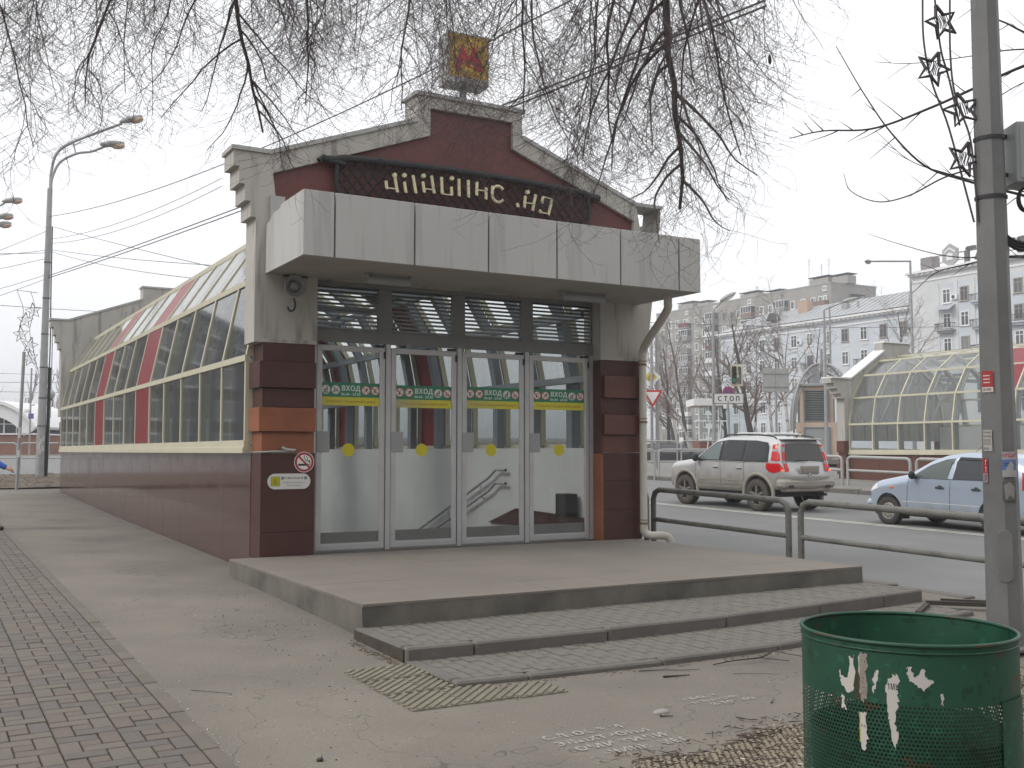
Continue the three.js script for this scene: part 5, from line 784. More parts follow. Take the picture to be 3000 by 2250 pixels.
// ------------------------------------------------------------------ left lamp post with two arms
{
  const t = thing('street_lamp', 'tall grey street lamp with two curved arms beyond the pavilion end', 'street lamp', [0.41, 0.15, -28.6]);
  t.rotation.z = -0.006;
  const sh = CY(0.155, 0.09, 10.6, 0, 5.3, 0, 8); obj('shaft', toCreasedNormals(sh, 0.3), M.poleLight, t); obj('base', CY(0.17, 0.16, 1.7, 0, 0.85, 0, 10), M.poleLight, t);
  const arm = (pts, r) => obj('arm', sweep(pts, r, 9, 36), M.poleLight, t);
  arm([[0, 10.5, 0], [0.03, 11.3, 0], [0.2, 11.95, 0.05], [0.7, 12.4, 0.1], [1.5, 12.85, 0.2], [2.35, 13.3, 0.35]], 0.05); arm([[0.03, 10.5, 0.04], [0.06, 11.0, 0.04], [0.3, 11.6, 0.05], [0.85, 12.0, 0.08], [1.35, 12.15, 0.1], [1.85, 12.42, 0.15]], 0.045);
  obj('arm_strut', sweep([[0.72, 12.4, 0.1], [0.82, 11.98, 0.08]], 0.025, 6), M.poleLight, t);
  for (const [x, y, z, a] of [[2.65, 13.5, 0.4, 0.42], [2.05, 12.52, 0.2, 0.2]]) { const l = sub('lamp_head', t, [x, y, z]); l.rotation.z = a; const g = new THREE.SphereGeometry(0.28, 18, 12); g.scale(1.6, 0.42, 0.62); obj('housing', g, M.railFar, l); const b = new THREE.SphereGeometry(0.2, 14, 10); b.scale(1.25, 0.62, 0.8); obj('lens', b.translate(0.2, -0.09, 0), flat([0.55, 0.42, 0.28], 0.3), l); }
  obj('cable_run', sweep([[0.12, 9.2, 0.05], [0.14, 7, 0.08], [0.18, 5, 0.08], [0.17, 3.2, 0.08], [0.18, 0.1, 0.08]], 0.025, 6, 30), M.cable, t); obj('duct', sweep([[0.19, 4.1, 0.08], [0.19, 0.1, 0.08]], 0.055, 7), M.black, t);
  for (const y of [2.0, 3.0, 4.1, 5.3, 6.6, 7.9]) obj('strap', CY(0.165 - y * 0.005, 0.165 - y * 0.005, 0.03, 0, y, 0, 10), M.dark, t);
  obj('paper_scraps', [[-0.5, 2.3], [-0.2, 2.45], [0.15, 2.2], [-0.3, 2.1], [0.3, 2.55]].map(([a, y]) => new THREE.CylinderGeometry(0.174, 0.174, 0.2, 4, 1, true, -0.2 + a, 0.5).translate(0, y - 1.0, 0)), flat([0.5, 0.5, 0.48], 0.9, 0, { side: THREE.DoubleSide }), t);
}
garland('star_garland', 'pale string of five star outlines on the left of the far street lamp', [0.36, 0, -28.7], -0.52, 0.3, 0.016,
  [[-0.34, 6.3, 0.15, 0], [-0.63, 5.95, -0.1, 0], [-0.76, 5.45, 0.1, 0], [-0.42, 5.05, -0.2, 0], [-0.4, 4.58, 0.15, 0]],
  [[[-0.95, 7.05, 0], [-0.7, 6.3, 0], [-0.82, 5.5, 0], [-0.5, 4.8, 0], [-0.15, 4.2, 0]], [[-0.45, 7.0, 0], [-0.3, 6.4, 0], [-0.45, 5.6, 0], [-0.3, 4.9, 0], [-0.13, 4.2, 0]], [[-0.95, 7.05, 0], [-0.2, 6.95, 0]]], 0.01);
{ const t = thing('metal_post', 'thin leaning grey metal post at the far left beside the path', 'post', [-0.97, 0.08, -20.6]); obj('shaft', [CY(0.046, 0.046, 4.0, 0, 2.0, 0, 12), CY(0.05, 0.05, 0.02, 0, 4.0, 0, 12), CY(0.06, 0.052, 0.08, 0, 0.03, 0, 12)], M.poleLight, t).rotation.z = -0.022; obj('sticker', [B(0.05, 0.3, 0.004, 0.03, 1.7, 0.048), B(0.06, 0.2, 0.004, 0.02, 1.1, 0.048)], M.white, t); }
// lamps hanging into the picture at the far left
{
  const t = thing('street_lamp', 'street lamp at the far left edge, only its three lamp heads in view', 'street lamp', [-1.9, 0.3, -37.6]);
  obj('shaft', CY(0.16, 0.09, 11, 0, 5.5, 0, 8), M.poleLight, t);
  for (const [x, y, z] of [[1.72, 11.68, 0.76], [1.4, 10.98, 0.6], [1.34, 10.64, 0.5]]) { obj('arm', sweep([[0, 10.4, 0], [0.3, 10.7, 0.1], [x - 0.25, y - 0.1, z - 0.1]], 0.04, 6, 14), M.poleLight, t); const l = sub('lamp_head', t, [x, y, z]); l.rotation.z = 0.25; const g = new THREE.SphereGeometry(0.28, 14, 10); g.scale(1.5, 0.42, 0.6); obj('housing', g, M.railFar, l); const b = new THREE.SphereGeometry(0.19, 12, 8); b.scale(1.2, 0.6, 0.8); obj('lens', b.translate(0.18, -0.08, 0), flat([0.5, 0.33, 0.27], 0.3), l); }
}
// ------------------------------------------------------------------ street lamps across the road
function lampPole(label, pos, h, pts, r, head) {
  const t = thing('street_lamp', label, 'street lamp', pos);
  obj('shaft', CY(0.11, 0.06, h, 0, h / 2, 0, 10), M.poleLight, t); obj('base', CY(0.13, 0.12, 1.2, 0, 0.6, 0, 10), M.poleLight, t);
  obj('arm', sweep(pts, r, 8), M.poleLight, t);
  const l = sub('lamp_head', t, pts[pts.length - 1]); l.rotation.set(0, head[0], head[1]); const g = new THREE.SphereGeometry(0.3, 16, 10); g.scale(1.5, 0.4, 0.6); obj('housing', g, M.railFar, l); const b = new THREE.SphereGeometry(0.22, 12, 8); b.scale(1.4, 0.4, 0.7); obj('lens', b.translate(0, -0.07, 0), M.white, l);
  return t;
}
lampPole('grey street lamp carrying the traffic light, arm rising to its upper right', [29.42, gF(29.4, -26.2), -26.2], 7.1, [[0, 7.0, 0], [0.05, 7.2, 0], [0.35, 7.6, 0.2], [0.62, 7.85, 0.38]], 0.04, [-0.5, 0.5]);
lampPole('street lamp behind the latticed arches, arm reaching to the right', [40.0, gF(40, -29.2), -29.25], 8.2, [[0, 8.1, 0], [0.04, 8.25, 0], [0.8, 8.6, 0.45], [1.25, 8.78, 0.72]], 0.04, [-0.5, 0.25]);
lampPole('tallest street lamp rising behind the second pavilion with straight arm to the left', [47.3, 0.6, -29.4], 11.9, [[0, 11.8, 0], [-0.02, 11.85, 0], [-1.6, 11.85, -0.9], [-2.2, 11.83, -1.2]], 0.05, [0.5, 0.05]);
{ // traffic light on the first lamp
  const t = thing('traffic_light', 'traffic light with cream bordered backboard on an arm beside the street lamp', 'traffic light', [30.32, 4.86, -25.6], null, -0.6); t.scale.set(0.62, 0.8, 0.8);
  const s = [[-0.1, -0.62], [0.62, -0.62], [0.62, 0.62], [0.22, 0.62], [-0.42, 0.55], [-0.42, 0.0], [-0.42, -0.62]];
  obj('backboard', EX([[-0.44, -0.66], [0.5, -0.66], [0.5, 0.66], [-0.44, 0.66]], -0.03, -0.012, [[[0.12, -0.02], [0.12, 0.5], [0.36, 0.5], [0.36, -0.52], [0.02, -0.52], [0.02, -0.3]]]), M.cream, t);
  obj('housing', CBB(-0.36, -0.02, -0.5, 0.52, -0.01, 0.2, 0.03), M.dark, t);
  [[0.36, [0.06, 0.015, 0.015]], [0.02, [0.06, 0.04, 0.01]], [-0.32, [0.02, 0.14, 0.1]]].forEach(([y, c], i) => { const l = sub('lens', t, [-0.19, y, 0.21]); obj('glass', CY(0.12, 0.12, 0.02, 0, 0, 0, 20, 'z'), flat(c, 0.2, 0, i === 2 ? { emissive: new THREE.Color(0.02, 0.22, 0.14), emissiveIntensity: 0.5 } : {}), l); obj('visor', new THREE.CylinderGeometry(0.14, 0.14, 0.16, 16, 1, true, -1.9, 3.8).rotateX(Math.PI / 2).rotateZ(Math.PI).translate(0, 0, 0.08), M.black, l); });
  obj('arm', sweep([[-0.44, -0.08, 0], [-1.7, -0.25, 0]], 0.03, 6), M.poleLight, t); obj('stay', sweep([[-0.5, -0.1, 0], [-1.65, -0.95, 0]], 0.018, 6), M.poleLight, t);
}
{ // stop plate with the no-stopping disc behind it
  const t = thing('stop_plate', 'white rectangular road sign reading СТОП on a grey post', 'road sign', [24.75, gF(24.7, -19.9) + 0.2, -19.85], null, -0.52);
  obj('post', CY(0.05, 0.05, 2.95, 0.03, 1.38, -0.02, 10), M.poleLight, t).rotation.z = 0.02;
  obj('board', CBB(-0.62, 0.62, 2.72, 3.16, -0.005, 0.015, 0.006), M.dark, t);
  obj('board_face', plate(1.2, 0.42, 0.018).translate(0, 2.94, 0), printed(512, 180, (c, w, h) => { c.fillStyle = '#3a3a3e'; c.fillRect(0, 0, w, h); c.fillStyle = '#d5d4d2'; c.fillRect(5, 5, w - 10, h - 10); c.strokeStyle = '#3a3a3e'; c.lineWidth = 4; c.strokeRect(13, 13, w - 26, h - 26); c.fillStyle = '#222'; c.font = 'bold 118px sans-serif'; c.textAlign = 'center'; [...'СТОП'].forEach((q, i) => c.fillText(q, w * (0.2 + i * 0.2), h * 0.74)); }), t);
  obj('small_plate', [B(0.12, 0.16, 0.02, -0.15, 2.62, 0), B(0.14, 0.16, 0.02, 0.08, 2.62, 0)], M.white, t);
}
{
  const t = thing('no_stopping_sign', 'round blue and red no stopping sign above the white СТОП plate', 'road sign', [24.84, 0.22, -20.0], null, -0.52);
  const f = new THREE.CircleGeometry(0.215, 32); f.userData.uv = true;
  obj('disc', CY(0.225, 0.225, 0.02, 0.02, 3.42, 0, 28, 'z'), M.greyPaint, t);
  obj('disc_face', f.translate(0.02, 3.42, 0.013), printed(128, 128, (c, w) => { c.fillStyle = '#a83a48'; c.fillRect(0, 0, w, w); c.fillStyle = '#4b58a0'; c.beginPath(); c.arc(64, 64, 44, 0, 7); c.fill(); c.strokeStyle = '#a83a48'; c.lineWidth = 13; for (const s of [1, -1]) { c.beginPath(); c.moveTo(64 - 36, 64 - 36 * s); c.lineTo(64 + 36, 64 + 36 * s); c.stroke(); } }), t);
  obj('post', CY(0.04, 0.04, 3.5, 0.02, 1.6, -0.03, 8), M.poleLight, t);
}
{
  const t = thing('yield_sign', 'white triangular give way sign with red border beside the rain pipe', 'road sign', [28.18, gF(28.2, -29.3), -29.32], null, -0.54);
  const y = 3.5 - gF(28.2, -29.3) + 0.32, tri = (r) => [0, 1, 2].map((i) => { const a = -Math.PI / 2 + (i * Math.PI * 2) / 3; return [r * Math.cos(a), y + r * Math.sin(a) + 0.16]; });
  obj('board', EX(tri(0.58), -0.01, 0.01), M.redPaint, t); obj('board_face', EX(tri(0.39), 0.011, 0.016), M.white, t); obj('post', CY(0.075, 0.075, y + 3.6, -0.03, (y + 3.6) / 2 - 0.2, -0.1, 10), M.poleLight, t);
}
{
  const t = thing('priority_sign', 'yellow diamond end of priority road sign above the triangular sign', 'road sign', [28.22, gF(28.2, -29.5), -29.5], null, -0.54);
  const y = 4.93 - gF(28.2, -29.5), dia = (r) => [[0, y - r], [r, y], [0, y + r], [-r, y]];
  obj('board', EX(dia(0.5), -0.01, 0.01), M.white, t); obj('board_face', EX(dia(0.31), 0.011, 0.016), M.yellow, t);
  obj('stripe', [-0.07, 0, 0.07].map((o) => { const g = new THREE.BoxGeometry(0.44, 0.02, 0.004); g.rotateZ(0.72); return g.translate(o * 0.7, y - o * 0.7, 0.019); }), M.black, t);
  obj('post', CY(0.11, 0.09, 7.2, 0.32, 2.6, -0.12, 10), M.poleLight, t); obj('clamp', B(0.4, 0.04, 0.04, 0.17, y, -0.06), M.poleLight, t);
}
{
  const t = thing('sign_backs', 'pair of grey road signs seen from behind, on one post', 'road sign', [30.56, gF(30.9, -23.2), -23.4], null, -0.52);
  const y = 4.5 - gF(30.9, -23.2); obj('post', CY(0.06, 0.06, y + 0.5, 0.12, (y + 0.5) / 2, -0.05, 10), M.poleLight, t);
  for (const x of [-0.2, 0.42]) obj('board', CBB(x - 0.295, x + 0.295, y - 0.54, y + 0.54, -0.01, 0.02, 0.008), M.railFar, t); for (const d of [0.3, -0.3]) obj('brace', B(1.2, 0.04, 0.03, 0.1, y + d, 0.03), M.greyPaint, t);
}
{ const t = thing('warning_board', 'narrow dark red board seen edge on beside the rain pipe', 'board', [27.6, gF(27.6, -29.4), -29.5], null, -0.54); obj('board', CBB(0, 0.09, 0.6, 3.6, 0, 0.3, 0.01), flat([0.2, 0.03, 0.03], 0.6), t); obj('post', B(0.05, 1, 0.05, 0.04, 0.4, 0.1), M.greyPaint, t); }
// ------------------------------------------------------------------ ventilation kiosk with latticed arches
{
  const t = thing('vent_kiosk', 'pale pink ventilation kiosk with louvred openings and grey door', 'kiosk', [40.3, 0.3, -30.2], null, -0.75); t.scale.set(0.85, 1, 0.85);
  const pink = surf([0.52, 0.4, 0.31], { size: 128, scale: 2, f: 4, amp: 0.1, grain: 0.05, bump: 0.002, seed: 81 });
  obj('wall', [BB(-1.3, 1.3, 0, 2.55, -2.6, 0), BB(-1.05, 1.05, 2.55, 4.6, -2.35, -0.25)], pink, t); obj('plinth', BB(-1.36, 1.36, -0.6, 0.5, -2.66, 0.06), M.walk, t);
  obj('roof', [CBB(-1.25, 1.25, 4.6, 4.75, -2.55, -0.05, 0.02), BB(-0.28, 0.28, 4.752, 5.5, -1.5, -0.95)], M.greyPaint, t);
  for (const [ry, x, z] of [[0, 0, -0.25], [Math.PI / 2, 1.05, -1.3], [-Math.PI / 2, -1.05, -1.3]]) { const g = sub('louvre', t, [x, 3.45, z]); g.rotation.y = ry; const sl = []; for (let i = 0; i < 17; i++) { const q = new THREE.BoxGeometry(1.5, 0.02, 0.1); q.rotateX(0.6); sl.push(q.translate(0, -0.78 + i * 0.098, 0.05)); } obj('slats', sl, M.louvre, g); obj('frame', EX([[-0.84, -0.9], [0.84, -0.9], [0.84, 0.95], [-0.84, 0.95]], 0, 0.1, [[[-0.74, -0.82], [0.74, -0.82], [0.74, 0.87], [-0.74, 0.87]]]), M.louvre, g); obj('duct', BB(-0.73, 0.73, -0.81, 0.86, 0.002, 0.01), M.black, g); }
  obj('door', CBB(-0.75, 0.75, 0.5, 2.2, -0.02, 0.03, 0.01), M.greyPaint, t); obj('door_frame', EX([[-0.85, 0.5], [0.85, 0.5], [0.85, 2.3], [-0.85, 2.3]], 0.001, 0.06, [[[-0.77, 0.5], [0.77, 0.5], [0.77, 2.22], [-0.77, 2.22]]]), M.steel, t);
}
{
  const t = thing('lattice_arches', 'grey latticed steel arches springing over the pink kiosk', 'arches', [40.55, 0.3, -29.95], null, -0.75); t.scale.y = 1.08;
  for (const [a] of [[0.785], [2.356], [3.927], [5.498]]) {
    const g = sub('arch', t, [0, 0, -1.3]); g.rotation.y = a; const o = [], i2 = [], tr = [];
    const pt = (q, r) => [0.1 + 2.3 * (0.1 * r + 0.9) * r ** 0.5 * Math.cos(q), 2.3 + 3.2 * r * Math.sin(q), 0];
    for (let k = 0; k <= 14; k++) { const q = lerp(-0.1, Math.PI / 2 - 0.06, k / 14); o.push(pt(q, 1)); i2.push(pt(q, 0.86)); if (k) tr.push(bar(o[k - 1], i2[k], 0.035), bar(o[k], i2[k], 0.03)); }
    obj('chord', [sweep(o, 0.065, 6), sweep(i2, 0.06, 6)], M.poleLight, g); obj('web', tr, M.poleLight, g);
  }
  obj('mast', [CY(0.1, 0.08, 1.6, 0, 5.5, -1.3, 8), CY(0.05, 0.05, 5, 0.5, 6, -1.2, 8)], M.poleLight, t);
}
{ // glazed pavilion with white roof band further back
  const t = thing('glass_kiosk', 'glass fronted kiosk with white roof band and brown panels among the bare trees', 'kiosk', [46.75, 0.75, -45.4], null, -0.52); t.scale.x = 0.9;
  const br = surf([0.2, 0.085, 0.06], { size: 128, scale: 2, f: 4, amp: 0.2, grain: 0.08, bump: 0, seed: 83 });
  obj('roof', CBB(-2.4, 2.4, 3.75, 4.25, -3.2, 0.25, 0.02), M.white, t); obj('wall', [BB(-1.9, -0.6, -0.3, 1.35, -3, -0.02), BB(0.6, 1.9, -0.3, 1.35, -3, -0.02)], br, t);
  obj('glass_wall', [BB(-1.9, 1.9, 1.36, 3.74, -0.06, -0.05)], M.glass, t);
  obj('post', [-1.95, -1.2, -0.4, 0.4, 1.2, 1.95].map((x) => BB(x - 0.04, x + 0.04, 1.3, 3.75, -0.03, 0.05)), M.white, t); obj('rail', [BB(-2.4, 2.4, 2.62, 2.7, 0.06, 0.12), BB(-1.95, 1.95, 1.3, 1.38, 0.06, 0.12)], M.white, t);
  obj('strut', [[-1.9, -0.9, 0.4], [-0.6, -0.2, 0.4], [0.6, 0.2, 0.4], [1.9, 1.2, 0.4]].map(([a, b]) => bar([a * 0.75, 0, 0.2], [b * 1.2, 2.6, 0.1], 0.07)), M.white, t);
}
// ------------------------------------------------------------------ buildings
function wallBlock(t, x0, x1, y0, y1, z0, z1, mat, name = 'wall') { return obj(name, BB(x0, x1, y0, y1, z0, z1), mat, t); }
const winGeo = {};
function windowAt(t, x, y, z, w, h, style, rnd, ry = 0) { // window facing -x: white frame part with its pane as a sub-part
  const key = w + '_' + h + '_' + style;
  if (!winGeo[key]) {
    const f = w < 1.3 ? 0.17 : 0.15, fr = [BB(-0.06, 0.05, -h / 2, h / 2, -w / 2, -w / 2 + f), BB(-0.06, 0.05, -h / 2, h / 2, w / 2 - f, w / 2), BB(-0.06, 0.05, h / 2 - f, h / 2, -w / 2 + f, w / 2 - f), BB(-0.06, 0.05, -h / 2, -h / 2 + f, -w / 2 + f, w / 2 - f), BB(-0.05, 0.05, -h / 2 + f, h / 2 - f, style ? -0.05 : w * 0.1 - 0.05, style ? 0.05 : w * 0.1 + 0.05), BB(-0.16, 0.02, -h / 2 - 0.07, -h / 2 - 0.005, -w / 2 - 0.1, w / 2 + 0.1)];
    if (style === 2) fr.push(BB(-0.05, 0.05, h * 0.18, h * 0.18 + 0.08, -w / 2 + f, w / 2 - f));
    winGeo[key] = [shared(fr), shared(BB(0.01, 0.04, -h / 2 + 0.1, h / 2 - 0.1, -w / 2 + 0.1, w / 2 - 0.1))];
  }
  const sx = ry ? -1 : 1, m = obj('window', winGeo[key][0], rnd() < 0.8 ? M.white : M.brownFrame || (M.brownFrame = flat([0.3, 0.27, 0.24], 0.7)), t); m.position.set(x - 0.06 * sx, y, z); m.rotation.y = ry;
  const q = rnd(); obj('pane', winGeo[key][1], q < 0.55 ? M.winGlass : q < 0.85 ? M.winGlass2 : M.winGlass3, m); return m;
}
{ // long grey apartment block
  const t = thing('apartment_block', 'long grey brick apartment block with many windows and glazed balconies in the distance', 'apartment block', [0, 0, 0]), r = rngOf(404);
  const brick = surf([0.31, 0.29, 0.262], { size: 512, scale: 9, f: 8, oct: 6, amp: 0.22, grain: 0.1, bump: 0.02, seed: 85, fn: (u, v) => ((v * 3.1) % 1 < 0.02 ? [0.85, null] : null) });
  wallBlock(t, 151, 163.5, 1, 34, -188.5, -133.2, brick); obj('parapet', [BB(150.9, 163.6, 34, 34.25, -188.6, -133.1)], M.greyPaint, t);
  const colsW = [-185.8, -183.1, -180.5, -173.6, -171, -164.2, -161.7, -159.5, -152.4, -149.8, -143.4, -140.6, -137.9], colsB = [-177.3, -167.9, -156.2, -146.4, -135.4], bm = [M.white, M.greyPaint, flat([0.24, 0.22, 0.2], 0.8), flat([0.16, 0.02, 0.04], 0.7), flat([0.2, 0.12, 0.09], 0.8)];
  for (let f = 0; f < 10; f++) {
    const y = 30.85 - f * 2.92;
    for (const z of colsW) windowAt(t, 151, y, z, 1.25, 1.75, 0, r);
    for (const z of colsB) {
      const w = 3.2, style = r(), g = sub('balcony', t, [150.4, y - 0.55, z]), pm = bm[style < 0.35 ? 0 : style < 0.6 ? 2 : style < 0.75 ? 1 : style < 0.86 ? 4 : 3];
      obj('slab', BB(-0.55, 0.58, -0.75, -0.6, -w / 2, w / 2), M.greyPaint, g); obj('front_panel', [BB(-0.55, -0.49, -0.6, 0.35, -w / 2, w / 2), BB(-0.48, 0.58, -0.6, 0.35, -w / 2, -w / 2 + 0.06), BB(-0.48, 0.58, -0.6, 0.35, w / 2 - 0.06, w / 2)], pm, g);
      if (r() < 0.68) { obj('glazing', BB(-0.5, 0.58, 0.36, 1.68, -w / 2 + 0.04, w / 2 - 0.04), r() < 0.5 ? M.winGlass2 : M.winGlass, g); const fr = [BB(-0.56, 0.58, 1.69, 1.82, -w / 2 - 0.05, w / 2 + 0.05), BB(-0.55, -0.49, 0.36, 0.44, -w / 2, w / 2)]; for (let k = 0; k <= 4; k++) fr.push(BB(-0.56, -0.51, 0.44, 1.69, -w / 2 + (k / 4) * (w - 0.1), -w / 2 + (k / 4) * (w - 0.1) + 0.1)); obj('frame', fr, M.white, g); }
      else { windowAt(t, 151, y, z - 0.4, 1.25, 1.75, 0, r); windowAt(t, 151, y - 0.1, z + 0.75, 0.8, 2.1, 1, r); }
    }
  }
  for (const z of [-177.1, -167.2, -156.1, -146.4, -134.8]) windowAt(t, 151, 33.15, z, 1.0, 0.95, 1, r);
  for (const [z, w, h] of [[-182.2, 5.5, 1.9], [-176, 4, 1.4], [-160.5, 5.5, 1.5], [-153, 4, 0.9], [-140, 5, 1.9], [-134.5, 4, 1.6]]) { const g = sub('roof_vent', t, [156, 34.2, z]); obj('brick_stack', BB(-1.2, 1.2, 0, h, -w / 2, w / 2), brick, g); obj('cap', [BB(-1.4, 1.4, h + 0.3, h + 0.45, -w / 2 - 0.2, w / 2 + 0.2), BB(-1, -0.9, h, h + 0.3, -w / 2, -w / 2 + 0.1), BB(-1, -0.9, h, h + 0.3, w / 2 - 0.1, w / 2)], M.dark, g); }
  for (const [z, h] of [[-143.9, 6.8], [-140.5, 5.2], [-138.5, 6]]) obj('antenna', [sweep([[156, 34.2, z], [156, 34.2 + h, z + 0.2]], 0.05, 4), ...[0.4, 0.8, 1.2].map((d) => B(0.04, 0.04, 1.6 - d * 0.6, 156, 34.2 + h - d * 1.1, z + 0.1))], M.dark, t);
  { const g = sub('balcony', t, [157.5, 30, -132.6]); obj('slab', BB(-1.6, 1.6, -0.8, -0.65, -0.6, 0.6), M.greyPaint, g); obj('frame', [BB(-1.6, -1.5, -0.65, 2, 0.5, 0.6), BB(1.5, 1.6, -0.65, 2, 0.5, 0.6), BB(-1.6, 1.6, 1.95, 2.05, -0.6, 0.62), BB(-1.6, 1.6, 0.3, 0.38, 0.5, 0.58), ...[-1, -0.5, 0, 0.5, 1].map((x) => BB(x - 0.03, x + 0.03, -0.65, 0.3, 0.5, 0.56))], M.dark, g); obj('pane', BB(-1.1, 1.1, -0.6, 1.6, -0.55, -0.5), M.winGlass2, g); }
}
function classicFacade(t, x, z0, z1, yTop, mats, o) {
  const r = rngOf(o.seed);
  wallBlock(t, x, x + 13, 0, yTop - 0.6, z0, z1, mats.wall); 
  obj('cornice', [BB(x - 0.9, x + 13.3, yTop - 0.32, yTop, z0 - 0.6, z1 + 0.6), BB(x - 0.5, x + 13.2, yTop - 0.6, yTop - 0.32, z0 - 0.35, z1 + 0.35), BB(x - 0.12, x, yTop - 1.5, yTop - 1.25, z0, z1)], M.white, t);
  const den = []; for (let z = z0 + 0.3; z < z1; z += 0.95) den.push(BB(x - 0.75, x - 0.01, yTop - 0.55, yTop - 0.33, z, z + 0.3)); const dd = obj('cornice_brackets', den, M.white, t); dd.userData.kind = 'stuff';
  for (const y of o.rows) for (const z of o.cols) {
    const bal = o.balcony(y, z);
    windowAt(t, x, y, z, o.w, o.h, 2, r);
    obj('window_surround', BB(x - 0.05, x - 0.005, y - o.h / 2 - 0.75, y - o.h / 2 - 0.12, z - o.w / 2 - 0.05, z + o.w / 2 + 0.05), mats.panel, t);
    if (bal) { const g = sub('balcony', t, [x, y - o.h / 2 - 0.35, z]); obj('slab', [BB(-1.1, 0, -0.1, 0.06, -1.35, 1.35), BB(-0.8, 0, -0.4, -0.1, -1.1, 1.1)], bal === 2 ? M.greyPaint : mats.panel, g); const b = [BB(-1.1, -1.04, 0.9, 0.98, -1.35, 1.35), BB(-1.1, -0.02, 0.9, 0.98, -1.35, -1.29), BB(-1.1, -0.02, 0.9, 0.98, 1.29, 1.35)]; for (let k = -6; k <= 6; k++) b.push(BB(-1.09, -1.05, 0.06, 0.9, k * 0.21 - 0.02, k * 0.21 + 0.02)); for (const k of [-0.8, -0.4]) for (const s of [-1.32, 1.32]) b.push(BB(k, k + 0.04, 0.06, 0.9, s - 0.02, s + 0.02)); obj('balustrade', b, M.dark, g); if (bal === 2) obj('awning', quadG([-1.5, 2.9, -1.4], [-0.02, 3.6, -1.4], [-0.02, 3.6, 1.4], [-1.5, 2.7, 1.4]), flat([0.4, 0.42, 0.44], 0.7, 0, { side: THREE.DoubleSide }), g); }
    else if (r() < 0.12) { const g = sub('air_conditioner', t, [x - 0.2, y - 0.3, z + o.w / 2 + 0.7]); obj('case', BB(-0.2, 0.18, -0.35, 0.35, -0.5, 0.5), M.white, g); obj('fan', CY(0.26, 0.26, 0.03, -0.215, 0, -0.1, 14, 'x'), M.dark, g); }
  }
}
const paleBlue = surf([0.57, 0.61, 0.655], { size: 256, scale: 8, f: 5, oct: 6, amp: 0.12, grain: 0.04, bump: 0.005, seed: 87 }), paleWhite = surf([0.62, 0.63, 0.63], { size: 256, scale: 8, f: 5, oct: 6, amp: 0.12, grain: 0.04, bump: 0.005, seed: 88 });
{
  const t = thing('white_wing', 'long pale blue and white building with pitched metal roof and dentilled cornice', 'building', [0, 0, 0]);
  classicFacade(t, 124.5, -135, -89.1, 22.6, { wall: paleBlue, panel: paleWhite }, { seed: 51, rows: [19.6, 16.0, 12.4, 8.8, 5.2], cols: [-131, -127.6, -124.2, -120.6, -116.6, -113, -109.3, -105.5, -101.7, -97.9, -94.1, -90.6], w: 1.45, h: 2.15, balcony: (y, z) => (y < 18 && y > 15 && (Math.abs(z + 101.7) < 0.1 || Math.abs(z + 113) < 0.1) ? 1 : 0) });
  const roof = surf([0.4, 0.41, 0.42], { size: 256, scale: 4, f: 5, amp: 0.15, grain: 0.04, bump: 0, rough: 0.5, seed: 90 });
  obj('roof', [quadG([123.7, 22.62, -135.6], [123.7, 22.62, -89.12], [131, 26.2, -89.12], [131, 26.2, -130]), quadG([123.7, 22.62, -135.6], [131, 26.2, -130], [131, 26.2, -130.1], [137.7, 22.62, -135.6]), quadG([131, 26.2, -130], [131, 26.2, -89.12], [137.7, 22.62, -89.12], [137.7, 22.62, -135.6])].map((g) => ((g.userData.uv = false), g)), roof, t);
  for (let z = -129; z < -89.3; z += 1.3) obj('roof_seam', bar([123.8, 22.7, z], [130.9, 26.22, z], 0.06, 0.09), M.greyPaint, t);
  obj('gutter', BB(123.6, 123.78, 22.6, 22.75, -135.6, -89.12), M.dark, t);
  { const g = sub('dormer', t, [126.5, 23.8, -122.5]); obj('dormer_wall', EX([[-1, 0], [1, 0], [0, 1.4]], 0, 1.8).rotateY(-Math.PI / 2), M.dark, g); }
  obj('chimney', [BB(128.5, 129.7, 24.5, 27, -119.6, -117.4)], flat([0.45, 0.3, 0.22], 0.9), t);
  obj('roof_hatch', BB(126.8, 127.6, 24, 25.1, -108.3, -107.2), M.greyPaint, t); obj('roof_pipe', CY(0.2, 0.2, 1.2, 127, 24.6, -105, 8), M.greyPaint, t);
}
{
  const t = thing('corner_building', 'tallest white corner building with heavy cornice, balconies and rooftop sign frame', 'building', [0, 0, 0]);
  const cols = [-82.8, -80, -77.3, -74.6, -72, -69.2, -66.4, -63.6, -60.8];
  classicFacade(t, 119.7, -88.5, -56, 26.6, { wall: paleWhite, panel: paleBlue }, { seed: 53, rows: [22.6, 19.2, 15.8, 12.4, 9, 5.6], cols, w: 1.35, h: 2.05, balcony: (y, z) => (Math.abs(z + 77.3) < 0.1 || Math.abs(z + 69.2) < 0.1 ? 1 : Math.abs(y - 19.2) < 0.1 && Math.abs(z + 82.8) < 0.1 ? 2 : Math.abs(y - 19.2) < 0.1 && Math.abs(z + 72) < 0.1 ? 1 : 0) });
  for (const z of [-84.4, -81.4, -78.7, -75.9]) for (const [a, b] of [[4, 24.6]]) obj('wall_panel', BB(119.62, 119.695, a, b, z - 0.35, z + 0.35), paleWhite, t);
  for (const z of cols) obj('wall_panel', BB(119.66, 119.698, 4, 24.4, z - 1.0, z + 1.0), paleBlue, t);
}
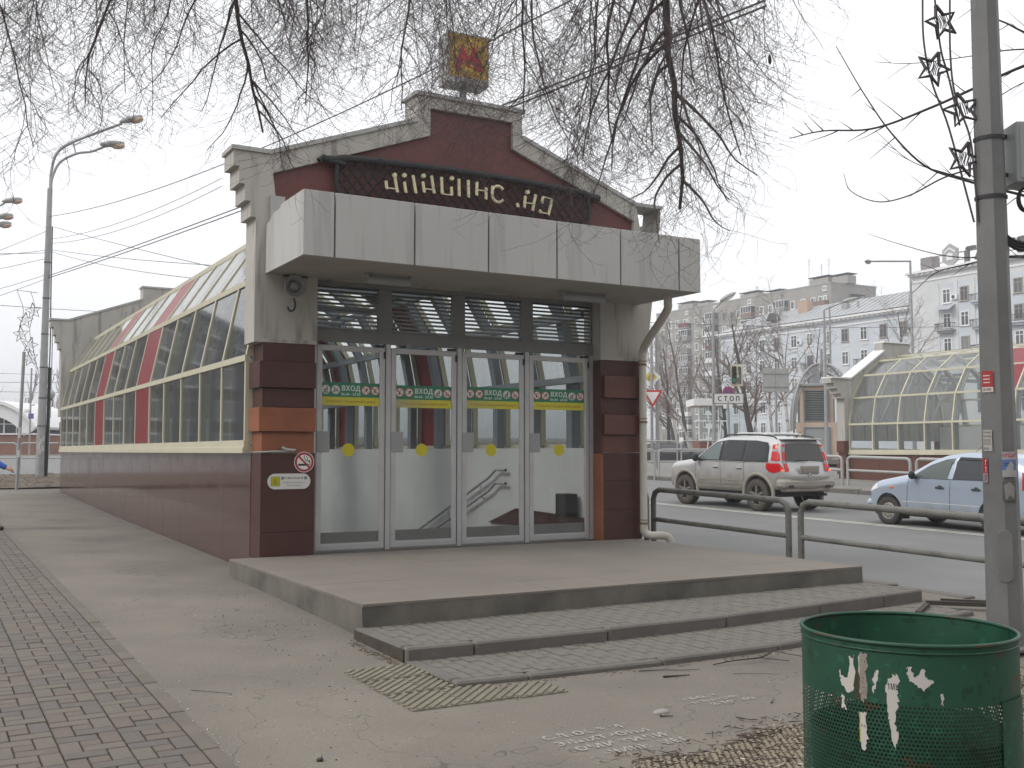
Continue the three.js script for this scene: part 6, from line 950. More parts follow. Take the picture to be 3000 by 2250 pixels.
{ // rooftop sign: open frame, hexagon logo, letters
  const t = thing('rooftop_sign', 'rooftop sign frame with white hexagon and dark letters on the corner building', 'sign', [119.9, 26.62, 0]);
  obj('frame', [BB(0, 0.12, 1.7, 1.85, -86.6, -58), BB(0, 0.12, 0.7, 0.82, -86.6, -58), ...range(-86.6, -58, 2.2).map((z) => BB(0, 0.14, 0, 1.8, z - 0.07, z + 0.07)), BB(-0.1, 1.6, 0, 1.9, -87.1, -85.2)], M.steel.clone(), t).material = flat([0.22, 0.2, 0.2], 0.8);
  const hex = (r, x0, x1) => EX([0, 1, 2, 3, 4, 5].map((i) => [r * 0.86 * Math.cos(Math.PI / 6 + (i * Math.PI) / 3), r * Math.sin(Math.PI / 6 + (i * Math.PI) / 3)]), x0, x1).rotateY(-Math.PI / 2);
  obj('hexagon_logo', [hex(1.6, 0.2, 0.6).translate(0, 1.5, -81.9)], M.railFar, t); obj('hexagon_inset', [EX([[-0.9, 0.5], [0, 1.05], [0.9, 0.5], [0.9, 0.25], [0, 0.8], [-0.9, 0.25]], 0.61, 0.66).rotateY(-Math.PI / 2).translate(0, 1.5, -81.9), EX([[-0.5, -0.5], [0.5, -0.5], [0.5, 0.35], [0, 0.55], [-0.5, 0.35]], 0.61, 0.66).rotateY(-Math.PI / 2).translate(0, 1.3, -81.9)], M.white, t);
  const L = (z, bars) => obj('letter', bars.map(([a, b, c, d]) => bar([-0.1, a, z + b], [-0.1, c, z + d], 0.42)), flat([0.09, 0.075, 0.065], 0.7), t);
  L(-79.4, [[0.3, 0, 2.2, 0], [2.1, 0, 2.1, 1.2]]); L(-77.9, [[0.3, -0.2, 2.3, 0.7], [2.3, 0.7, 0.3, 1.3], [0.9, 0.2, 0.9, 1.0]]); L(-75.8, [[0.3, 0, 2.2, 0], [2.1, 0, 2.1, 1.2], [1.2, 0, 1.2, 1]]); L(-73.6, [[0.3, 0, 2.2, 0], [2.1, 0, 2.1, 1.2]]); L(-71.8, [[0.3, 0, 2.2, 0], [2.1, 0, 2.1, 1.1], [1.2, 0, 1.2, 0.9], [0.4, 0, 0.4, 1.1]]); L(-70, [[0.3, 0, 2.2, 0], [2.1, 0, 2.1, 1.1], [1.2, 0, 1.2, 0.9], [0.4, 0, 0.4, 1.1]]);
}
{ const t = thing('shop_building', 'low building with dark fascia band just above the second pavilion roof', 'building', [0, 0, 0]); wallBlock(t, 73, 90, 0, 9.0, -50, -22, paleWhite); obj('fascia', BB(72.5, 90, 8.9, 9.8, -50.4, -22), M.dark, t); for (let z = -48; z < -24; z += 4) { const m = obj('window', BB(72.9, 72.99, 4.5, 7.8, z, z + 2.6), M.winGlass2, t); } }
{ // arched white building at the far left
  const t = thing('arched_building', 'low building with white arched shell roof and brown base at the far left', 'building', [1.25, 1.15, -71.4], null, -0.52), n = 28;
  const arc = (r, o) => { const P = []; for (let i = 0; i <= n; i++) { const a = lerp(-1, 1, i / n); P.push([r * Math.sin(a), r * Math.cos(a) - 0.42 + o]); } return P; };
  obj('shell_roof', EX([...arc(4.2, 0), ...arc(4.05, -0.1).reverse()], -7, 0.6), M.white, t);
  obj('shell_wall', EX([...arc(4.0, -0.1), ...arc(3.1, -0.05).reverse()], 0.2, 0.4), M.white, t);
  obj('glass_wall', EX([...arc(3.6, 0).filter(([x]) => Math.abs(x) < 2.8), [2.8, 1.4], [-2.8, 1.4]], -6.8, -0.3), M.winGlass, t);
  for (let x = -2.7; x <= 2.8; x += 0.9) obj('mullion', BB(x - 0.04, x + 0.04, 1.4, Math.sqrt(3.6 * 3.6 - x * x) - 0.45, -0.28, -0.2), M.white, t);
  obj('rail', BB(-2.8, 2.8, 2.02, 2.08, -0.27, -0.2), M.white, t); obj('base', BB(-3.3, 3.3, -1.2, 1.28, -6.9, 0.3), surf([0.24, 0.12, 0.085], { size: 128, scale: 2, f: 5, amp: 0.2, grain: 0.1, bump: 0.002, seed: 92 }), t); obj('sill', BB(-3.4, 3.4, 1.28, 1.38, -6.9, 0.4), M.white, t);
}

// ------------------------------------------------------------------ buildings beside and behind the camera, seen as reflections in the panes
for (const [label, pos, len, h, turn, seed] of [['dark brown apartment block left of the arched building, seen only in reflections', [-40, 0, -88], 74, 21, -Math.PI / 2, 5], ['pale apartment block behind the camera, seen only as a reflection', [14, -1.3, 47], 120, 22, Math.PI / 2, 9]]) {
  const t = thing('apartment_block', label, 'apartment block', pos, null, turn), r = rngOf(seed), wm = surf(seed === 5 ? [0.12, 0.1, 0.085] : [0.33, 0.31, 0.28], { size: 128, scale: 6, f: 5, amp: 0.2, grain: 0.08, bump: 0, seed: 100 + seed });
  obj('wall', BB(-12, 0, -1, h, -len / 2, len / 2), wm, t); obj('roof', BB(-12.4, 0.5, h, h + 0.4, -len / 2 - 0.4, len / 2 + 0.4), M.greyPaint, t);
  for (let f = 0; f < (seed === 5 ? 7 : 6); f++) for (let z = -len / 2 + 2.4; z < len / 2 - 1; z += seed === 5 ? 3.4 : 6.5) { const m = windowAt(t, 0, 2 + f * 3.1, z, 1.45, 1.9, 0, r, Math.PI); }
}
// ------------------------------------------------------------------ bare trees
function grow(out, p, d, len, r, depth, rnd, o) {
  const n = depth >= o.levels ? 4 : 6, P = [p.clone()], dir = d.clone(), step = len / n;
  for (let i = 0; i < n; i++) {
    dir.x += (rnd() - 0.5) * o.wig; dir.z += (rnd() - 0.5) * o.wig; dir.y += (rnd() - 0.5) * o.wig * 0.5 + (depth > 0 ? o.up : 0) - (depth >= o.droopFrom ? o.droop : 0); dir.normalize();
    P.push(P[i].clone().addScaledVector(dir, step));
  }
  const r1 = r * (depth >= o.levels ? 0.35 : depth ? 0.45 : 0.14);
  (depth <= o.trunkDepth ? out.trunk : out.crown).push(sweep(P, (t) => lerp(r, r1, t), depth === 0 ? 9 : depth === 1 ? 5 : 3, false, false));
  if (depth >= o.levels) return;
  const k = o.kids[depth];
  for (let i = 0; i < k; i++) {
    const t = lerp(depth === 0 ? o.bare : 0.15, 0.98, (i + rnd() * 0.8) / k), j = Math.min(n - 1, Math.floor(t * n)), q = P[j].clone().lerp(P[j + 1], t * n - j), ax = P[j + 1].clone().sub(P[j]).normalize();
    const a = rnd() * Math.PI * 2, side = V3(Math.cos(a), 0.1, Math.sin(a)); side.addScaledVector(ax, -side.dot(ax)).normalize();
    const nd = ax.clone().multiplyScalar(Math.cos(o.ang)).addScaledVector(side, Math.sin(o.ang)).normalize();
    grow(out, q, nd, len * o.ratio * lerp(1.1, 0.55, t) * (0.7 + rnd() * 0.6), Math.max(o.minR, lerp(r, r1, t) * 0.55), depth + 1, rnd, o);
  }
}
const treeOpts = { levels: 3, kids: [14, 8, 7], wig: 0.25, up: 0.06, droop: 0, droopFrom: 9, trunkDepth: 0, bare: 0.25, ang: 0.75, ratio: 0.42, minR: 0.007 };
function tree(name, label, pos, h, r, seed, trunkMat, twigMat, o = {}, lean = [0, 0]) {
  const t = thing(name, label, 'tree', pos, null), out = { trunk: [], crown: [] };
  grow(out, V3(0, -0.3, 0), V3(lean[0], 1, lean[1]).normalize(), h, r, 0, rngOf(seed), { ...treeOpts, ...o });
  obj('trunk', out.trunk, trunkMat, t); obj('crown', out.crown, twigMat, t); return t;
}
const droopy = { droop: 0.22, droopFrom: 2, up: 0.05, kids: [16, 9, 8], ratio: 0.36 };
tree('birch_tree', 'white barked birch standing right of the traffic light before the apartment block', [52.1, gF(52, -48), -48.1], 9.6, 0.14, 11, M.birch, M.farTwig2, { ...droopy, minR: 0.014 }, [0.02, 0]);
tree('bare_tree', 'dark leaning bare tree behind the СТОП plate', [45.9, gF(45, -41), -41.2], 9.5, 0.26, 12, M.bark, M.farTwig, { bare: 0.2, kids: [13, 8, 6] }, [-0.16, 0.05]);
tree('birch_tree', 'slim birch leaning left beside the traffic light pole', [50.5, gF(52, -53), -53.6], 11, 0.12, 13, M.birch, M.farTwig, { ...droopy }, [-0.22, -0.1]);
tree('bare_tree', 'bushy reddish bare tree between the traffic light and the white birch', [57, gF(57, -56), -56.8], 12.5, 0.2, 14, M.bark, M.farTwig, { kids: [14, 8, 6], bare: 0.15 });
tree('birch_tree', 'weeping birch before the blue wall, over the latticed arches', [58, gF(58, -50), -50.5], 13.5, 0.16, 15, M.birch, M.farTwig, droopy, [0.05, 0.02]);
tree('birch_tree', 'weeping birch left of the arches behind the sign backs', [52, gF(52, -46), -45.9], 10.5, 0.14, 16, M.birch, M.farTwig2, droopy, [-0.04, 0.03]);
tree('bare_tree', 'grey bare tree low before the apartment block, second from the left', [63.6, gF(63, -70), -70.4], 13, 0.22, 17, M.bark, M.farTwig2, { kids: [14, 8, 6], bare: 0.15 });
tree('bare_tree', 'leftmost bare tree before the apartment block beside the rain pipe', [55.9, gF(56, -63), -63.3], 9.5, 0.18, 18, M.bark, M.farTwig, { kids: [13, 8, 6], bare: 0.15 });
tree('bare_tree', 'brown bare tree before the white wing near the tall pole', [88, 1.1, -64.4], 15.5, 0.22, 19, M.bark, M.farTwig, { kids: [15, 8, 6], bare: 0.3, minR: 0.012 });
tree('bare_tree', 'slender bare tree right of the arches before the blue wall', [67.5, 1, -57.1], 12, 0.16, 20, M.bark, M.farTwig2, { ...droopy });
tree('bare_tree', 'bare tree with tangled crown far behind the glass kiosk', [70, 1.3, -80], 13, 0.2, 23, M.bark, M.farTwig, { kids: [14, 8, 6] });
{ // distant bare wood at the far left, one mass
  const g = [], out = { trunk: [], crown: [] }, r = rngOf(71);
  for (let i = 0; i < 34; i++) { const x = -14 + r() * 42, z = -128 - r() * 34, h = 7.5 + r() * 4 + (x > 4 ? 2 : 0); grow(out, V3(x, gR(z) - 0.2, z), V3((r() - 0.5) * 0.1, 1, 0), h, 0.12, 0, r, { ...treeOpts, levels: 2, kids: [22, 9], bare: 0.12, ang: 0.38, ratio: 0.34, minR: 0.03, up: 0.12, trunkDepth: 0 }); }
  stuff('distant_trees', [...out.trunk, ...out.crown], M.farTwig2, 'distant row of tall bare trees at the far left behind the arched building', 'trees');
}
// ------------------------------------------------------------------ the weeping birch over the camera
{
  // axes of the crown: a runs to the right along the pavilion front, b away from the street corner where the trunk stands
  const ax = V3(0.868, 0, 0.496), bx = V3(0.496, 0, -0.868), O = V3(-3.6, 0, 12.3), at = (a, y, b) => O.clone().addScaledVector(ax, a).addScaledVector(bx, b).setY(y);
  const t = thing('birch_tree', 'big weeping birch whose bare hanging twigs fill the top of the picture', 'tree', [0, 0, 0]);
  const limbs = [], thick = [], fine = [], rnd = rngOf(2024);
  const trunkTop = at(5.6, 7.2, 3.2);
  obj('trunk', sweep([at(6.2, -0.6, 2.4), at(6.1, 2, 2.5), at(5.9, 4.6, 2.8), trunkTop, at(5.2, 10, 3.6)], (q) => lerp(0.24, 0.1, q), 12, 24), M.birch, t);
  for (const [a, y, b] of [[2.2, 5.3, 6.2], [0.4, 5.4, 6.6], [-1.4, 5.3, 6.4], [-3, 5.2, 6.2], [1.2, 5.2, 5.2]]) limbs.push(sweep([at(5.8, 5.6, 2.9), at(lerp(5.8, a, 0.4), 7, lerp(2.9, b, 0.4)), at(lerp(5.8, a, 0.75), 6.5, lerp(2.9, b, 0.75)), at(a, y, b)], (q) => lerp(0.09, 0.03, q), 8, 20));
  // one hanging shoot with side shoots; drawn as slender tapered tubes
  const tubeInto = (list, P, r0, r1, s) => list.push(sweep(P, (q) => lerp(r0, r1, q), s, false, false));
  function shoot(p, d, len, r, lvl) {
    const n = lvl === 0 ? 12 : lvl === 1 ? 9 : 7, step = len / n, P = [p.clone()], dir = d.clone().normalize(), sway = (rnd() - 0.5) * 0.12, curl = lvl >= 2 ? (0.1 + rnd() * 0.34) : lvl === 1 ? (rnd() - 0.5) * 0.16 : 0, sg = rnd() < 0.5 ? -1 : 1;
    for (let i = 0; i < n; i++) {
      const k = lvl === 0 ? 0.1 : lvl === 1 ? 0.13 : 0.1;
      dir.addScaledVector(ax, sway * 0.3 + (rnd() - 0.5) * (lvl === 0 ? 0.42 : lvl === 1 ? 0.5 : 0.42) + curl * sg).addScaledVector(bx, (rnd() - 0.5) * 0.3); dir.y -= k * 1.5 - (lvl >= 1 && i > n * 0.6 ? 0.3 : 0); dir.normalize(); P.push(P[i].clone().addScaledVector(dir, step));
    }
    tubeInto(lvl === 0 ? thick : fine, P, r, Math.max(0.0007, r * 0.28), lvl === 0 ? 6 : 3);
    if (lvl >= 3) return;
    const kids = lvl === 0 ? Math.round(3 + len * 7) : lvl === 1 ? Math.round(1.3 + len * 10) : Math.round(len * 6);
    for (let i = 0; i < kids; i++) {
      const q = lerp(0.06, 0.97, (i + rnd()) / kids), j = Math.min(n - 1, Math.floor(q * n)), pp = P[j].clone().lerp(P[j + 1], q * n - j), base = P[j + 1].clone().sub(P[j]).normalize(), s2 = rnd() < 0.5 ? -1 : 1, ang = 0.45 + rnd() * 0.7;
      const nd = base.clone().multiplyScalar(Math.cos(ang)).addScaledVector(ax, s2 * Math.sin(ang)).addScaledVector(bx, (rnd() - 0.5) * 0.8);
      const L = lvl === 0 ? len * lerp(0.62, 0.22, q) * (0.6 + rnd() * 0.6) : lvl === 1 ? 0.16 + rnd() * 0.28 : 0.06 + rnd() * 0.16;
      shoot(pp, nd, L, lvl === 0 ? Math.max(0.0022, r * lerp(0.5, 0.3, q)) : lvl === 1 ? 0.0014 : 0.001, lvl + 1);
    }
  }
  // main hanging branches, heaviest over the gable and at the right
  const heavy = [[0.97, 5.0, 6.2, -0.1, 2.3, 0.034], [0.88, 5.0, 6.3, 0.2, 2.0, 0.014], [0.62, 5.1, 6.5, -0.1, 1.9, 0.016], [1.2, 4.9, 6.0, 0.1, 1.9, 0.012], [-1.75, 5.0, 6.3, 0.08, 1.8, 0.022], [-2.1, 5.0, 6.2, -0.3, 1.75, 0.013], [-0.6, 5.1, 6.6, 0.0, 1.6, 0.012], [-1.2, 5.0, 6.5, -0.2, 1.6, 0.012], [0.1, 5.1, 6.6, -0.25, 1.75, 0.013]];
  for (const [a, y, b, sx, len, r] of heavy) shoot(at(a, y, b), V3(0, -1, 0).addScaledVector(ax, sx), len, r, 0);
  const reach = (a) => interp([[-3.4, 1.45], [-3, 1.35], [-2.5, 1.5], [-2, 1.6], [-1.4, 1.45], [-0.9, 1.35], [-0.3, 1.5], [0.4, 1.8], [1.1, 2.05], [1.6, 1.85], [1.9, 1.2], [2.3, 0.95], [2.7, 0.75]], a);
  for (let i = 0; i < 64; i++) { const a = -3.35 + (i / 63) * 5.9 + (rnd() - 0.5) * 0.25, sparse = a > 1.35; if (sparse && rnd() < 0.72) continue; const b = 5.3 + rnd() * 2.4, y = 4.6 + (b - 6.5) * 0.43 + rnd() * 0.5, len = reach(a) * (0.55 + rnd() * 0.55); shoot(at(a, y, b), V3(0, -1, 0).addScaledVector(ax, (rnd() - 0.55) * 0.9).addScaledVector(bx, (rnd() - 0.5) * 0.5), len, 0.0038 + rnd() * 0.005, 0); }
  // close drooping fan at the top left
  for (let i = 0; i < 16; i++) shoot(at(-2.0 + rnd() * 0.75, 3.35 + rnd() * 0.35, 3.2 + rnd() * 0.8), V3(0, -1, 0).addScaledVector(ax, -0.55 - rnd() * 0.5), 0.42 + rnd() * 0.45, 0.004, 1);
  obj('limb', limbs, M.bark, t); obj('branch', thick, M.bark, t); const f = obj('twigs', fine, M.twig, t); f.userData.kind = 'stuff';
  // the last dead leaf
  obj('leaf', (() => { const g = new THREE.SphereGeometry(0.026, 8, 6); g.scale(0.55, 1.2, 0.3); return g.translate(...at(1.575, 3.62, 6.2).toArray()); })(), M.bark, t);
}
{ // bare branches reaching in from a second tree on the right
  const ax = V3(0.868, 0, 0.496), bx = V3(0.496, 0, -0.868), O = V3(-3.6, 0, 12.3), at = (px, py, b) => { const a = ((px - 1500) / 3079) * b, y = 1.25 + ((1328 - py) / 3079) * b; return O.clone().addScaledVector(ax, a).addScaledVector(bx, b).setY(y); };
  const t = thing('bare_tree', 'bare branches reaching in from the right edge behind the big lamp post', 'tree', [0, 0, 0]), g = [], rnd = rngOf(88);
  const tr = at(4050, 1328, 7.4); obj('trunk', sweep([tr.clone().setY(-0.6), tr.clone().setY(2.2), tr.clone().setY(5), tr.clone().setY(8)], (q) => lerp(0.17, 0.05, q), 10, 16), M.bark, t);
  const br = (pts, r, kids) => { const P = new THREE.CatmullRomCurve3(pts.map(([x, y]) => at(x, y, 9.4))).getPoints(40); g.push(sweep(P, (q) => lerp(r, r * 0.22, q), 5, false, false)); for (let i = 0; i < kids; i++) { const q = 0.2 + (i / kids) * 0.78, p = P[Math.floor(q * 40)], s = rnd() < 0.65 ? 1 : -1, L = 0.1 + rnd() * 0.28, k = [p]; const d = ax.clone().multiplyScalar(-0.7 - rnd() * 0.3).addScaledVector(V3(0, 1, 0), s * (0.5 + rnd() * 0.3)); for (let m = 1; m < 6; m++) { d.y += (rnd() - 0.45) * 0.2; k.push(k[m - 1].clone().addScaledVector(d.normalize(), L / 5)); } g.push(sweep(k, (z) => lerp(r * 0.35, 0.0015, z), 3, false, false)); } };
  br([[4000, -500], [3300, 60], [3000, 190], [2760, 300], [2580, 365], [2430, 372], [2333, 394]], 0.02, 16); br([[4000, 300], [3300, 620], [3000, 560], [2850, 520], [2740, 480], [2640, 380], [2560, 260], [2478, 112]], 0.018, 9);
  br([[3900, 200], [3200, 420], [2950, 470], [2800, 510], [2680, 570], [2590, 586], [2510, 550], [2493, 500]], 0.012, 5); br([[3900, 500], [3200, 580], [2960, 540], [2800, 500], [2690, 460], [2590, 370]], 0.01, 8); br([[3800, 700], [3200, 760], [2980, 750], [2850, 775], [2760, 800], [2690, 860]], 0.012, 4); br([[3900, 900], [3100, 760], [2800, 750], [2660, 715], [2560, 682]], 0.008, 0);
  br([[3900, -200], [3100, 80], [2990, 40], [2930, 10], [2880, -40]], 0.014, 8); br([[3900, 100], [3100, 120], [2990, 125], [2900, 140], [2700, 165], [2590, 160]], 0.01, 10); br([[3900, 300], [3100, 210], [2990, 250], [2900, 330], [2860, 420]], 0.008, 8);
  obj('branch', g, M.bark, t);
}
// ------------------------------------------------------------------ overhead cables
{
  const sag = (a, b, s, n = 24) => { const P = []; for (let i = 0; i <= n; i++) { const q = i / n; P.push([lerp(a[0], b[0], q), lerp(a[1], b[1], q) - s * 4 * q * (1 - q), lerp(a[2], b[2], q)]); } return P; };
  const c = (label, lines, r) => tag(obj('cable', lines.map((l) => sweep(l, r * 0.68, 5)), M.cable), label, 'cable', null);
  c('thick pair of cables rising from the left lamp past the gable to the upper right', [sag([0.49, 7.58, -28.7], [4.7, 6.39, 3.61], 0.12), sag([0.49, 7.5, -28.7], [4.72, 6.33, 3.61], 0.14)], 0.02);
  c('upper sagging cable from the left lamp over the gable shoulder', [sag([0.52, 9.73, -28.52], [3.54, 6.85, 2.96], 0.5)], 0.016);
  c('pair of thin cables from the left lamp to the pavilion shoulder', [sag([0.55, 8.91, -28.57], [2.87, 8.0, -13.48], 0.25), sag([0.55, 8.75, -28.57], [2.87, 7.8, -13.48], 0.3)], 0.012);
  c('cable sloping down from the left lamp behind the glazed vault', [sag([0.54, 9.37, -28.54], [4.4, 1.9, 4], 0.1)].map((l) => l.slice(0, 15)), 0.013);
  c('two low cables from the left lamp to the top of the glazed vault', [sag([0.57, 8.52, -28.58], [2.36, 5.48, -11.63], 0.05), sag([0.57, 8.45, -28.58], [2.2, 5.2, -12], 0.12)], 0.012);
  c('level wire crossing behind the left lamp', [sag([-8, 7.2, -33], [9.5, 9.2, -50], 0.2)], 0.02);
  c('fan of wires from the left lamp towards the left edge', [sag([0.42, 8.4, -28.6], [-6, 7.2, -22], 0.2), sag([0.42, 8.5, -28.6], [-6, 6.4, -20], 0.2), sag([0.42, 8.2, -28.6], [-6, 6.0, -24], 0.2), sag([0.42, 7.6, -28.6], [-6, 4.6, -22], 0.15), sag([0.42, 9.2, -28.6], [-6, 4.4, -18], 0.1), sag([0.42, 7.45, -28.6], [-6, 4.2, -23], 0.15)], 0.013);
  c('wires low behind the left lamp over the distant trees', [sag([-10, 5.6, -60], [14, 6.1, -60], 0.3), sag([-10, 5.1, -60], [14, 5.4, -60], 0.3), sag([-10, 6.9, -70], [14, 7.0, -70], 0.2)], 0.02);
  c('wire crossing in front of the apartment block towards the second pavilion', [sag([26, 9.2, -40], [44, 7.2, -16], 0.5)], 0.018);
}
// ------------------------------------------------------------------ person at the left edge
function blob(bones, cell, mat, name, parent) { // continuous surface from tapered capsules
  const lo = V3(1e9, 1e9, 1e9), hi = V3(-1e9, -1e9, -1e9);
  for (const [a, b, ra, rb] of bones) for (const [p, r] of [[a, ra], [b, rb]]) { lo.min(V3(p[0] - r, p[1] - r, p[2] - r)); hi.max(V3(p[0] + r, p[1] + r, p[2] + r)); }
  const c = lo.clone().add(hi).multiplyScalar(0.5), ext = Math.max(hi.x - lo.x, hi.y - lo.y, hi.z - lo.z) / 2 * 1.12, res = Math.min(150, Math.ceil((2 * ext) / cell)), mc = new MarchingCubes(res, mat, false, false, 400000), sm = cell * 1.6;
  for (let k = 0; k < res; k++) for (let j = 0; j < res; j++) for (let i = 0; i < res; i++) {
    const x = c.x + (((i - res / 2) / (res / 2)) * ext), y = c.y + (((j - res / 2) / (res / 2)) * ext), z = c.z + (((k - res / 2) / (res / 2)) * ext); let s = 0;
    for (const [a, b, ra, rb] of bones) { const dx = b[0] - a[0], dy = b[1] - a[1], dz = b[2] - a[2], q = clamp(((x - a[0]) * dx + (y - a[1]) * dy + (z - a[2]) * dz) / (dx * dx + dy * dy + dz * dz + 1e-9)), d = Math.hypot(x - a[0] - dx * q, y - a[1] - dy * q, z - a[2] - dz * q) - lerp(ra, rb, q); s += Math.exp(-clamp(d / sm, -30, 30)); }
    mc.field[i + j * res + k * res * res] = sm * Math.log(Math.max(s, 1e-20));
  }
  mc.isolation = 0; mc.update(); const n = mc.count, g = new THREE.BufferGeometry();
  const P = mc.positionArray.slice(0, n * 3), N = mc.normalArray.slice(0, n * 3);
  g.setAttribute('position', new THREE.BufferAttribute(P, 3)); g.setAttribute('normal', new THREE.BufferAttribute(N, 3)); g.scale(ext, ext, ext); g.translate(c.x, c.y, c.z);
  return obj(name, g, mat, parent);
}
{
  // local x towards the picture's right, facing +x, feet at y 0
  const t = thing('person', 'person in a blue jacket walking at the left edge, only hand and shoe showing', 'person', [-2.58, -0.085, -7.9], null, -0.52);
  const jeans = flat([0.03, 0.03, 0.04], 0.9), jacket = flat([0.02, 0.1, 0.42], 0.7), skin = flat([0.45, 0.22, 0.16], 0.6), shoe = flat([0.035, 0.022, 0.025], 0.7);
  blob([[[0, 0.92, 0.09], [0.2, 0.52, 0.1], 0.095, 0.062], [[0.2, 0.52, 0.1], [0.3, 0.1, 0.1], 0.06, 0.042], [[0, 0.92, -0.09], [-0.05, 0.5, -0.1], 0.095, 0.062], [[-0.05, 0.5, -0.1], [-0.32, 0.16, -0.1], 0.06, 0.042], [[0, 0.98, -0.07], [0, 0.98, 0.07], 0.12, 0.12]], 0.02, jeans, 'trousers', t);
  blob([[[0, 0.98, -0.06], [0, 0.98, 0.06], 0.13, 0.13], [[0, 1.0, 0], [0.02, 1.3, 0], 0.14, 0.15], [[0.02, 1.38, -0.15], [0.02, 1.38, 0.15], 0.075, 0.075], [[0.02, 1.3, -0.06], [0.02, 1.3, 0.06], 0.13, 0.13], [[0.05, 1.38, 0.19], [0.3, 1.2, 0.22], 0.065, 0.055], [[0.3, 1.2, 0.22], [0.53, 1.07, 0.2], 0.055, 0.046], [[0.02, 1.38, -0.19], [-0.14, 1.13, -0.23], 0.065, 0.055], [[-0.14, 1.13, -0.23], [-0.1, 0.88, -0.22], 0.052, 0.042], [[0.02, 1.42, 0], [0.02, 1.47, 0], 0.08, 0.07]], 0.018, jacket, 'jacket', t);
  blob([[[0.02, 1.4, 0], [0.035, 1.52, 0], 0.055, 0.052], [[0.03, 1.62, 0], [0.03, 1.66, 0], 0.085, 0.088], [[0.06, 1.56, 0], [0.06, 1.6, 0], 0.058, 0.07], [[0.118, 1.615, 0], [0.138, 1.592, 0], 0.013, 0.014], [[0.02, 1.6, 0.082], [0.02, 1.63, 0.084], 0.014, 0.016], [[0.02, 1.6, -0.082], [0.02, 1.63, -0.084], 0.014, 0.016]], 0.008, skin, 'head', t);
  blob([[[-0.01, 1.68, 0], [0.03, 1.69, 0], 0.096, 0.09], [[-0.04, 1.6, 0], [-0.03, 1.66, 0], 0.075, 0.09]], 0.01, flat([0.03, 0.022, 0.018], 0.9), 'hair', t);
  for (const s of [1, -1]) { const bs = s > 0 ? [0.54, 1.065, 0.2] : [-0.1, 0.87, -0.22], dx = s > 0 ? 1 : 0.1, dy = s > 0 ? -0.38 : -1, w = (f, u, v) => [bs[0] + dx * f + (s > 0 ? 0 : -u), bs[1] + dy * f + (s > 0 ? u : 0), bs[2] + v]; const fg = [[w(0, 0, 0), w(0.08, 0, 0), 0.024, 0.03]]; [-0.027, -0.009, 0.009, 0.026].forEach((v, i) => { const L = [0.056, 0.066, 0.062, 0.048][i]; fg.push([w(0.07, 0, v), w(0.08 + L * 0.55, -0.008, v), 0.0095, 0.0085], [w(0.08 + L * 0.55, -0.008, v), w(0.08 + L, -0.03, v), 0.0085, 0.007]); }); fg.push([w(0.03, 0, -0.025 * s), w(0.07, -0.022, -0.05 * s), 0.011, 0.009], [w(0.07, -0.022, -0.05 * s), w(0.098, -0.036, -0.045 * s), 0.009, 0.008]); blob(fg, 0.0045, skin, 'hand', t); }
  blob([[[0.27, 0.06, 0.1], [0.31, 0.07, 0.1], 0.045, 0.048], [[0.3, 0.045, 0.1], [0.46, 0.034, 0.1], 0.042, 0.03], [[0.26, 0.03, 0.1], [0.47, 0.024, 0.105], 0.026, 0.024]], 0.009, shoe, 'shoe', t);
  blob([[[-0.36, 0.14, -0.1], [-0.31, 0.13, -0.1], 0.045, 0.045], [[-0.32, 0.1, -0.1], [-0.24, 0.03, -0.1], 0.04, 0.03]], 0.009, shoe, 'shoe', t);
}
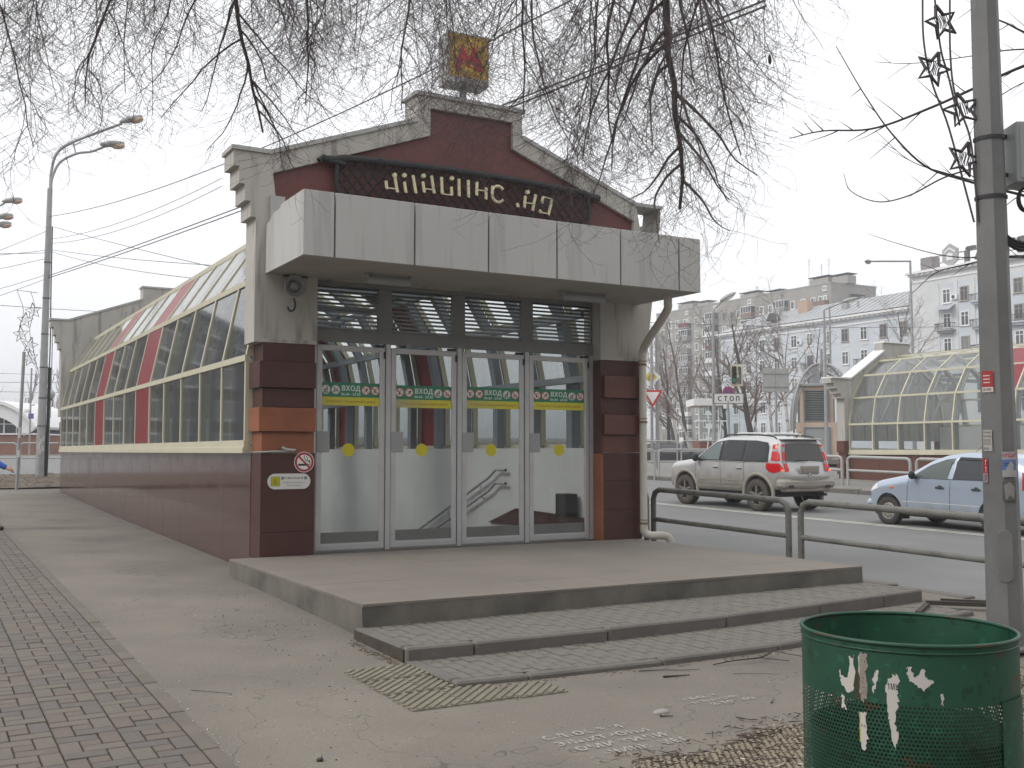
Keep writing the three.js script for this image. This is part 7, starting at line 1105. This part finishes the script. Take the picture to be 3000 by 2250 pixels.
// ------------------------------------------------------------------ perforated bin
{
  const R = 0.27, H = 0.78, t = thing('litter_bin', 'green perforated metal bin with torn stickers, front right', 'litter bin', [-1.29, -0.02, 10.4]);
  const seg = 72, cyl = (r, y0, y1) => { const g = new THREE.CylinderGeometry(r, r, y1 - y0, seg, 6, true); const uv = g.attributes.uv; for (let i = 0; i < uv.count; i++) uv.setXY(i, uv.getX(i) * 2 * Math.PI * R, lerp(y0, y1, uv.getY(i))); g.userData.uv = true; return g.translate(0, (y0 + y1) / 2, 0); };
  const gr = (u, v, n) => { const q = fbm(u, v, 14, 5, 611), k = fbm(u, v, 30, 3, 612); return q > 0.735 ? [0.9, [0.05, 0.045, 0.02]] : k > 0.74 ? [1.5, null] : k < 0.27 ? [0.62, null] : null; };
  const green = surf([0.007, 0.056, 0.029], { size: 512, scale: 0.9, f: 5, oct: 6, amp: 0.6, grain: 0.14, bump: 0.0008, rough: 0.5, roughVar: 0.25, seed: 60, fn: gr });
  green.side = THREE.DoubleSide;
  const perf = green.clone(), W0 = 256, c = new Uint8Array(W0 * W0 * 4), pit = 0.0196; // two holes a side per tile, staggered
  for (let j = 0; j < W0; j++) for (let i = 0; i < W0; i++) { let a = 255; for (const [u, v] of [[0.25, 0.25], [0.75, 0.25], [0.0, 0.75], [0.5, 0.75], [1, 0.75]]) if (Math.hypot(i / W0 - u, j / W0 - v) < 0.165) a = 0; const k = (j * W0 + i) * 4; c[k] = c[k + 1] = c[k + 2] = a; c[k + 3] = 255; }
  const at = new THREE.DataTexture(c, W0, W0); at.wrapS = at.wrapT = THREE.RepeatWrapping; at.magFilter = THREE.LinearFilter; at.repeat.set(1 / pit, 1 / pit); at.needsUpdate = true;
  perf.alphaMap = at; perf.transparent = true;
  obj('top_band', [cyl(R, 0.655, 0.8), cyl(R - 0.002, 0.655, 0.8)], green, t);
  obj('perforated_wall', [cyl(R, -0.1, 0.655)], perf, t);
  obj('rim', new THREE.TorusGeometry(R, 0.0055, 8, 90).rotateX(Math.PI / 2).translate(0, 0.8, 0), green, t); obj('bead', new THREE.TorusGeometry(R + 0.001, 0.003, 6, 90).rotateX(Math.PI / 2).translate(0, 0.782, 0), green, t);
  obj('inner_liner', new THREE.CylinderGeometry(R - 0.02, R - 0.03, 0.62, 40, 1, true).translate(0, 0.24, 0), flat([0.02, 0.03, 0.022], 0.9, 0, { side: THREE.DoubleSide }), t);
  obj('floor', CY(R - 0.004, R - 0.004, 0.01, 0, -0.1, 0, 40), green, t); obj('stand', [CY(0.03, 0.03, 0.34, 0, -0.27, 0, 10), B(0.34, 0.02, 0.34, 0, -0.42, 0)], green, t);
  const fa = -0.873, pf = (x) => Math.asin(clamp(x, -0.99, 0.99));
  obj('side_plate', new THREE.CylinderGeometry(R + 0.004, R + 0.004, 0.76, 10, 1, true, fa + pf(0.78), pf(0.985) - pf(0.78)).translate(0, 0.28, 0), green, t);
  // torn paper stickers
  const a0 = fa + pf(-0.62), a1 = fa + pf(0.42), sg = new THREE.CylinderGeometry(R + 0.0012, R + 0.0012, 0.25, 40, 1, true, a0, a1 - a0); sg.userData.uv = true;
  const shapes = [[[0.02, 0.22], [0.1, 0.3], [0.13, 0.08], [0.18, 0.05], [0.17, 0.38], [0.12, 0.42], [0.05, 0.36]], [[0.22, 0.02], [0.28, 0.02], [0.29, 0.42], [0.25, 0.5], [0.22, 0.42]], [[0.34, 0.2], [0.38, 0.16], [0.36, 0.32], [0.33, 0.4]], [[0.44, 0.24], [0.54, 0.18], [0.53, 0.44], [0.5, 0.62], [0.52, 0.8], [0.5, 0.92], [0.46, 0.66], [0.44, 0.5]], [[0.6, 0.13], [0.63, 0.1], [0.65, 0.22], [0.73, 0.13], [0.74, 0.2], [0.8, 0.24], [0.72, 0.33], [0.62, 0.24]], [[0.21, 0.6], [0.27, 0.6], [0.28, 0.85], [0.25, 0.97], [0.2, 0.86]], [[0.04, 0.46], [0.07, 0.47], [0.09, 0.6], [0.05, 0.58]], [[0.84, 0.36], [0.88, 0.36], [0.87, 0.47]]];
  const draw = (al) => (x, w, h) => { x.fillStyle = al ? '#000' : '#aaa49c'; x.fillRect(0, 0, w, h); x.fillStyle = al ? '#fff' : '#b9b4ad'; const q = rngOf(31); for (const s of shapes) { x.beginPath(); s.forEach(([a, b], i) => { const [c2, d2] = s[(i + 1) % s.length]; for (let k = 0; k < 7; k++) { const z = k / 7, px = lerp(a, c2, z) * w + (q() - 0.5) * 26, py = lerp(b, d2, z) * h + (q() - 0.5) * 20; i || k ? x.lineTo(px, py) : x.moveTo(px, py); } }); x.closePath(); x.fill(); } if (!al) { x.fillStyle = '#8b8178'; x.fillRect(w * 0.22, h * 0.02, w * 0.07, h * 0.45); x.fillStyle = '#a8963f'; x.fillRect(w * 0.2, h * 0.6, w * 0.02, h * 0.3); x.fillStyle = '#33333a'; x.font = 'bold 44px sans-serif'; x.fillText('1МЬ', w * 0.445, h * 0.34, w * 0.09); x.font = '30px sans-serif'; x.fillText('н.н', w * 0.225, h * 0.74, w * 0.05); const r = rngOf(4); for (let i = 0; i < 60; i++) x.fillRect(w * (0.22 + r() * 0.06), h * (0.05 + r() * 0.38), 10 * r(), 3); } };
  const sm = new THREE.MeshStandardMaterial({ map: canvasTex(1024, 512, draw(false)), alphaMap: (() => { const q = canvasTex(1024, 512, draw(true)); q.colorSpace = THREE.NoColorSpace; return q; })(), transparent: true, roughness: 0.9 });
  obj('torn_stickers', sg.translate(0, 0.652, 0), sm, t);
  obj('rubbish', (() => { const r = rngOf(6), g = []; for (let i = 0; i < 90; i++) { const a = r() * 7, q = Math.sqrt(r()) * 0.24; g.push(B(0.03 + r() * 0.07, 0.01, 0.02 + r() * 0.05, q * Math.cos(a), -0.05 + r() * 0.3 * (1 - q), q * Math.sin(a), r() * 3, r() - 0.5, r() - 0.5)); } return g; })(), flat([0.3, 0.29, 0.26], 0.9), t);
}
// ------------------------------------------------------------------ litter, sticks, rough paving by the bin
{
  const r = rngOf(515), inst = (name, label, cat, g, mat, n, place) => { const m = new THREE.InstancedMesh(g, mat, n), q = new THREE.Matrix4(), e = new THREE.Euler(); for (let i = 0; i < n; i++) { const [x, y, z, s, rx = 0] = place(i); e.set(rx, r() * 6.28, (r() - 0.5) * 0.3); q.makeRotationFromEuler(e); q.scale(V3(s, s, s)); q.setPosition(x, y, z); m.setMatrixAt(i, q); } m.name = numbered(name); scene.add(m); return tag(m, label, cat, null, 'stuff'); };
  // edge of the rough patch
  const zE = (x) => 7.86 - 0.16 * x - 0.02, inPatch = (x, z) => z > zE(x) + 0.06 * Math.sin(x * 7);
  struct('rough_paving', sheet(range(-0.5, 3.6, 0.1), range(7.3, 9.6, 0.1), (x, z) => gS(x, z) + 0.004, (x, z) => !inPatch(x, z)), M.earth, 'rough patch of knobbly paving strewn with twigs beside the bin');
  const kn = CB(0.03, 0.02, 0.02, 0.006); const spots = []; for (let x = -0.5; x < 3.5; x += 0.042) for (let z = 7.3; z < 9; z += 0.034) if (inPatch(x, z - 0.03)) spots.push([x + (Math.round(z / 0.034) % 2) * 0.021, z]);
  inst('paving_knobs', 'small pale knobs of the rough paving beside the bin', 'paving', kn, surf([0.27, 0.23, 0.17], { size: 64, scale: 0.3, f: 4, amp: 0.3, grain: 0.2, bump: 0, seed: 95 }), spots.length, (i) => [spots[i][0], gS(0, spots[i][1]) + 0.006, spots[i][1], 0.9 + r() * 0.25]);
  const chip = B(0.02, 0.003, 0.006), twg = CY(0.0022, 0.0016, 0.09, 0, 0, 0, 4, 'x'), butt = CY(0.004, 0.004, 0.028, 0, 0.002, 0, 6, 'x');
  const scat = () => { for (;;) { const x = -0.5 + r() * 3.8, z = 7.2 + r() * 1.6; if (inPatch(x, z) || (inPatch(x, z + 0.18) && r() < 0.35)) return [x, z]; } };
  inst('dry_twigs', 'dry brown twigs strewn over the rough paving by the bin', 'twigs', twg, M.bark, 1500, () => { const [x, z] = scat(); return [x, gS(x, z) + 0.012 + r() * 0.01, z, 0.4 + r() * 0.9]; });
  inst('dry_leaves', 'brown scraps of old leaves on the rough paving by the bin', 'leaves', chip, flat([0.1, 0.062, 0.04], 1), 1700, () => { const [x, z] = scat(); return [x, gS(x, z) + 0.012 + r() * 0.008, z, 0.5 + r() * 1.2]; });
  inst('cigarette_ends', 'white cigarette ends among the twigs by the bin', 'litter', butt, flat([0.6, 0.57, 0.5], 0.9), 110, () => { const [x, z] = scat(); return [x, gS(x, z) + 0.012, z, 0.7 + r() * 0.5]; });
  // specks on the asphalt and against the kerbs
  inst('ground_specks', 'small dark crumbs scattered on the asphalt pavement', 'crumbs', B(0.012, 0.004, 0.008), flat([0.045, 0.038, 0.032], 1), 260, () => { const x = -2.1 + r() * 6, z = 1 + r() * 7.5; if (x > -0.4 && z < 6.1) return [-1.2 + r() * 0.8, gS(0, z) + 0.003, z, 0.3 + r() * 0.6]; return [x, gS(x, z) + 0.003, z, 0.25 + r() * r() * 0.7]; });
  inst('pale_specks', 'small pale crumbs and paper bits on the asphalt and in the joints', 'crumbs', B(0.014, 0.003, 0.006), flat([0.5, 0.47, 0.42], 1), 230, () => { const k = r(), z = 2 + r() * 6.4; const x = k < 0.3 ? -2.12 + (r() - 0.5) * 0.06 : k < 0.5 ? -0.45 - r() * 0.1 : -2 + r() * 5; if (x > -0.42 && z < 6.1) return [-1.9 + r() * 1.4, gS(0, z) + 0.003, z, 0.4 + r() * 0.5]; return [x, gS(x, z) + 0.003, z, 0.4 + r() * 0.7]; });
  inst('step_litter', 'dry leaf scraps and dirt gathered along the foot of the steps', 'leaf litter', chip, flat([0.16, 0.125, 0.085], 1), 800, (i) => { const k = i % 4; if (k === 0) { const x = -0.4 + r() * 5.4; return [x, -0.186, 4.2 + Math.abs(r() - r()) * 0.09, 0.3 + r() * 0.7]; } if (k === 1) { const x = -0.4 + r() * 5.6; return [x, -0.279, 5.3 + Math.abs(r() - r()) * 0.1 - 0.05 * Math.max(0, x - 3), 0.3 + r() * 0.7]; } if (k === 2) { const x = -0.4 + r() * 4.4; return [x, gS(x, 6.1) + 0.004, 6.04 + 0.06 * Math.sin(x * 0.8) + Math.abs(r() - r()) * 0.12, 0.4 + r()]; } const z = 4.3 + r() * 1.0; return [-0.46 - Math.abs(r() - r()) * 0.1, gS(0, z) + 0.004, z, 0.4 + r()]; });
  inst('earth_leaves', 'old leaves lying on the bare earth behind the pavilion', 'leaves', B(0.06, 0.01, 0.04), flat([0.17, 0.13, 0.09], 1), 900, () => { const x = -7 + r() * 8, z = -30.5 + r() * 9.6; return [x, gS(x, z) + 0.09, z, 0.5 + r()]; });
  const st = (label, pts, rad) => { const P = pts.map(([x, z, y = 0]) => [x, gS(x, z) + 0.008 + y, z]); return tag(obj('stick', sweep(P, (q) => lerp(rad, rad * 0.4, q), 6, 20), M.bark), label, 'stick'); };
  { const t = thing('forked_stick', 'forked dry branch lying on the asphalt below the lower step', 'stick', [0, 0, 0]); obj('branch', sweep([[1.55, -0.31, 6.28], [1.75, -0.295, 6.3], [1.95, -0.29, 6.33], [2.12, -0.29, 6.25], [2.2, -0.28, 6.2]], (q) => lerp(0.004, 0.008, q), 6, 24), M.bark, t); obj('twig', [sweep([[1.95, -0.29, 6.33], [2.06, -0.3, 6.42], [2.12, -0.305, 6.47]], 0.003, 4), sweep([[2.18, -0.28, 6.21], [2.3, -0.3, 6.38], [2.42, -0.315, 6.5]], 0.003, 4), sweep([[1.85, -0.29, 6.32], [1.95, -0.27, 6.2], [2.18, -0.285, 6.15]], 0.003, 4)], M.bark, t); }
  st('short thick dry stick on the asphalt near the ribbed tiles', [[1.0, 6.4], [1.1, 6.42], [1.2, 6.44]], 0.008); st('thin curved stick under the lower step kerb', [[0.95, 6.18], [1.1, 6.22], [1.25, 6.3], [1.38, 6.33]], 0.004); st('fine dark twig lying alone beyond the numbers on the asphalt', [[1.5, 6.55], [1.65, 6.62], [1.8, 6.72]], 0.002); st('small twig right of the stencilled numbers', [[1.17, 7.28], [1.27, 7.2]], 0.004); st('little twig left of the stencilled numbers', [[0.35, 7.2], [0.42, 7.24]], 0.006); st('thin curled straw on the asphalt beside the brick path', [[-1.98, 5.3], [-1.9, 5.38], [-1.78, 5.5], [-1.8, 5.54]], 0.0025);
  tag(obj('dropping', (() => { const g = new THREE.SphereGeometry(0.016, 10, 8); g.scale(1.2, 0.7, 1); return [g.translate(-1.73, gS(-1.7, 7.06) + 0.008, 7.06), CY(0.004, 0.001, 0.03, -1.72, gS(-1.7, 7.06) + 0.02, 7.06, 5)]; })(), M.dark), 'small black lump alone on the asphalt at the bottom of the picture', 'litter');
  tag(obj('paper_scrap', (() => { const g = new THREE.SphereGeometry(0.05, 12, 8, 0, 6.3, 0, 1.5); g.scale(1.2, 0.4, 0.7); return g.translate(0.42, gS(0.4, 7.12), 7.12); })(), flat([0.3, 0.28, 0.26], 0.9)), 'pale crumpled scrap on the asphalt between the two stencilled texts', 'litter');
}
{ // rusty steel angles along the lower step's right end
  const t = thing('steel_angle', 'broken rusty steel edging strips on the right end of the lower step', 'edging', [0, 0, 0]);
  obj('strip', [bar([4.6, -0.255, 5.6], [5.1, -0.25, 5.3], 0.05, 0.03), bar([5.15, -0.24, 5.25], [5.75, -0.25, 5.75], 0.06, 0.04), bar([5.3, -0.23, 5.3], [5.65, -0.235, 5.65], 0.03, 0.05)], flat([0.05, 0.042, 0.035], 0.9), t);
}
{ // distant cars at the far left
  for (const [x, z, l, m, a] of [[8.6, -108, 'tiny distant pale car at the far left, nearer the arched building', M.white, 0.4], [11.4, -112, 'tiny distant silver car just left of the pavilion end', M.railFar, 0.5]]) {
    const t = thing('distant_car', l, 'car', [x, gR(z), z], null, a); obj('body', EX([[-2, 0.4], [2.1, 0.4], [2.1, 0.85], [1.3, 0.95], [0.8, 1.4], [-1, 1.45], [-1.7, 0.95], [-2, 0.9]], -0.8, 0.8), m, t); obj('window', EX([[-1.5, 0.95], [1.1, 0.95], [0.7, 1.34], [-0.95, 1.38]], -0.82, 0.82), M.winGlass, t); for (const wx of [-1.2, 1.3]) for (const s of [-0.8, 0.8]) obj('wheel', CY(0.32, 0.32, 0.2, wx, 0.32, s, 16, 'z'), M.rubber, t);
  }
  const t = thing('camera_pole', 'thin grey pole with white cameras and a purple sign left of the street lamp', 'pole', [2.25, 1.0, -53.4], null, -0.52);
  obj('shaft', CY(0.05, 0.05, 5, 0, 2.5, 0, 8), M.poleLight, t); obj('camera', [CB(0.25, 0.14, 0.14, 0.03, -0.15, 3.3, 0.1), CB(0.2, 0.12, 0.12, 0.03, 0.18, 2.9, 0.1)], M.white, t); obj('box', CB(0.24, 0.2, 0.15, 0.02, -0.18, 2.55, 0.08), M.white, t); obj('sign', B(0.3, 0.3, 0.03, 0.08, 2.25, 0.08), flat([0.16, 0.1, 0.3], 0.6), t);
}
{ const t = thing('lamp_globe_post', 'slim post with round glass lamp between the street lamp and the pavilion', 'street lamp', [3.2, 0.9, -52.9]); obj('shaft', [CY(0.07, 0.04, 3.5, 0, 1.75, 0, 8), CY(0.03, 0.03, 5.5, 0.05, 5, 0, 8)], M.poleLight, t); const g = new THREE.SphereGeometry(0.28, 16, 12); obj('globe', g.translate(0, 3.6, 0), M.railFar, t); obj('lamp_base', CY(0.12, 0.16, 0.2, 0, 3.35, 0, 10), M.dark, t); }
renderer.render(scene, camera);
